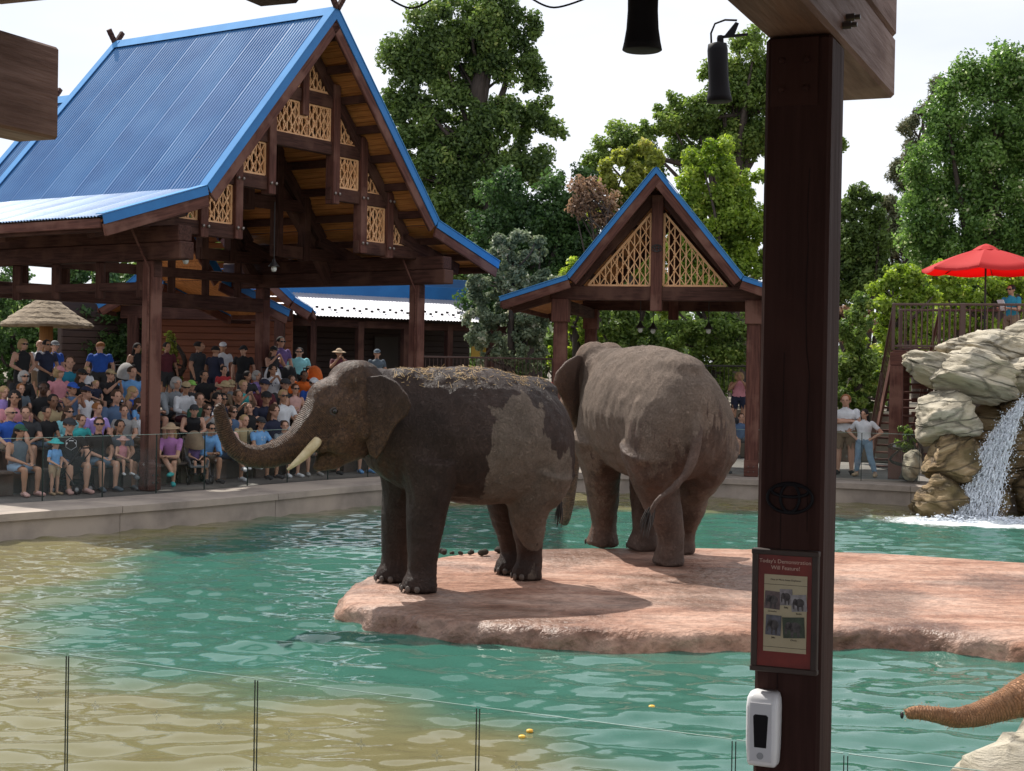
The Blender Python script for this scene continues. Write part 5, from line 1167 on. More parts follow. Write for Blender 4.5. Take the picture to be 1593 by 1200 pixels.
def person(M, label, kind='sit', arms='lap', skin=0, hair='short', hc='brown', hat=None, hatc='black', glasses=False, top='tee', tc='black', bot='shorts', bc='khaki', shoe='charcoal', hk=1.08, hw=(1, 1, 1), turn=0.0, group='spectators round the pool', phone=False, legs=True, yaw=0):
    d = pose(kind, arms, hk, yaw); root = empty('person', M, label, 'person', group); W = M @ Matrix.Diagonal((hw[0] * 1.13, hw[1] * 1.1, hw[2], 1)); ms = d['m']
    o = link(bpy.data.objects.new('body', ms['body']), root, W); setm(o, SKN[skin])
    nm = {'tee': 'shirt', 'tank': 'tank_top', 'long': 'shirt'}[top]; o = link(bpy.data.objects.new(nm, ms[top]), root, W); setm(o, cl(PAL[tc]))
    if legs:
        o = link(bpy.data.objects.new('shorts' if bot == 'shorts' else 'trousers', ms[bot]), root, W); setm(o, cl(PAL[bc]))
        o = link(bpy.data.objects.new('shoes', ms['shoes']), root, W); setm(o, cl(PAL[shoe]))
    H = W @ T(d['head']) @ d['HY'] @ Matrix.Scale(d['hk'], 4)
    if hair: o = link(bpy.data.objects.new('hair', HM[hair]), root, H); setm(o, cl(HAIRC[hc]))
    if hat: o = link(bpy.data.objects.new('cap' if hat == 'cap' else 'hat', HM[hat]), root, H @ T(0, 0, .012)); setm(o, cl(PAL[hatc]))
    link(bpy.data.objects.new('sunglasses' if glasses else 'eyes', GLM if glasses else EYM), root, H)
    return root
def print_on(root, M, kind):
    pass
# px, py of the head; row; who
CROWD = [
 (35, 547, 5, 'standing in a black sleeveless top with blond bobbed hair and sunglasses', dict(kind='stand', arms='clasp', hair='bob', hc='blond', glasses=True, top='tank', tc='black', bc='black', bot='pants')),
 (61, 538, 5.6, 'standing bald in a white shirt behind the one in the dark tee', dict(kind='stand', arms='down', hair=None, tc='white', bc='khaki')),
 (72, 540, 5, 'standing with clasped hands in a dark navy tee and sunglasses', dict(kind='stand', arms='clasp', skin=1, hc='dark', glasses=True, tc='navy', bc='charcoal')),
 (84, 541, 5.7, 'standing in a grey cap and a royal blue tee beside the thatched parasol', dict(kind='stand', arms='down', hat='cap', hatc='grey', tc='royal', bc='denim')),
 (156, 542, 5.4, 'standing with back turned in a loose bright blue tee', dict(kind='stand', arms='down', hc='ginger', tc='royal', bc='charcoal', turn=170, hw=(1.15, 1.1, 1))),
 (213, 551, 5.3, 'standing in a black top with sunglasses pushed up on dark hair', dict(kind='stand', arms='clasp', skin=1, hair='long', hc='dark', top='tank', tc='black', bc='charcoal')),
 (134, 577, 4, 'small child in a white shirt on the top row', dict(kid=.55, hc='blond', tc='white')),
 (27, 591, 4, 'seated in a dark jacket and grey hood with sunglasses', dict(hat=None, hair='bob', hc='grey', glasses=True, top='long', tc='black', bc='charcoal')),
 (90, 580, 4, 'seated in a pink cap and pink shirt', dict(hair='bob', hc='blond', hat='cap', hatc='pink', tc='pink', bc='denim')),
 (124, 584, 4, 'seated in a black cap and black tee with long brown hair', dict(hair='long', hat='cap', hatc='black', glasses=True, tc='black', bc='charcoal')),
 (168, 584, 4, 'seated in a black tee and a white and yellow cap', dict(hat='cap', hatc='straw', tc='black', bc='charcoal', arms='phone')),
 (205, 580, 4, 'seated in a bright sky blue tee with short brown hair', dict(tc='sky', bc='denim', turn=-25, hw=(1.12, 1.1, 1))),
 (31, 606, 3, 'child in a dark grey tee beside the bald man in blue', dict(kid=.66, hc='ginger', tc='slate')),
 (4, 611, 3, 'seated girl in a purple top with fair hair', dict(kid=.75, hair='long', hc='blond', top='tank', tc='lilac')),
 (65, 605, 3, 'broad seated man in a black tee with a white printed word', dict(skin=3, hc='dark', tc='black', bc='denim', hw=(1.2, 1.15, 1), printed='word')),
 (110, 606, 3, 'seated child in a blue cap and blue tank top with hand to mouth', dict(kid=.8, hat='cap', hatc='royal', top='tank', tc='denim', skin=1, arms='phone')),
 (148, 598, 3.4, 'blond toddler in a navy shirt on a lap', dict(kid=.5, hc='blond', tc='navy')),
 (202, 611, 3, 'girl in a blue tank top with long fair hair looking down', dict(kid=.8, hair='long', hc='blond', top='tank', tc='royal', turn=40)),
 (212, 628, 2.6, 'girl with a blue patterned top leaning beside the pavilion post', dict(kid=.7, hair='long', hc='brown', tc='sky', turn=30)),
 (13, 646, 2, 'bald seated man in a royal blue tee and sunglasses', dict(hair=None, glasses=True, tc='royal', bc='khaki', hw=(1.15, 1.12, 1))),
 (40, 645, 2, 'smiling seated man in a charcoal tee with sunglasses pushed up', dict(hc='brown', tc='charcoal', bc='denim', hw=(1.12, 1.1, 1), turn=-20)),
 (104, 642, 2, 'seated woman in an aqua cardigan and sunglasses', dict(hair='long', hc='brown', glasses=True, top='long', tc='aqua', bc='charcoal')),
 (149, 637, 2, 'ginger haired seated man in a lilac tee', dict(hc='ginger', tc='lilac', bc='denim', turn=-15)),
 (194, 640, 2, 'seated man in a light grey printed tee with brown hair', dict(hc='brown', tc='stone', bc='denim', turn=-35)),
 (219, 642, 2, 'child in a pale tee half hidden by the pavilion post', dict(kid=.8, skin=2, hc='dark', tc='white')),
 (27, 672, 1, 'front row woman in a green cap and slate sleeveless top, sandals on', dict(hair='long', hc='dark', hat='cap', hatc='green', top='tank', tc='slate', bc='jean', shoe='blush', arms='lap', skin=1)),
 (105, 663, 1, 'front row man in a cap and black tee with a white badge print', dict(hat='cap', hatc='charcoal', tc='black', bc='denim', shoe='blush', hw=(1.12, 1.1, 1), printed='badge', arms='knees')),
 (151, 661, 1, 'front row man in a black tee, sunglasses and pale blue shorts', dict(hc='brown', glasses=True, tc='black', bc='jean', shoe='slate', arms='lap')),
 (184, 664, 1, 'front row man in a grey green tee holding a child in pink', dict(hc='dark', skin=1, tc='slate', bc='charcoal', shoe='grey', kind='sit_cross', arms='lap')),
 (190, 686, .82, 'toddler in a pink dress and pink sun hat on a lap', dict(kid=.5, hat='hat', hatc='blush', hair=None, tc='pink', top='tank')),
 (308, 542, 5.2, 'large standing man in a charcoal tee with dark hair', dict(kind='stand', arms='down', skin=1, hc='dark', tc='charcoal', bc='charcoal', hw=(1.3, 1.25, 1.02), turn=30)),
 (334, 552, 4.9, 'standing with back half turned in a navy blouse', dict(kind='stand', arms='down', skin=1, hair='short', hc='dark', tc='navy', bc='navy', turn=110, hw=(1.1, 1.15, .98))),
 (346, 541, 5.8, 'standing in a white cap and white tee', dict(kind='stand', arms='down', skin=1, hat='cap', hatc='white', tc='white', bc='charcoal')),
 (379, 546, 6.2, 'bearded figure standing in a black tee beside a dark post', dict(kind='stand', arms='down', hc='dark', hat='cap', hatc='black', tc='black', bc='charcoal', turn=-30)),
 (259, 541, 5.4, 'standing in a brown red tee half hidden by the pavilion post', dict(kind='stand', arms='down', skin=1, hc='dark', tc='maroon', bc='charcoal')),
 (347, 577, 4.3, 'child in a red and grey top before the one in white', dict(kid=.7, hc='dark', tc='red')),
 (272, 597, 3.6, 'seated in glasses and a mauve grey cardigan', dict(hair='bob', hc='grey', top='long', tc='grey', bc='charcoal')),
 (286, 604, 3, 'seated man in a tan cap and open white linen shirt', dict(skin=1, hat='cap', hatc='straw', top='long', tc='white', bc='maroon', glasses=True)),
 (296, 601, 3.6, 'boy in a green cap behind the one in white linen', dict(kid=.75, hat='cap', hatc='lime', tc='charcoal')),
 (316, 587, 4, 'seated man in a black tee with a green print', dict(skin=1, hc='dark', tc='black', bc='charcoal', hw=(1.1, 1.1, 1), printed='green')),
 (337, 603, 3.6, 'seated in a wide straw hat looking down', dict(hat='hat', hatc='straw', tc='khaki', hair='short', kind='sit_lean', arms='lean')),
 (358, 600, 3.7, 'child in a striped yellow and black cap', dict(kid=.75, hat='cap', hatc='straw', tc='grey')),
 (376, 601, 3.2, 'seated blond in a turquoise top with hand to chin', dict(hair='short', hc='blond', tc='turq', top='tank', arms='phone', bc='denim')),
 (383, 588, 4, 'seated in a charcoal top with long dark hair', dict(hair='long', hc='dark', tc='charcoal', skin=1)),
 (298, 639, 2, 'seated in a dark cap and black tank top', dict(hair='short', hat='cap', hatc='charcoal', top='tank', tc='black', bc='khaki', turn=-20)),
 (321, 641, 2, 'seated in sunglasses holding up a white phone', dict(hair='long', hc='brown', glasses=True, tc='stone', arms='phone', phone=True)),
 (327, 621, 2.6, 'seated with head bowed in a navy wrap', dict(hair='long', hc='dark', tc='navy', top='long', kind='sit_lean', arms='lean')),
 (344, 622, 2.6, 'seated with dark hair and sunglasses behind the raised trunk', dict(hair='long', hc='dark', glasses=True, tc='maroon', skin=1)),
 (368, 617, 2.7, 'seated in a black tank top holding a dark camera', dict(hair='short', hc='brown', top='tank', tc='black', arms='phone', skin=1)),
 (388, 635, 2, 'seated in a black tank top with arms folded, hair tied back', dict(hair='short', hc='brown', top='tank', tc='black', arms='lap', turn=-25)),
 (361, 642, 1.9, 'girl in a blue and white striped top and sunglasses', dict(kid=.8, hair='long', hc='brown', glasses=True, tc='denim', top='tank')),
 (408, 600, 3.3, 'seated man in a maroon tee and navy cap', dict(hat='cap', hatc='navy', tc='maroon', hw=(1.15, 1.1, 1))),
 (411, 620, 2.4, 'seated man in a navy polo and black cap', dict(skin=1, hat='cap', hatc='black', tc='navy', arms='lap', bc='khaki', hw=(1.1, 1.1, 1))),
 (267, 671, 1, 'front row woman in a tan sun hat, mauve tee and turquoise shoes', dict(hair='long', hc='blond', hat='hat', hatc='tan', tc='mauve', bc='khaki', shoe='turq', kind='sit_cross', arms='lean', turn=-35)),
 (317, 667, 1, 'front row man bending forward in a light blue shirt', dict(skin=1, hc='dark', glasses=True, top='long', tc='sky', bc='khaki', kind='sit_lean', arms='lean', shoe='charcoal')),
 (402, 659, 1, 'front row man in a blue printed tee and dark cap', dict(skin=1, hat='cap', hatc='charcoal', tc='sky', bc='denim', arms='knees', turn=15, printed='pale')),
 (436, 533, 6.1, 'tall figure standing in a purple tee and sunglasses', dict(kind='stand', arms='down', glasses=True, tc='purple', bc='charcoal', hc='dark')),
 (425, 551, 5.0, 'standing in a tank top and black cap with hand to chin', dict(kind='stand', arms='raise', hat='cap', hatc='black', top='tank', tc='charcoal', bc='charcoal', hair='long')),
 (465, 551, 5.5, 'standing in an aqua polo shirt and sunglasses', dict(kind='stand', arms='down', hc='dark', glasses=True, tc='aqua', bc='black', hair='short', hw=(1.2, 1.15, 1))),
 (527, 554, 5.8, 'figure in a straw hat and dark red top behind the elephant head', dict(kind='stand', arms='raise', hat='hat', hatc='tan', tc='maroon', skin=1)),
 (586, 556, 6.2, 'figure in a blue grey cap half hidden behind the straw covered back', dict(kind='stand', arms='down', hat='cap', hatc='slate', tc='slate')),
 (423, 576, 4, 'seated woman in white holding up a phone before her face', dict(hair='long', hc='dark', tc='white', arms='phone', skin=1, phone=True)),
 (452, 592, 4, 'child in an orange red top beside the stroller', dict(kid=.75, tc='orange', hc='brown')),
 (442, 599, 3.3, 'seated man in a charcoal tee and dark cap under the aqua polo', dict(hat='cap', hatc='charcoal', tc='charcoal', hw=(1.15, 1.1, 1))),
 (457, 606, 3.1, 'seated woman in glasses and a dusty pink top', dict(hair='short', hc='brown', glasses=True, tc='blush', top='tank')),
 (481, 598, 3.6, 'seated man in a white cap and blue tee by the elephant brow', dict(hat='cap', hatc='white', tc='royal')),
 (438, 617, 2.1, 'seated woman in a white tee with short fair hair and sunglasses', dict(hair='short', hc='blond', glasses=True, tc='white', bc='white', skin=1)),
 (440, 664, 1, 'front row spectator in white shoes behind the curled trunk', dict(tc='grey', bc='jean', shoe='white', arms='knees')),
 (478, 662, 1, 'front row spectator behind the tusk in pale shorts', dict(tc='maroon', bc='stone', shoe='stone', arms='knees')),
 (508, 660, 1, 'front row spectator with bare legs stretched under the elephant chin', dict(tc='navy', bc='charcoal', shoe='charcoal', kind='sit_cross')),
 (552, 658, 1, 'front row child in turquoise shorts beside the elephant chest', dict(tc='white', bc='turq', shoe='sky', kid=.9)),
 (574, 656, 1, 'front row spectator in grey shorts beside the elephant foreleg', dict(tc='black', bc='grey', shoe='stone')),
 (20, 620, 2.7, 'seated in a coral tee between the bald man and the girl in purple', dict(tc='pink', bc='denim', hair='long', hc='dark', skin=1)),
 (80, 625, 2.6, 'seated in a mustard tee behind the aqua cardigan', dict(tc='straw', bc='charcoal', hc='dark', skin=2)),
 (130, 612, 3.1, 'seated in a white tee below the black cap and long brown hair', dict(tc='white', bc='denim', hat='cap', hatc='navy')),
 (178, 618, 2.8, 'seated in a denim shirt with hands on knees beside the grey printed tee', dict(top='long', tc='denim', bc='khaki', hc='brown')),
 (70, 648, 2, 'seated in a black tee with crossed legs between the charcoal tee and the aqua cardigan', dict(tc='black', bc='jean', hc='dark', skin=1, kind='sit_cross', arms='lap')),
 (124, 655, 1.6, 'child in a teal tee peering between two front row men', dict(kid=.75, tc='turq', hc='brown')),
 (307, 622, 2.5, 'seated in a sage tee with a beard shadow behind the black tank top', dict(tc='green', bc='khaki', hc='brown')),
 (352, 660, 1, 'front row spectator in a peach tee behind the rising trunk', dict(tc='blush', bc='denim', hc='dark', skin=1, shoe='white')),
 (378, 655, 1.2, 'front row child in a yellow top beside the blue printed tee', dict(kid=.8, tc='straw', hc='blond')),
 (424, 640, 1.8, 'seated in a navy striped tee next to the white tee', dict(tc='navy', bc='stone', hair='long', hc='brown')),
 (398, 585, 4.2, 'seated in a lilac tee behind the maroon tee', dict(tc='lilac', bc='charcoal', hc='grey', hair='bob')),
 (468, 585, 4.4, 'seated in a sunny orange tee under the aqua polo', dict(tc='orange', bc='charcoal', hc='dark', skin=2)),
 (105, 565, 4.4, 'seated in a teal tee behind the pink cap', dict(tc='teal', bc='charcoal', hc='brown')),
 (232, 600, 3.2, 'seated in a grey hooded top beside the pavilion post', dict(top='long', tc='grey', bc='denim', hc='dark')),
]
ABOVE = {}
prng = random.Random(11)
for px, py, row, desc, kw in CROWD:
    kw = dict(kw); kid = kw.pop('kid', None); turn = kw.pop('turn', 0) + prng.uniform(-9, 9); printed = kw.pop('printed', None); ph = kw.pop('phone', False)
    r0 = int(math.floor(row)); r0c = max(1, min(5, r0)); fr_ = row - r0
    if row < 1: off, flo = 2.45, FLOOR[1] + .5
    else: off = OFFS[r0c] + fr_ * (.87 if r0c < 4 else (1.45 if r0c == 4 else 2.0)); flo = FLOOR[r0c]
    if 'kind' in kw and kw['kind'].startswith('stand') and r0c >= 4 and off > 6.0: flo = PLAZA_Z
    hit = plan_ray(px, py, offset_line(KERB, off)[iA - 12:iB + 10])
    if hit is None: continue
    _, pos, e = hit; fx, fy = e[1], -e[0]; hz = P(px, py, pos[1]).z
    if 'kind' not in kw and 'arms' not in kw and not kid:
        kw['kind'], kw['arms'] = prng.choice((('sit', 'lap'), ('sit', 'knees'), ('sit_lean', 'lean'), ('sit_lean', 'lap'), ('sit_cross', 'lap')))
    kind = kw.get('kind', 'sit'); arms = kw.pop('arms', 'lap'); kw.setdefault('skin', 0)
    if kind in ('sit', 'stand') and arms in ('lap', 'down', 'knees') and not kid: kw['yaw'] = prng.choice((-24, 0, 20))
    if printed is None and not kid and kw.get('top', 'tee') == 'tee' and kw.get('tc') in ('black', 'charcoal', 'white', 'royal', 'stone', 'grey', 'maroon') and kind == 'sit' and prng.random() < .55: printed = 'dark' if kw['tc'] in ('white', 'stone', 'grey') else 'pale'
    if kid: s = kid; kw['hk'] = 1.25; kw.setdefault('shoe', 'white')
    d = pose(kind, arms, kw.get('hk', 1.08))
    if kid: zz = max(hz - s * d['hl'], flo if row >= 1 else flo - .2)
    else: s = min(1.13, max(.86, (hz - flo) / d['hl'])); zz = flo
    # face partly along the pool edge, towards the elephants
    fwd = Vector((fx, fy)); el = Vector((-.5 - pos[0], 18.5 - pos[1])).normalized(); fwd = (fwd * .55 + el * .45).normalized()
    ang = math.atan2(-fwd.x, fwd.y) + R(turn); M = T(pos[0], pos[1], zz) @ RZ(ang) @ Matrix.Scale(s, 4)
    if kind.startswith('sit') and not kid: M = T(pos[0] , pos[1], zz + (FLOOR[r0c] + .44 - zz - .46 * s if s < .95 else 0) * 0) @ RZ(ang) @ Matrix.Scale(s, 4)
    who = person(M, desc, arms=arms, **kw)
    if ph: tag(obj('mobile_phone', MB().box((0, 0, 0), (.075, .012, .15)), WHITE, None, M @ T(0, .42, 1.14), bevel=.004), 'white mobile phone held up by the ' + ('person in sunglasses' if px < 400 else 'person in white'), 'phone')
    if printed:
        q = MB(); pc = {'word': L(.6, .6, .62), 'badge': L(.62, .63, .65), 'green': L(.12, .42, .08), 'pale': L(.55, .6, .68), 'dark': L(.06, .07, .12)}[printed]
        if printed == 'word':
            for k in range(7): q.box((-.075 + .025 * k, 0, 0), (.016, .004, .045))
            q.box((.04, 0, -.045), (.07, .004, .016))
        elif printed == 'badge':
            hexp = [(.12 * math.cos(R(60 * k + 30)), .12 * math.sin(R(60 * k + 30))) for k in range(6)]
            for k in range(6): a_, b_ = hexp[k], hexp[(k + 1) % 6]; q.bar((a_[0], 0, a_[1]), (b_[0], 0, b_[1]), .004, .014, (0.001, 1, 0))
            q.box((0, 0, .01), (.2, .004, .035)); q.box((0, 0, .06), (.09, .004, .02)); q.box((0, 0, -.055), (.05, .004, .03))
        else: q.box((0, 0, .02), (.12, .004, .03)); q.box((.01, 0, -.03), (.08, .004, .05))
        for_y = .118 * kw.get('hw', (1, 1, 1))[1] + .055
        obj('shirt_print', q, mat('print_' + printed, pc, rough=.8), who, M @ T(0, for_y, .93) @ Matrix.Rotation(R(-3), 4, 'X'))
# the few by the shelter and the stairs
def stander(px, py, Y, floor, label, ang, **kw):
    c = P(px, py, Y); d = pose(kw.get('kind', 'stand'), kw.get('arms', 'down'), kw.get('hk', 1.08)); s = (c.z - floor) / d['hl']; s = min(1.2, max(.45, s))
    return person(T(c.x, c.y, floor) @ RZ(R(ang)) @ Matrix.Scale(s, 4), label, **kw)
stander(870, 588, 40.0, PLAZA_Z - .35, 'standing in a red tee behind the left post of the small shelter', 180, kind='stand', arms='down', tc='red', bc='charcoal', skin=1, hw=(1.35, 1.2, 1))
stander(894, 626, 38.4, 1.25, 'boy leaning in a white printed tee and patterned cap beside the shelter', 170, kind='sit', arms='knees', tc='white', bc='charcoal', hat='cap', hatc='red', skin=1)
stander(912, 668, 37.4, .62, 'child sitting on a step in a lime and blue top beside the shelter', 230, kind='sit', arms='lean', tc='lime', bc='green', skin=0, hc='brown', hk=1.25)
stander(1150, 586, 38.5, 1.5, 'standing in a pink tank top photographing under the shelter', 175, kind='stand', arms='raise', top='tank', tc='pink', bc='navy', hair='bob', hc='blond', skin=1, hw=(1.15, 1.1, 1))
stander(1138, 640, 37.6, .95, 'seated in dark clothes between the standing elephant and the right shelter post', 180, kind='sit', arms='lap', tc='charcoal', bc='denim', skin=1)
stander(1122, 664, 36.6, DECK_Z, 'seated with bare legs beside the right shelter post', 180, kind='sit_cross', arms='lap', tc='grey', bc='denim', skin=1)
stander(1152, 650, 37.2, .8, 'seated in a blue top half hidden by the right shelter post', 185, kind='sit', arms='knees', tc='denim', bc='slate', skin=0)
g1, g2 = G(1309, 738, DECK_Z), G(1334, 741, DECK_Z)
stander(1316, 624, g1.y, DECK_Z, 'standing with folded arms in a white tee and brown shorts beside the stairs', 160, kind='stand', arms='cross', tc='white', bc='khaki', hc='ginger', shoe='black', hw=(1.12, 1.1, 1), group='couple by the stairs')
stander(1345, 645, g2.y, DECK_Z, 'standing with hands on hips in a grey tee and pale jeans', 150, kind='stand_wide', arms='hips', tc='white', bot='pants', bc='jean', hair='long', hc='dark', shoe='tan', group='couple by the stairs')
# toddler with the teal hat, pushing a stroller
tg = G(84, 770, DECK_Z)
person(T(tg.x, tg.y, DECK_Z) @ RZ(R(-115)) @ Matrix.Scale(.56, 4), 'toddler in a turquoise sun hat and sky blue tee pushing a stroller', kind='stand', arms='clasp', tc='sky', bc='tan', hat='hat', hatc='turq', hair=None, hk=1.3, shoe='tan')
def stroller(p, ang, label, canopy, seat, s=1.0, hood=True):
    M = T(p) @ RZ(ang) @ Matrix.Scale(s, 4); r_ = empty('stroller', M, label, 'stroller', 'strollers')
    for x in (-.24, .24):
        for y, rr in ((-.30, .11), (.32, .09)):
            w = obj('wheel', MB().rings([[Vector((x + dx, y + q * math.cos(a), q + .0 + (rr - q) + q * math.sin(a))) for a in np.linspace(0, 2 * math.pi, 21)[:-1]] for dx, q in ((-.02, rr * .72), (-.02, rr), (.02, rr), (.02, rr * .72), (-.02, rr * .72))], cap=False), BLACK, r_, M)
            obj('hub', MB().ell((x, y, rr), (.022, .05, .05), 10, 6), GREYP, w, M)
        f = MB(); f.tube([(x, .32, .09), (x * .95, .05, .5), (x * .9, -.38, 1.0)], .014, 8); f.tube([(x, -.30, .11), (x * .95, .02, .52)], .013, 8); obj('frame', f, DMETAL, r_, M)
    obj('handle', MB().tube([(-.216, -.38, 1.0), (.216, -.38, 1.0)], .017, 8), BLACK, r_, M)
    q = smoothpath([(.30, .36), (.12, .40), (-.02, .48), (-.16, .80)], 4); rows = []
    for y, z_ in q: rows.append([Vector((-.19, y, z_ + .12)), Vector((-.17, y, z_)), Vector((.17, y, z_)), Vector((.19, y, z_ + .12)), Vector((.20, y - .01, z_ + .10)), Vector((.18, y - .02, z_ - .03)), Vector((-.18, y - .02, z_ - .03)), Vector((-.20, y - .01, z_ + .10))])
    obj('seat', MB().rings(rows), seat, r_, M)
    obj('basket', MB().box((0, 0, .24), (.36, .42, .12)), BLACK, r_, M, bevel=.02)
    if hood:
        rows = []
        for t in np.linspace(-.2, 1.5, 8):
            c, sn = math.cos(t), math.sin(t); rows.append([Vector((.21 * math.cos(a), -.10 + .34 * c * math.sin(a) * 1.0, .72 + .32 * sn * math.sin(a) + .03)) for a in np.linspace(.12, math.pi - .12, 11)])
        h = MB(); n_ = 11; h.add([v for rw in rows for v in rw], [(i * n_ + j, i * n_ + j + 1, (i + 1) * n_ + j + 1, (i + 1) * n_ + j) for i in range(7) for j in range(10)]); obj('canopy', h, canopy, r_, M, smooth=True)
    return r_
g = G(112, 768, DECK_Z); stroller(Vector((g.x, g.y, DECK_Z)), R(70), 'black umbrella stroller pushed by the toddler', cl(PAL['black']), cl(PAL['black']), .85, False)
g = G(303, 752, DECK_Z); st_ = stroller(Vector((g.x, g.y, DECK_Z)), R(-150), 'grey stroller with a tan hood in the front row beside the pavilion post', cl(PAL['khaki']), cl(PAL['grey']), 1.0)
person(T(g.x, g.y, DECK_Z + .18) @ RZ(R(-150)) @ Matrix.Scale(.5, 4), 'toddler in a grey cap lying in the grey stroller', kind='sit', arms='lap', tc='purple', bc='black', hat='cap', hatc='slate', hair=None, hk=1.3)
for px, py, o_, lab, cc in ((197, 575, 6.3, 'grey and black stroller with a silver hood on the top walkway', 'stone'), (425, 580, 6.0, 'stroller with a pale hood between the standing spectators', 'white'), (450, 578, 6.1, 'stroller with a black hood before the aqua polo', 'black'), (490, 580, 6.2, 'stroller with an orange hood near the elephant forehead', 'orange')):
    h = plan_ray(px, py, offset_line(KERB, o_)[iA:iB + 10])
    if h: stroller(Vector((h[1][0], h[1][1], PLAZA_Z)), R(200), lab, cl(PAL[cc]), cl(PAL['charcoal']), 1.0)
# ================================================================== OUR OWN SIDE: post, beams, roof, glass, sign, dispenser, speakers
UA = R(22.9); U = Vector((math.sin(UA), math.cos(UA), 0)); V = Vector((math.cos(UA), -math.sin(UA), 0)); UP = Vector((0, 0, 1))
NP0 = P(1176, 900, 5.3); NP0.z = 0; PWD = .232
FR = Matrix(((V.x, U.x, 0, 0), (V.y, U.y, 0, 0), (0, 0, 1, 0), (0, 0, 0, 1)))       # x along the front, y outwards to the pool
PW = T(NP0 + V * PWD / 2 + U * PWD / 2) @ FR
POSTW = mat('near_post_timber', L(.046, .0175, .0135), L(.030, .012, .0095), 2.5, (9, 9, .5), .7, .85, .003, 8, c3=L(.048, .019, .0145), scale3=2, spec=.2)
BEAMW = mat('near_beam_timber', L(.155, .066, .037), L(.085, .034, .019), 2.2, (.7, 9, 9), .6, .8, .004, 9, c3=L(.20, .115, .075), scale3=1.6, lo3=.52, hi3=.72)
near = empty('viewing_pavilion', PW @ T(0, 0, DECK_Z), 'near viewing pavilion of thick brown timber with a single square post', 'pavilion')
ztop = P(1240, 60, 5.3).z
obj('post', MB().box((0, 0, (DECK_Z + ztop) / 2), (PWD, PWD, ztop - DECK_Z)), POSTW, near, PW, bevel=.012)
# a drying crack down the post, and the flat steel plate bolted on at its head
mb = MB(); zz = ztop - .46; x = .045
pts = []
while zz > ztop - 1.75: pts.append((x + random.uniform(-.004, .004) + (.012 if zz < ztop - 1.15 else 0), -PWD / 2 - .0006, zz)); zz -= .09
for i in range(len(pts) - 1): w = .0045 * (1 - abs(i / len(pts) - .3)); mb.bar(pts[i], pts[i + 1], .0012, max(.0015, w), (0.01, 1, 0))
mb.bar((-.03, -PWD / 2 - .0006, ztop - 1.1), (-.034, -PWD / 2 - .0006, ztop - 2.3), .0012, .002, (.01, 1, 0))
obj('drying_crack', mb, mat('crack_dark', L(.004, .003, .003), rough=1), near, PW)
pl = obj('head_plate', MB().box((-.012, -PWD / 2 - .003, ztop - .125), (.165, .006, .235)), POSTW, near, PW, bevel=.002)
for dx in (-.055, .03):
    for dz in (-.085, -.185): obj('bolt', MB().lathe([(.012, 0), (.012, .010), (.006, .014)], seg=6), POSTW, pl, PW @ T(dx, -PWD / 2 - .006, ztop + dz) @ Matrix.Rotation(R(90), 4, 'X'))
def nb(name, x, y0, y1, z0, z1, w, m=BEAMW, ch=.014):
    return beam(name, PW @ Vector((x, y0, (z0 + z1) / 2)), PW @ Vector((x, y1, (z0 + z1) / 2)), w, z1 - z0, m, near, bevel=ch)
nb('roof_beam', 0, -7.0, 1.22, ztop + .004, ztop + .262, PWD + .012); nb('roof_beam', 0, -7.0, 1.26, ztop + .272, ztop + .56, PWD + .006)
for k, (dz, dy) in enumerate(((.06, .14), (.10, .20), (.19, .14), (.22, .22), (.33, .17), (.37, .24))):
    obj('bolt', MB().lathe([(.014, 0), (.014, .03), (.009, .03), (.009, .05)], seg=6), BOLT, near, PW @ T(PWD / 2 + .006, dy - .1, ztop + dz) @ Matrix.Rotation(R(90), 4, 'Y'))
# the next beam of the same roof, far to the left
e0 = P(92, 218, 7.55); el = PW.inverted() @ e0
nb('roof_beam', el.x - .13, -7.0, el.y, e0.z, e0.z + .46, .26)
r0_ = P(436, 9, 6.4); rl = PW.inverted() @ r0_
nb('rafter', rl.x, -7.0, rl.y, r0_.z, r0_.z + .2, .2, POSTW)
rz = ztop + .58; edge = (PW.inverted() @ G(40, 8, rz)).y
mb = MB()
for k in range(46): mb.box((-8.5 + k * .3, (edge - 7) / 2, rz + .04), (.293, edge + 7, .05))
obj('roof_deck', mb, BEAMW, near, PW)
for xx in (-6.5, 3.6): nb('roof_beam', xx, -7.0, .9, ztop + .004, ztop + .5, .26)
for xx, yy in ((-6.5, 0), (3.6, 0), (0, -5.5), (-6.5, -5.5), (3.6, -5.5)): obj('post', MB().box((xx, yy, (DECK_Z - 1 + ztop) / 2), (PWD, PWD, ztop - DECK_Z + 1)), POSTW, near, PW, bevel=.012)
# floor we stand on
mb = MB().box((-2, -3.9, DECK_Z - .5), (16, 8.0, 1.0)); mb.box((-2, -5.6, DECK_Z + .2), (16, 4.6, .39)); mb.box((-2, -6.6, DECK_Z + .6), (16, 2.6, .39))
tag(obj('viewing_deck', mb, PAVE, None, PW), kind='structure')
# emblem, sign and dispenser on the post
FRONT = PW @ T(0, -PWD / 2, 0)
ez = P(1226, 775, 5.25).z
em_ = ovals(near, PW @ T(.0, -PWD / 2 - .006, ez), .079, BLACK, .0055)
def text_mesh(s, size, m, name='lettering'):
    c = bpy.data.curves.new(name, 'FONT'); c.body = s; c.size = size; c.align_x = 'CENTER'; c.align_y = 'CENTER'; c.extrude = .0003
    o = bpy.data.objects.new(name, c); COL.objects.link(o); dg = bpy.context.evaluated_depsgraph_get(); me = bpy.data.meshes.new_from_object(o.evaluated_get(dg)); bpy.data.objects.remove(o); bpy.data.curves.remove(c); me.materials.clear(); me.materials.append(m); me.name = name; return me
s0, s1 = P(1220, 862, 5.2).z, P(1220, 1046, 5.2).z
SG = PW @ T(-.008, -PWD / 2 - .013, (s0 + s1) / 2); SH = s0 - s1; SW = .212
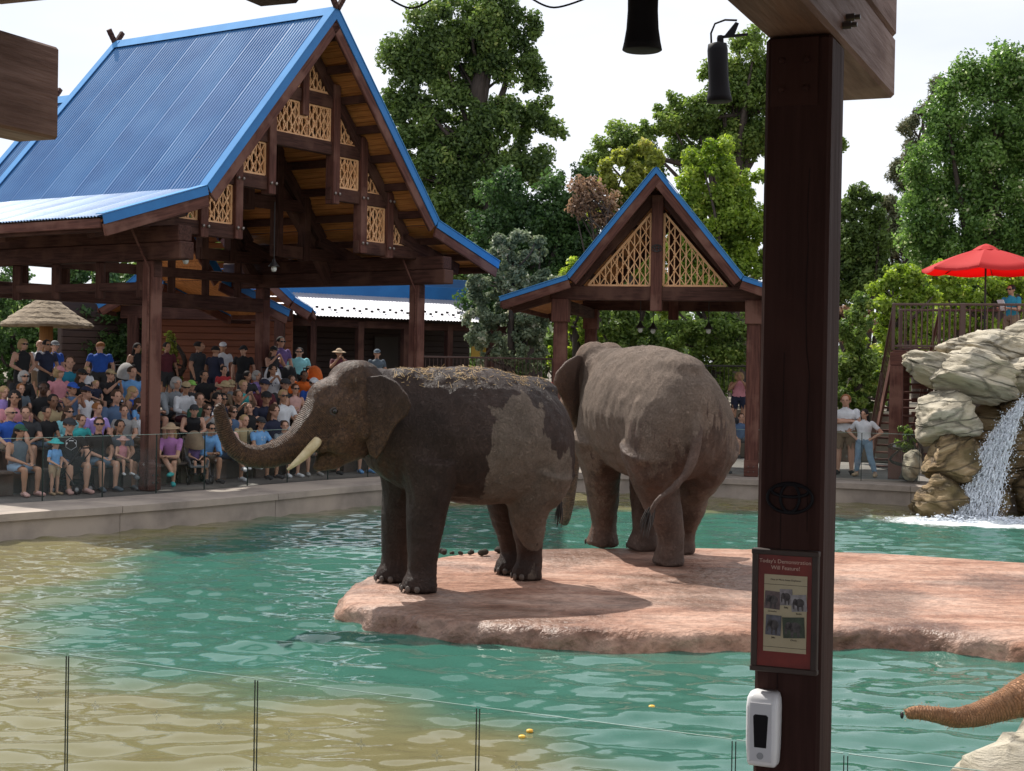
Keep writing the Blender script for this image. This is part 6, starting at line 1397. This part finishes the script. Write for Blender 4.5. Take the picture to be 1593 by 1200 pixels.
sign = empty('notice_board', SG, 'red framed notice about an elephant demonstration hung on the thick post', 'sign')
obj('board', MB().box((0, 0, 0), (SW, .02, SH)), mat('sign_red', L(.20, .022, .014), L(.13, .014, .010), 12, rough=.5), sign, SG, bevel=.003)
FRM = mat('sign_frame', L(.055, .032, .024), L(.03, .018, .014), 6, rough=.6)
for sx_ in (-1, 1): obj('frame_bar', MB().box((sx_ * (SW / 2 - .001), -.002, 0), (.022, .030, SH + .016)), FRM, sign, SG, bevel=.003)
for sz in (-1, 1): obj('frame_bar', MB().box((0, -.003, sz * (SH / 2)), (SW + .024, .032, .02)), FRM, sign, SG, bevel=.003)
CREAM = mat('cream_paper', L(.50, .43, .29), L(.44, .37, .24), 8, rough=.7)
SIGNTX = mat('sign_letter', L(.62, .42, .34), rough=.6); INK = mat('ink', L(.02, .017, .014), rough=.8)
def flat(M, x, z, y=-.0125): return M @ T(x, y, z) @ Matrix.Rotation(R(90), 4, 'X')
link(bpy.data.objects.new('lettering', text_mesh("Today's Demonstration", .019, SIGNTX)), sign, flat(SG, 0, SH / 2 - .032))
link(bpy.data.objects.new('lettering', text_mesh("Will Feature!", .019, SIGNTX)), sign, flat(SG, .002, SH / 2 - .054))
pap = obj('paper', MB().box((.003, 0, 0), (.150, .002, .268)), CREAM, sign, SG @ T(0, -.0112, -.008))
PC = SG @ T(.003, -.0126, -.008)
link(bpy.data.objects.new('lettering', text_mesh('One or More Asian Elephants', .0088, INK)), pap, flat(PC, 0, .117, 0))
for zz in (.100, -.118): obj('rule', MB().box((0, 0, zz), (.15, .0006, .0012)), INK, pap, PC)
PHS = [mat('photo_ground_%d' % k, L(*c), L(*[v * .5 for v in c]), 60, rough=.5) for k, c in enumerate(((.17, .12, .12), (.33, .30, .31), (.36, .34, .35), (.15, .15, .18), (.06, .08, .05)))]
ELG = mat('photo_elephant', L(.035, .028, .028), L(.10, .085, .085), 70, rough=.5)
for (cx_, cz_, w, h, rt, nm, k) in ((-.045, .045, .055, .062, 3, 'Groucho', 0), (.003, .058, .044, .056, -2, 'Billy', 1), (.048, .040, .054, .058, -5, 'Bodhi', 2), (-.040, -.042, .054, .070, 2, 'Jake', 3), (.031, -.046, .076, .072, -4, 'Chuck', 4)):
    M_ = PC @ T(cx_, -.0006 - .0003 * k, cz_) @ Matrix.Rotation(R(rt), 4, 'Y')
    ph = obj('photo', MB().box((0, 0, 0), (w, .0006, h)), PHS[k], pap, M_)
    ep = MB()   # a dark elephant shape printed on the photo
    for (ax_, az_, rx, rz_) in ((.05, .02, .30, .25), (-.22, .08, .16, .20), (-.36, -.12, .06, .22), (-.08, -.28, .07, .2), (.2, -.28, .07, .2)): ep.lathe([(1e-4, 0), (1, 0)], seg=16, cap=False); vs_ = ep.v[-32:]; ep.v[-32:] = [(ax_ * w + v[0] * rx * w, -.0006, az_ * h + v[1] * rz_ * h) for v in vs_]
    obj('printed_elephant', ep, ELG, ph, M_)
    link(bpy.data.objects.new('lettering', text_mesh(nm, .0085, INK)), pap, flat(PC, cx_, cz_ - h / 2 - .008, -.0004))
d0, d1 = P(1195, 1085, 5.15).z, P(1195, 1200, 5.15).z; DH = d0 - d1
DM = PW @ T(-.068, -PWD / 2, (d0 + d1) / 2)
disp = empty('soap_dispenser', DM, 'white hand sanitiser dispenser with a dark window on the thick post', 'dispenser')
def rr(w, d, z, r=.02, y0=0): return [Vector((sx_ * (w / 2 - r) + r * math.cos(a), y0 - d / 2 + sy * (d / 2 - r) + r * math.sin(a), z)) for sx_, sy, a0 in ((1, 1, 0), (-1, 1, 90), (-1, -1, 180), (1, -1, 270)) for a in [R(a0 + t) for t in (0, 30, 60, 90)]]
obj('case', MB().rings([rr(.094, .075, -DH / 2, .012), rr(.104, .086, -DH / 2 + .012, .02), rr(.112, .092, -DH * .2, .022), rr(.114, .092, DH * .3, .022), rr(.110, .085, DH / 2 - .02, .022), rr(.098, .068, DH / 2 - .004, .02), rr(.08, .05, DH / 2, .015)]), WHITE, disp, DM, smooth=True)
obj('window', MB().rings([[Vector((x_, y_, z_)) for x_, z_ in ((-.021, -.058), (.021, -.058), (.026, .05), (.02, .056), (-.02, .056), (-.026, .05))] for y_ in (-.088, -.0945)]), BLACK, disp, DM)
obj('front_panel', MB().box((0, -.0915, -.005), (.078, .004, DH - .05)), mat('pale_grey_plastic', L(.62, .62, .65), rough=.35), disp, DM, bevel=.0018)
obj('push_mark', MB().lathe([(.012, 0), (.012, .002), (.003, .003)], seg=12), GREYP, disp, DM @ T(0, -.0935, -DH / 2 + .04) @ Matrix.Rotation(R(90), 4, 'X'))
# ---- loudspeakers hung from the beams
def speaker(c, s, label, tilt, bracket):
    M = T(c) @ Matrix.Rotation(tilt, 4, 'Y') @ Matrix.Scale(s, 4); r_ = empty('loudspeaker', M, label, 'speaker')
    obj('body', MB().lathe([(.02, .345), (.055, .335), (.060, .30), (.058, .15), (.062, .08), (.070, .03), (.0765, 0), (.07, -.004), (.01, -.006)], seg=28), BLACK, r_, M, smooth=True)
    obj('socket', MB().lathe([(.02, .33), (.02, .37), (.015, .385)], (.018, 0, 0), 12), BLACK, r_, M)
    if bracket:
        obj('cable', MB().tube([(-.035, 0, .34), (-.035, 0, .40), (-.01, 0, .455), (.05, .0, .475), (.12, 0, .47)], .006, 8), BLACK, r_, M, smooth=True)
        b_ = MB(); b_.bar((.02, 0, .375), (.18, 0, .385), .03, .012); b_.prism([(.04, .38), (.10, .38), (.13, .45), (.11, .46)], (1, 0, 0), (0, 0, 1), (0, 1, 0), (0, -.01, 0), .02); obj('bracket', b_, BLACK, r_, M)
    else: obj('rod', MB().tube([(0, 0, .34), (0, 0, .80)], .012, 8), BLACK, r_, M)
b1, b2 = P(999, 78, 4.75), P(1119, 158, 7.1)
speaker(b1, .82, 'black flared loudspeaker hanging free on a rod under the near roof', 0, False)
speaker(b2, .80, 'black loudspeaker on a bracket with a looped cable below the near roof beam', R(-3), True)
for a_, b_, c_, lab in (((596, -8), (640, 13), (684, -8), 'first'), ((820, -6), (862, 12), (922, -6), 'second')):
    q = smoothpath([tuple(P(*a_, 6)), tuple(P(*b_, 6)), tuple(P(*c_, 6))], 8); q = [tuple(P(a_[0], a_[1] - 60, 6))] + [tuple(v) for v in q] + [tuple(P(c_[0], c_[1] - 60, 6))]
    o = MB().tube(q, .004, 6); tag(world_obj('hanging_cable', o, BLACK), 'thin black cable sagging below the near roof ' + ('before the blue roof' if lab == 'first' else 'before the tall dark tree'), 'cable')
# ---- glass barrier in front of us
ztg = 1.50
NGLASS = glass_mat('near_glass', (.965, .98, .972, 1), .55); FLW_M = FROST; NFL = flower(.027)
gt = [G(x, y, ztg) for x, y in ((105, 1018), (407, 1053), (747, 1098), (1142, 1150))]
gd = (gt[3] - gt[0]); gd.z = 0; ln3 = gd.length; gd.normalize()
tpos = [(p - gt[0]).dot(gd) for p in gt]; tpos = [tpos[0] - 1.0] + tpos + [tpos[3] + .42, tpos[3] + 1.35]
labs = ['where the sandy shallows lie behind it', 'between the two dark joints over sandy water', 'over green water before the island edge', 'next to the thick post on the open side', 'behind the thick post', 'beyond the thick post']
for k in range(len(tpos) - 1):
    a_, b_ = gt[0] + gd * tpos[k], gt[0] + gd * tpos[k + 1]
    glass_panel((a_.x, a_.y), (b_.x, b_.y), DECK_Z, ztg, 'near clear glass barrier panel ' + labs[k], 'near glass barrier', marks=3 if tpos[k + 1] - tpos[k] > .6 else 0, mz=.79, th=.007, pane=NGLASS, sw=.0025, fm=NFL)
# ================================================================== RAISED DECK, STAIRS, PARASOL
RDZ = 3.45; dA = P(1384, 700, 35.2); dB = P(1620, 700, 34.2)
dx_ = Vector((dB.x - dA.x, dB.y - dA.y, 0)); dl = dx_.length; dx_.normalize(); DMx = Matrix(((dx_.x, -dx_.y, 0, dA.x), (dx_.y, dx_.x, 0, dA.y), (0, 0, 1, 0), (0, 0, 0, 1)))
def dv(x, y, z): return DMx @ Vector((x, y, z))
rdk = empty('raised_deck', DMx @ T(0, 0, DECK_Z), 'raised timber deck with brown railings and stairs behind the rocks', 'deck')
for k in range(24): beam('deck_board', dv(.02, .08 + .145 * k, RDZ - .02), dv(dl + 1, .08 + .145 * k, RDZ - .02), .138, .04, WOODR, rdk)
for y in (0, 1.7, 3.4): beam('rim_joist', dv(-.02, y, RDZ - .2), dv(dl + 1, y, RDZ - .2), .09, .32, WOODR, rdk)
beam('rim_joist', dv(0, .05, RDZ - .2), dv(0, 3.4, RDZ - .2), .08, .31, WOODR, rdk)
for x in (.12, 3.0):
    for y in (.1, 3.2): beam('post', dv(x, y, DECK_Z), dv(x, y, RDZ - .36), .30, .30, WOODR, rdk, up=dx_)
def rail_run(root, a, b, h=1.07, n=None, post=True):
    a, b = Vector(a), Vector(b); d = b - a; up = Vector((0, 0, 1))
    beam('top_rail', a + up * h, b + up * h, .07, .055, BRONZE, root, bevel=.006); beam('bottom_rail', a + up * .1, b + up * .1, .05, .05, BRONZE, root, bevel=.006)
    n = n or int(Vector((d.x, d.y, 0)).length / .125); me = MB().box((0, 0, 0), (.022, .022, h - .14)).mesh('baluster', [BRONZE])
    for k in range(1, n): link(bpy.data.objects.new('baluster', me), root, T(a + d * k / n + up * (h / 2 + .05)))
    for q in (a, b): beam('newel', q, q + up * (h + .03), .075, .075, BRONZE, root, up=dx_)
rail_run(rdk, dv(.03, .05, RDZ), dv(1.55, .05, RDZ)); rail_run(rdk, dv(1.6, .05, RDZ), dv(3.4, .05, RDZ)); rail_run(rdk, dv(3.45, .05, RDZ), dv(5.2, .05, RDZ))
rail_run(rdk, dv(.03, 3.3, RDZ), dv(3.4, 3.3, RDZ))
# stairs going down behind the deck's left end, along the line of sight
sd0 = dv(-.05, .9, RDZ); sdir_ = Vector((.12, 1, 0)).normalized(); prp = Vector((-sdir_.y, sdir_.x, 0)); nst = 15; run, rise = .27, (RDZ - DECK_Z) / 15
for k in range(nst):
    c = sd0 + sdir_ * (run * (k + .5)) + prp * -.55; beam('tread', c + prp * .5 + Vector((0, 0, -rise * (k + 1))), c - prp * .5 + Vector((0, 0, -rise * (k + 1))), .28, .05, WOODR, rdk)
for s in (-.02, -1.1): beam('stringer', sd0 + prp * s + Vector((0, 0, -.15)), sd0 + prp * s + sdir_ * run * nst + Vector((0, 0, -(RDZ - DECK_Z) - .05 + .1)), .06, .3, WOODR, rdk)
for s in (-.02, -1.1):
    a_, b_ = sd0 + prp * s, sd0 + prp * s + sdir_ * run * nst + Vector((0, 0, -(RDZ - DECK_Z)))
    beam('hand_rail', a_ + Vector((0, 0, 1)), b_ + Vector((0, 0, 1)), .06, .06, BRONZE, rdk)
    for t in (.2, .4, .6, .8): beam('mid_rail', a_ + Vector((0, 0, t)), b_ + Vector((0, 0, t)), .02, .03, BRONZE, rdk)
    for t in (0, .5, 1): q = a_ + (b_ - a_) * t; beam('newel', q, q + Vector((0, 0, 1.03)), .075, .075, BRONZE, rdk, up=dx_)
# stair seen below the deck
for k in range(7): beam('back_slat', dv(.4, 1.6, DECK_Z + .5 + .33 * k), dv(3.4, 1.6, DECK_Z + .5 + .33 * k), .04, .1, WOODR, rdk)
obj('socket_box', MB().box((0, -.03, 0), (.09, .06, .13)), GREYP, rdk, DMx @ T(.12, -.06, DECK_Z + .75), bevel=.01)
# red parasol
uc = P(1533, 440, 37.0); utop = P(1533, 384, 37.0).z; uev = P(1533, 419, 37.0).z; ur = 97 / ppm(37)
um = empty('red_parasol', T(uc.x, uc.y, RDZ), 'red octagonal parasol open above the raised deck', 'parasol')
REDC = leaf_mat('red_canvas', L(.55, .030, .030), L(.6, .04, .035), None, .3, .8)
UM = T(uc.x, uc.y, 0)
c8 = [Vector((ur * math.cos(R(45 * k + 22)), ur * math.sin(R(45 * k + 22)), uev)) for k in range(8)]; ap = Vector((0, 0, utop))
for k in range(8):
    a_, b_ = c8[k], c8[(k + 1) % 8]; mb = MB(); rows = []
    for t in np.linspace(.06, 1, 7):
        p_, q_ = ap.lerp(a_, t), ap.lerp(b_, t); sagz = .05 * math.sin(math.pi * t); rows.append([p_.lerp(q_, u_) + Vector((0, 0, sagz - .10 * t * (4 * u_ * (1 - u_)) * .6)) for u_ in np.linspace(0, 1, 5)])
    rows.append([v + Vector((0, 0, -.06)) for v in rows[-1]])
    mb.add([v for r_ in rows for v in r_], [(i * 5 + j, i * 5 + j + 1, (i + 1) * 5 + j + 1, (i + 1) * 5 + j) for i in range(7) for j in range(4)]); obj('canopy_panel', mb, REDC, um, UM, smooth=True)
    obj('rib', MB().tube([ap + Vector((0, 0, -.05)), a_ + Vector((0, 0, -.03))], .012, 6), DMETAL, um, UM)
obj('vent_cap', MB().lathe([(.34, utop - .09), (.2, utop - .0), (.05, utop + .06), (.01, utop + .07)], seg=8), REDC, um, UM, smooth=False)
obj('pole', MB().lathe([(.025, RDZ), (.025, utop)], seg=10), DMETAL, um, UM); obj('base', MB().lathe([(.3, RDZ), (.3, RDZ + .06), (.06, RDZ + .1)], seg=20), DMETAL, um, UM)
mg = P(1574, 452, 36.0)
wk = person(T(mg.x, mg.y, RDZ) @ RZ(R(130)) @ Matrix.Scale((mg.z - RDZ) / 1.635, 4), 'standing on the raised deck in a teal polo holding a sheet of paper', kind='stand', arms='paper', tc='teal', bc='khaki', hc='dark', glasses=True, skin=1, group='staff')
tag(obj('paper_sheet', MB().box((0, 0, 0), (.2, .01, .28)), WHITE, None, T(P(1559, 475, 35.75)) @ RZ(R(120)) @ Matrix.Rotation(R(-30), 4, 'X')), 'white sheet of paper held by the one in the teal polo', 'paper')
# street lamp far behind
lp0, lp1 = P(1437, 480, 70), P(1437, 345, 70)
q = empty('street_lamp', T(lp0.x, lp0.y, PLAZA_Z), 'grey curved street lamp before the poplar', 'lamp')
obj('lamp_post', MB().tube([(0, 0, 0), (0, 0, lp1.z - PLAZA_Z - .5), (.1, 0, lp1.z - PLAZA_Z - .1), (.45, 0, lp1.z - PLAZA_Z + .1)], [.09, .08, .07, .06], 10), SILVER, q, T(lp0.x, lp0.y, PLAZA_Z), smooth=True)
obj('lamp_head', MB().ell((.6, 0, lp1.z - PLAZA_Z + .1), (.3, .14, .07)), SILVER, q, T(lp0.x, lp0.y, PLAZA_Z), smooth=True)

# ================================================================== ROCKS AND WATERFALL
def rock_mat(name, a, b, c, moss=None):
    m = bpy.data.materials.new(name); m.use_nodes = True; n = m.node_tree.nodes; l = m.node_tree.links; p = n['Principled BSDF']
    tc = n.new('ShaderNodeTexCoord'); mp = n.new('ShaderNodeMapping'); mp.inputs['Scale'].default_value = (.45, .45, 2.8); mp.inputs['Rotation'].default_value = (.3, .45, 0); l.new(tc.outputs['Object'], mp.inputs['Vector'])
    n1 = n.new('ShaderNodeTexNoise'); n1.inputs['Scale'].default_value = 2.2; n1.inputs['Detail'].default_value = 9; n1.inputs['Roughness'].default_value = .65; l.new(mp.outputs[0], n1.inputs['Vector'])
    cr = n.new('ShaderNodeValToRGB'); e = cr.color_ramp.elements; e[0].position = .34; e[0].color = a; e[1].position = .66; e[1].color = c; q = e.new(.46); q.color = b; l.new(n1.outputs['Fac'], cr.inputs[0])
    n2 = n.new('ShaderNodeTexNoise'); n2.inputs['Scale'].default_value = 1.1; n2.inputs['Detail'].default_value = 6; l.new(tc.outputs['Object'], n2.inputs['Vector']); out = cr.outputs[0]
    if moss:
        mr = n.new('ShaderNodeMapRange'); mr.inputs[1].default_value = .48; mr.inputs[2].default_value = .62; l.new(n2.outputs['Fac'], mr.inputs[0]); mx = n.new('ShaderNodeMix'); mx.data_type = 'RGBA'; mx.inputs[7].default_value = moss; l.new(mr.outputs[0], mx.inputs[0]); l.new(out, mx.inputs[6]); out = mx.outputs[2]
    l.new(out, p.inputs['Base Color']); p.inputs['Roughness'].default_value = .85
    wv = n.new('ShaderNodeVectorMath'); wv.operation = 'MULTIPLY_ADD'; wv.inputs[1].default_value = (.5, .5, .5); l.new(n2.outputs['Color'], wv.inputs[0]); l.new(mp.outputs[0], wv.inputs[2])
    vo = n.new('ShaderNodeTexVoronoi'); vo.feature = 'DISTANCE_TO_EDGE'; vo.inputs['Scale'].default_value = 1.3; l.new(wv.outputs[0], vo.inputs['Vector'])
    ck = n.new('ShaderNodeMapRange'); ck.inputs[1].default_value = 0; ck.inputs[2].default_value = .06; ck.inputs[3].default_value = .4; l.new(vo.outputs['Distance'], ck.inputs[0])
    mk = n.new('ShaderNodeMix'); mk.data_type = 'RGBA'; mk.blend_type = 'MULTIPLY'; mk.inputs[0].default_value = .8; l.new(out, mk.inputs[6]); l.new(ck.outputs[0], mk.inputs[7]); l.new(mk.outputs[2], p.inputs['Base Color'])
    ha = n.new('ShaderNodeMath'); ha.operation = 'ADD'; l.new(n1.outputs['Fac'], ha.inputs[0]); l.new(ck.outputs[0], ha.inputs[1])
    n9 = n.new('ShaderNodeTexNoise'); n9.inputs['Scale'].default_value = 7; n9.inputs['Detail'].default_value = 10; n9.inputs['Roughness'].default_value = .72; l.new(mp.outputs[0], n9.inputs['Vector']); hb = n.new('ShaderNodeMath'); hb.operation = 'MULTIPLY_ADD'; hb.inputs[1].default_value = .6; l.new(n9.outputs['Fac'], hb.inputs[0]); l.new(ha.outputs[0], hb.inputs[2]); ha = hb
    bp = n.new('ShaderNodeBump'); bp.inputs['Distance'].default_value = .09; l.new(ha.outputs[0], bp.inputs['Height']); l.new(bp.outputs[0], p.inputs['Normal'])
    return m
ROCKP = rock_mat('pale_rock', L(.17, .145, .105), L(.40, .35, .26), L(.60, .54, .43), L(.50, .43, .30))
ROCKB = rock_mat('ochre_rock', L(.07, .045, .022), L(.26, .17, .08), L(.46, .34, .20), L(.14, .10, .04))
def rock(c, r, m, label, seed, rot=(0, 0, 0), blk=.35, sub=4, strata=0.0, name='boulder', cat='rock', group='rocks round the waterfall'):
    bm = bmesh.new(); bmesh.ops.create_icosphere(bm, subdivisions=sub, radius=1)
    rs = random.Random(seed); cuts = [(Vector((rs.gauss(0, 1), rs.gauss(0, 1), rs.gauss(0, .8))).normalized(), rs.uniform(.55, .86)) for _ in range(11)]
    for v in bm.verts:
        p = v.co.copy()
        for nrm, d in cuts:
            k = p.dot(nrm) - d
            if k > 0: p -= nrm * k * (.55 + blk)
        pw_ = Vector((p.x, p.y, p.z * 1.9)); nz_ = mnoise.noise(p * 1.5 + Vector((seed, 0, 0))) * .17 - abs(mnoise.noise(pw_ * 1.8 + Vector((0, seed, 0)))) * .16 - abs(mnoise.noise(pw_ * 6 + Vector((seed, seed, 0)))) * .06 + mnoise.noise(p * 14 + Vector((0, 0, seed))) * .015
        if strata: nz_ -= strata * max(0, 1 - abs(((p.z * 1.7 + .4 * p.x + 1.1 * mnoise.noise(p * 1.3)) % 1) - .5) * 9)
        v.co = Vector((p.x * (1 + nz_) * r[0], p.y * (1 + nz_) * r[1], p.z * (1 + nz_) * r[2]))
    me = bpy.data.meshes.new(name); bm.to_mesh(me); bm.free(); me.materials.append(m); me.shade_smooth()
    M = T(c) @ Matrix.Rotation(rot[2], 4, 'Z') @ Matrix.Rotation(rot[1], 4, 'Y') @ Matrix.Rotation(rot[0], 4, 'X')
    return tag(link(bpy.data.objects.new(name, me), None, M), label, cat, group)
k30 = ppm(31.0)
def rk(px, py, Y, rx, rz, ry, m, label, seed, tilt=0, **kw): return rock(P(px, py, Y), (rx / ppm(Y), ry, rz / ppm(Y)), m, label, seed, (0, R(tilt), R(random.Random(seed).uniform(-15, 15))), **kw)
rk(1468, 580, 32.4, 74, 30, 1.1, ROCKP, 'pale rounded boulder jutting left over the deck post', 3, 18, sub=5, strata=.05)
rk(1540, 545, 33.0, 90, 34, 1.3, ROCKP, 'long pale slab of rock lying across the top of the falls', 7, 12, sub=5, strata=.06)
rk(1600, 535, 33.4, 70, 40, 1.3, ROCKP, 'pale rock crowning the falls below the one in teal', 11, 5, sub=5, strata=.05)
rk(1520, 590, 31.8, 95, 46, 1.1, ROCKP, 'large creamy rock face above the cascade', 13, 14, sub=5, strata=.07)
rk(1470, 655, 31.6, 55, 52, 1.0, ROCKP, 'pale bulging rock at the left shoulder of the cascade', 17, -12, sub=5, strata=.05)
rk(1605, 590, 31.9, 70, 34, 1.0, ROCKP, 'pale rock hanging over the falling water', 19, 6, sub=5, strata=.06)
rk(1485, 720, 31.0, 62, 48, .95, ROCKB, 'ochre rock beside the cascade halfway down', 23, -20, sub=5, strata=.08, blk=.42)
rk(1462, 775, 30.8, 52, 42, .9, ROCKB, 'ochre ledge of rock standing in the water left of the foam', 29, -6, sub=5, strata=.08, blk=.42)
rk(1510, 785, 31.4, 62, 44, .8, ROCKB, 'brown rock at the foot of the cascade', 31, 0, sub=5, strata=.06)
rk(1580, 700, 32.2, 95, 95, .9, ROCKB, 'broad wet brown rock wall behind the falling water', 37, 0, sub=5, strata=.05)
rk(1640, 760, 31.2, 70, 62, 1.0, ROCKB, 'dark wet rock on the right bank of the cascade', 41, 0, sub=5, strata=.05)
rk(1590, 640, 31.7, 50, 26, .7, ROCKB, 'wet lip of rock that the water pours over', 43, -8, sub=4, strata=.05)
rk(1418, 725, 34.0, 20, 25, .35, ROCKP, 'smooth grey boulder on the kerb beside the deck post', 47, 10, sub=4)
# falling water: many thin broken strands and drops
m = bpy.data.materials.new('white_water'); m.use_nodes = True; b = m.node_tree.nodes['Principled BSDF']; b.inputs['Base Color'].default_value = L(.82, .86, .92); b.inputs['Roughness'].default_value = .25; b.inputs['Transmission Weight'].default_value = .15; b.inputs['IOR'].default_value = 1.33
rs = np.random.RandomState(21); mb = MB()
def fall_pt(t, u):          # u down the fall 0..1, t across
    x = 1600 - 18 * t - (52 + 42 * t) * u ** .75; y = 616 + 26 * t + (188 - 26 * t) * u ** 1.15
    return P(x, y, 31.2 - 1.0 * u ** .6 + .25 * (t - .5))
for k in range(2600):
    t, u = rs.rand() * 1.15 - .05, rs.rand() ** .9; u1 = min(1.03, u + rs.uniform(.012, .07)); jt = rs.normal() * .02
    a_, b_ = Vector(fall_pt(t, u)), Vector(fall_pt(t + jt, u1)); j_ = Vector(rs.normal(size=3) * .035); mid = (a_ + b_) / 2 + Vector(rs.normal(size=3) * .02) + j_; w_ = rs.uniform(.004, .015) * (1 + .5 * u)
    mb.tube([a_ + j_, mid, b_ + j_], [w_ * .4, w_, w_ * .3], 4)
for k in range(3800):
    f = rs.rand() ** .7; c_ = Vector(fall_pt(rs.rand() * 1.3 - .15, f)) + Vector(rs.normal(size=3) * np.array([.10, .12, .08])); s_ = .004 + .013 * rs.rand() ** 2; mb.box(c_, (s_, s_, s_ * rs.uniform(1, 2.4)), Matrix.Rotation(rs.rand() * 3, 3, 'Y'))
tag(world_obj('waterfall', mb, m, smooth=True), 'white water tumbling in strands over the brown rocks', 'waterfall', kind='stuff')
mb = MB()
for k in range(1500):
    c_ = fall + Vector((rs.normal() * .75 + .1, rs.normal() * .22 + .1, 0)); s_ = .006 + .028 * rs.rand() ** 2.5; mb.ell((c_.x, c_.y, .004 + .10 * rs.rand() ** 3), (s_ * 1.3, s_, s_ * .5), 6, 4)
tag(world_obj('foam', mb, m, smooth=True), 'white foam boiling where the falls meet the pool', 'foam', kind='stuff')
# ================================================================== THIRD ELEPHANT ON THE RIGHT BANK: its trunk reaches into view
rock((3.42, 8.75, .2), (1.05, .8, .80), ROCKP, 'pale flat topped rock on the near bank beneath the reaching trunk', 53, (0, R(-4), R(8)), sub=5, strata=.05, group='bank rocks')
rock((4.35, 9.75, .05), (.95, .7, .82), ROCKP, 'pale rock behind the flat topped rock on the near bank', 59, (0, 0, R(30)), sub=4, strata=.05, group='bank rocks')
bank = MB(); bank.add([(5.2, 7.2, -1.5), (14, 5, -1.5), (14, 13.4, -1.5), (6.2, 12.6, -1.5), (5.2, 7.2, .30), (14, 5, .30), (14, 13.4, .30), (6.2, 12.6, .30)], [(0, 1, 5, 4), (1, 2, 6, 5), (2, 3, 7, 6), (3, 0, 4, 7), (4, 5, 6, 7)])
tag(world_obj('bank', bank, GRND), kind='structure')
M3 = T(7.15, 10.9, .30) @ RZ(R(186)); S3 = .86
tr3 = []
Wi3 = (M3 @ Matrix.Scale(S3, 4)).inverted()
for px, py, Y, r in ((1408, 1113, 10.15, .040), (1425, 1108, 10.15, .052), (1455, 1112, 10.15, .062), (1490, 1117, 10.2, .075), (1530, 1109, 10.25, .092), (1575, 1092, 10.3, .118), (1630, 1068, 10.4, .150)):
    p = Wi3 @ P(px, py, Y); tr3.append((p.x, p.y, p.z, r / S3))
tr3 = [(2.02, 0, 2.0, .25), (2.3, .0, 1.7, .23), (2.45, (tr3[-1][1]) * .5, 1.2, .2)] + tr3[::-1]
SK3 = skin_material('tawny_elephant_hide', L(.34, .165, .08), L(.50, .26, .14), L(.66, .38, .23), .5)
E3, W3, me3 = elephant('elephant', M3, S3, [(.75, .36), (.7, -.36), (-.9, .36), (-.95, -.36)], tr3, [(-1.36, 0, 2.0, .09), (-1.5, 0, 1.6, .055), (-1.5, 0, 1.2, .04), (-1.45, 0, .9, .034)], SK3, 'tawny elephant reaching its trunk over the pale rocks of the near bank', dryf=lambda co: np.full(len(co), .5), group='elephants')
co = np.empty(len(me3.vertices) * 3); me3.vertices.foreach_get('co', co); co = co.reshape(-1, 3); no = np.empty(len(me3.vertices) * 3); me3.vertices.foreach_get('normal', no); no = no.reshape(-1, 3)
cand = np.where(co[:, 0] > 2.3)[0]; mb = MB()
for k in range(2600):
    i = rs.choice(cand); nv = Vector(no[i]); p = Vector(co[i]) + Vector(rs.normal(size=3) * .008); t_v = (nv + Vector((.7, 0, -.2)) + Vector(rs.normal(size=3) * .25)).normalized(); mb.bar(p, p + t_v * rs.uniform(.008, .022), .0025, .0015)
np_ = P(1403, 1113, 10.14); obj('nostril', MB().ell((0, 0, 0), (.012, .024, .024), 10, 8), EYE, E3, T(np_), smooth=True)
tag(obj('body_hair', mb, mat('tawny_hair', L(.58, .30, .14), rough=.7), E3, W3), kind='stuff')
# ---- dung and floating slices
DUNG = mat('dung', L(.045, .035, .022), L(.02, .015, .010), 14, rough=.95, bump=.01, bscale=30)
for k, (px, py, w) in enumerate(((688, 861, 16), (703, 860, 9), (716, 861, 10), (733, 861, 12), (752, 862, 18), (776, 858, 14))):
    p = G(px, py + 3, ISL_Z); r = w / 2 / ppm(p.y); q = MB(); rs2 = random.Random(k)
    for j in range(4): q.ell((rs2.uniform(-.5, .5) * r, rs2.uniform(-.5, .5) * r, r * .5 + .25 * r * j * rs2.random()), (r * rs2.uniform(.5, .75), r * rs2.uniform(.5, .7), r * rs2.uniform(.45, .6)), 9, 6)
    me = organic('dung_heap', q, r / 7, 2); me.materials.append(DUNG); tag(link(bpy.data.objects.new('dung_heap', me), None, T(p)), ['squarish dark dung lump just behind the side on elephant foreleg', 'tiny dung ball next to the squarish lump', 'dark dung ball between two others on the island edge', 'round dung ball beside the flat pale heap', 'flat pale brown dung heap on the island edge', 'dung lump in front of the side on elephant hind feet'][k], 'dung', 'dung heaps on the island')
SL = mat('orange_slice', L(.75, .36, .02), L(.8, .5, .06), 20, rough=.4)
for k, (px, py) in enumerate(((1014, 1102), (824, 1140), (812, 1149))):
    p = G(px, py, .0); q = MB().lathe([(.002, .012), (.018, .014), (.026, .010), (.028, 0), (.026, -.008), (.002, -.01)], seg=16)
    tag(obj('fruit_slice', q, SL, None, T(p.x, p.y, .012), smooth=True), ['orange slice floating alone on the green water', 'orange slice floating behind its twin', 'orange slice floating just before its twin'][k], 'fruit', 'floating slices')
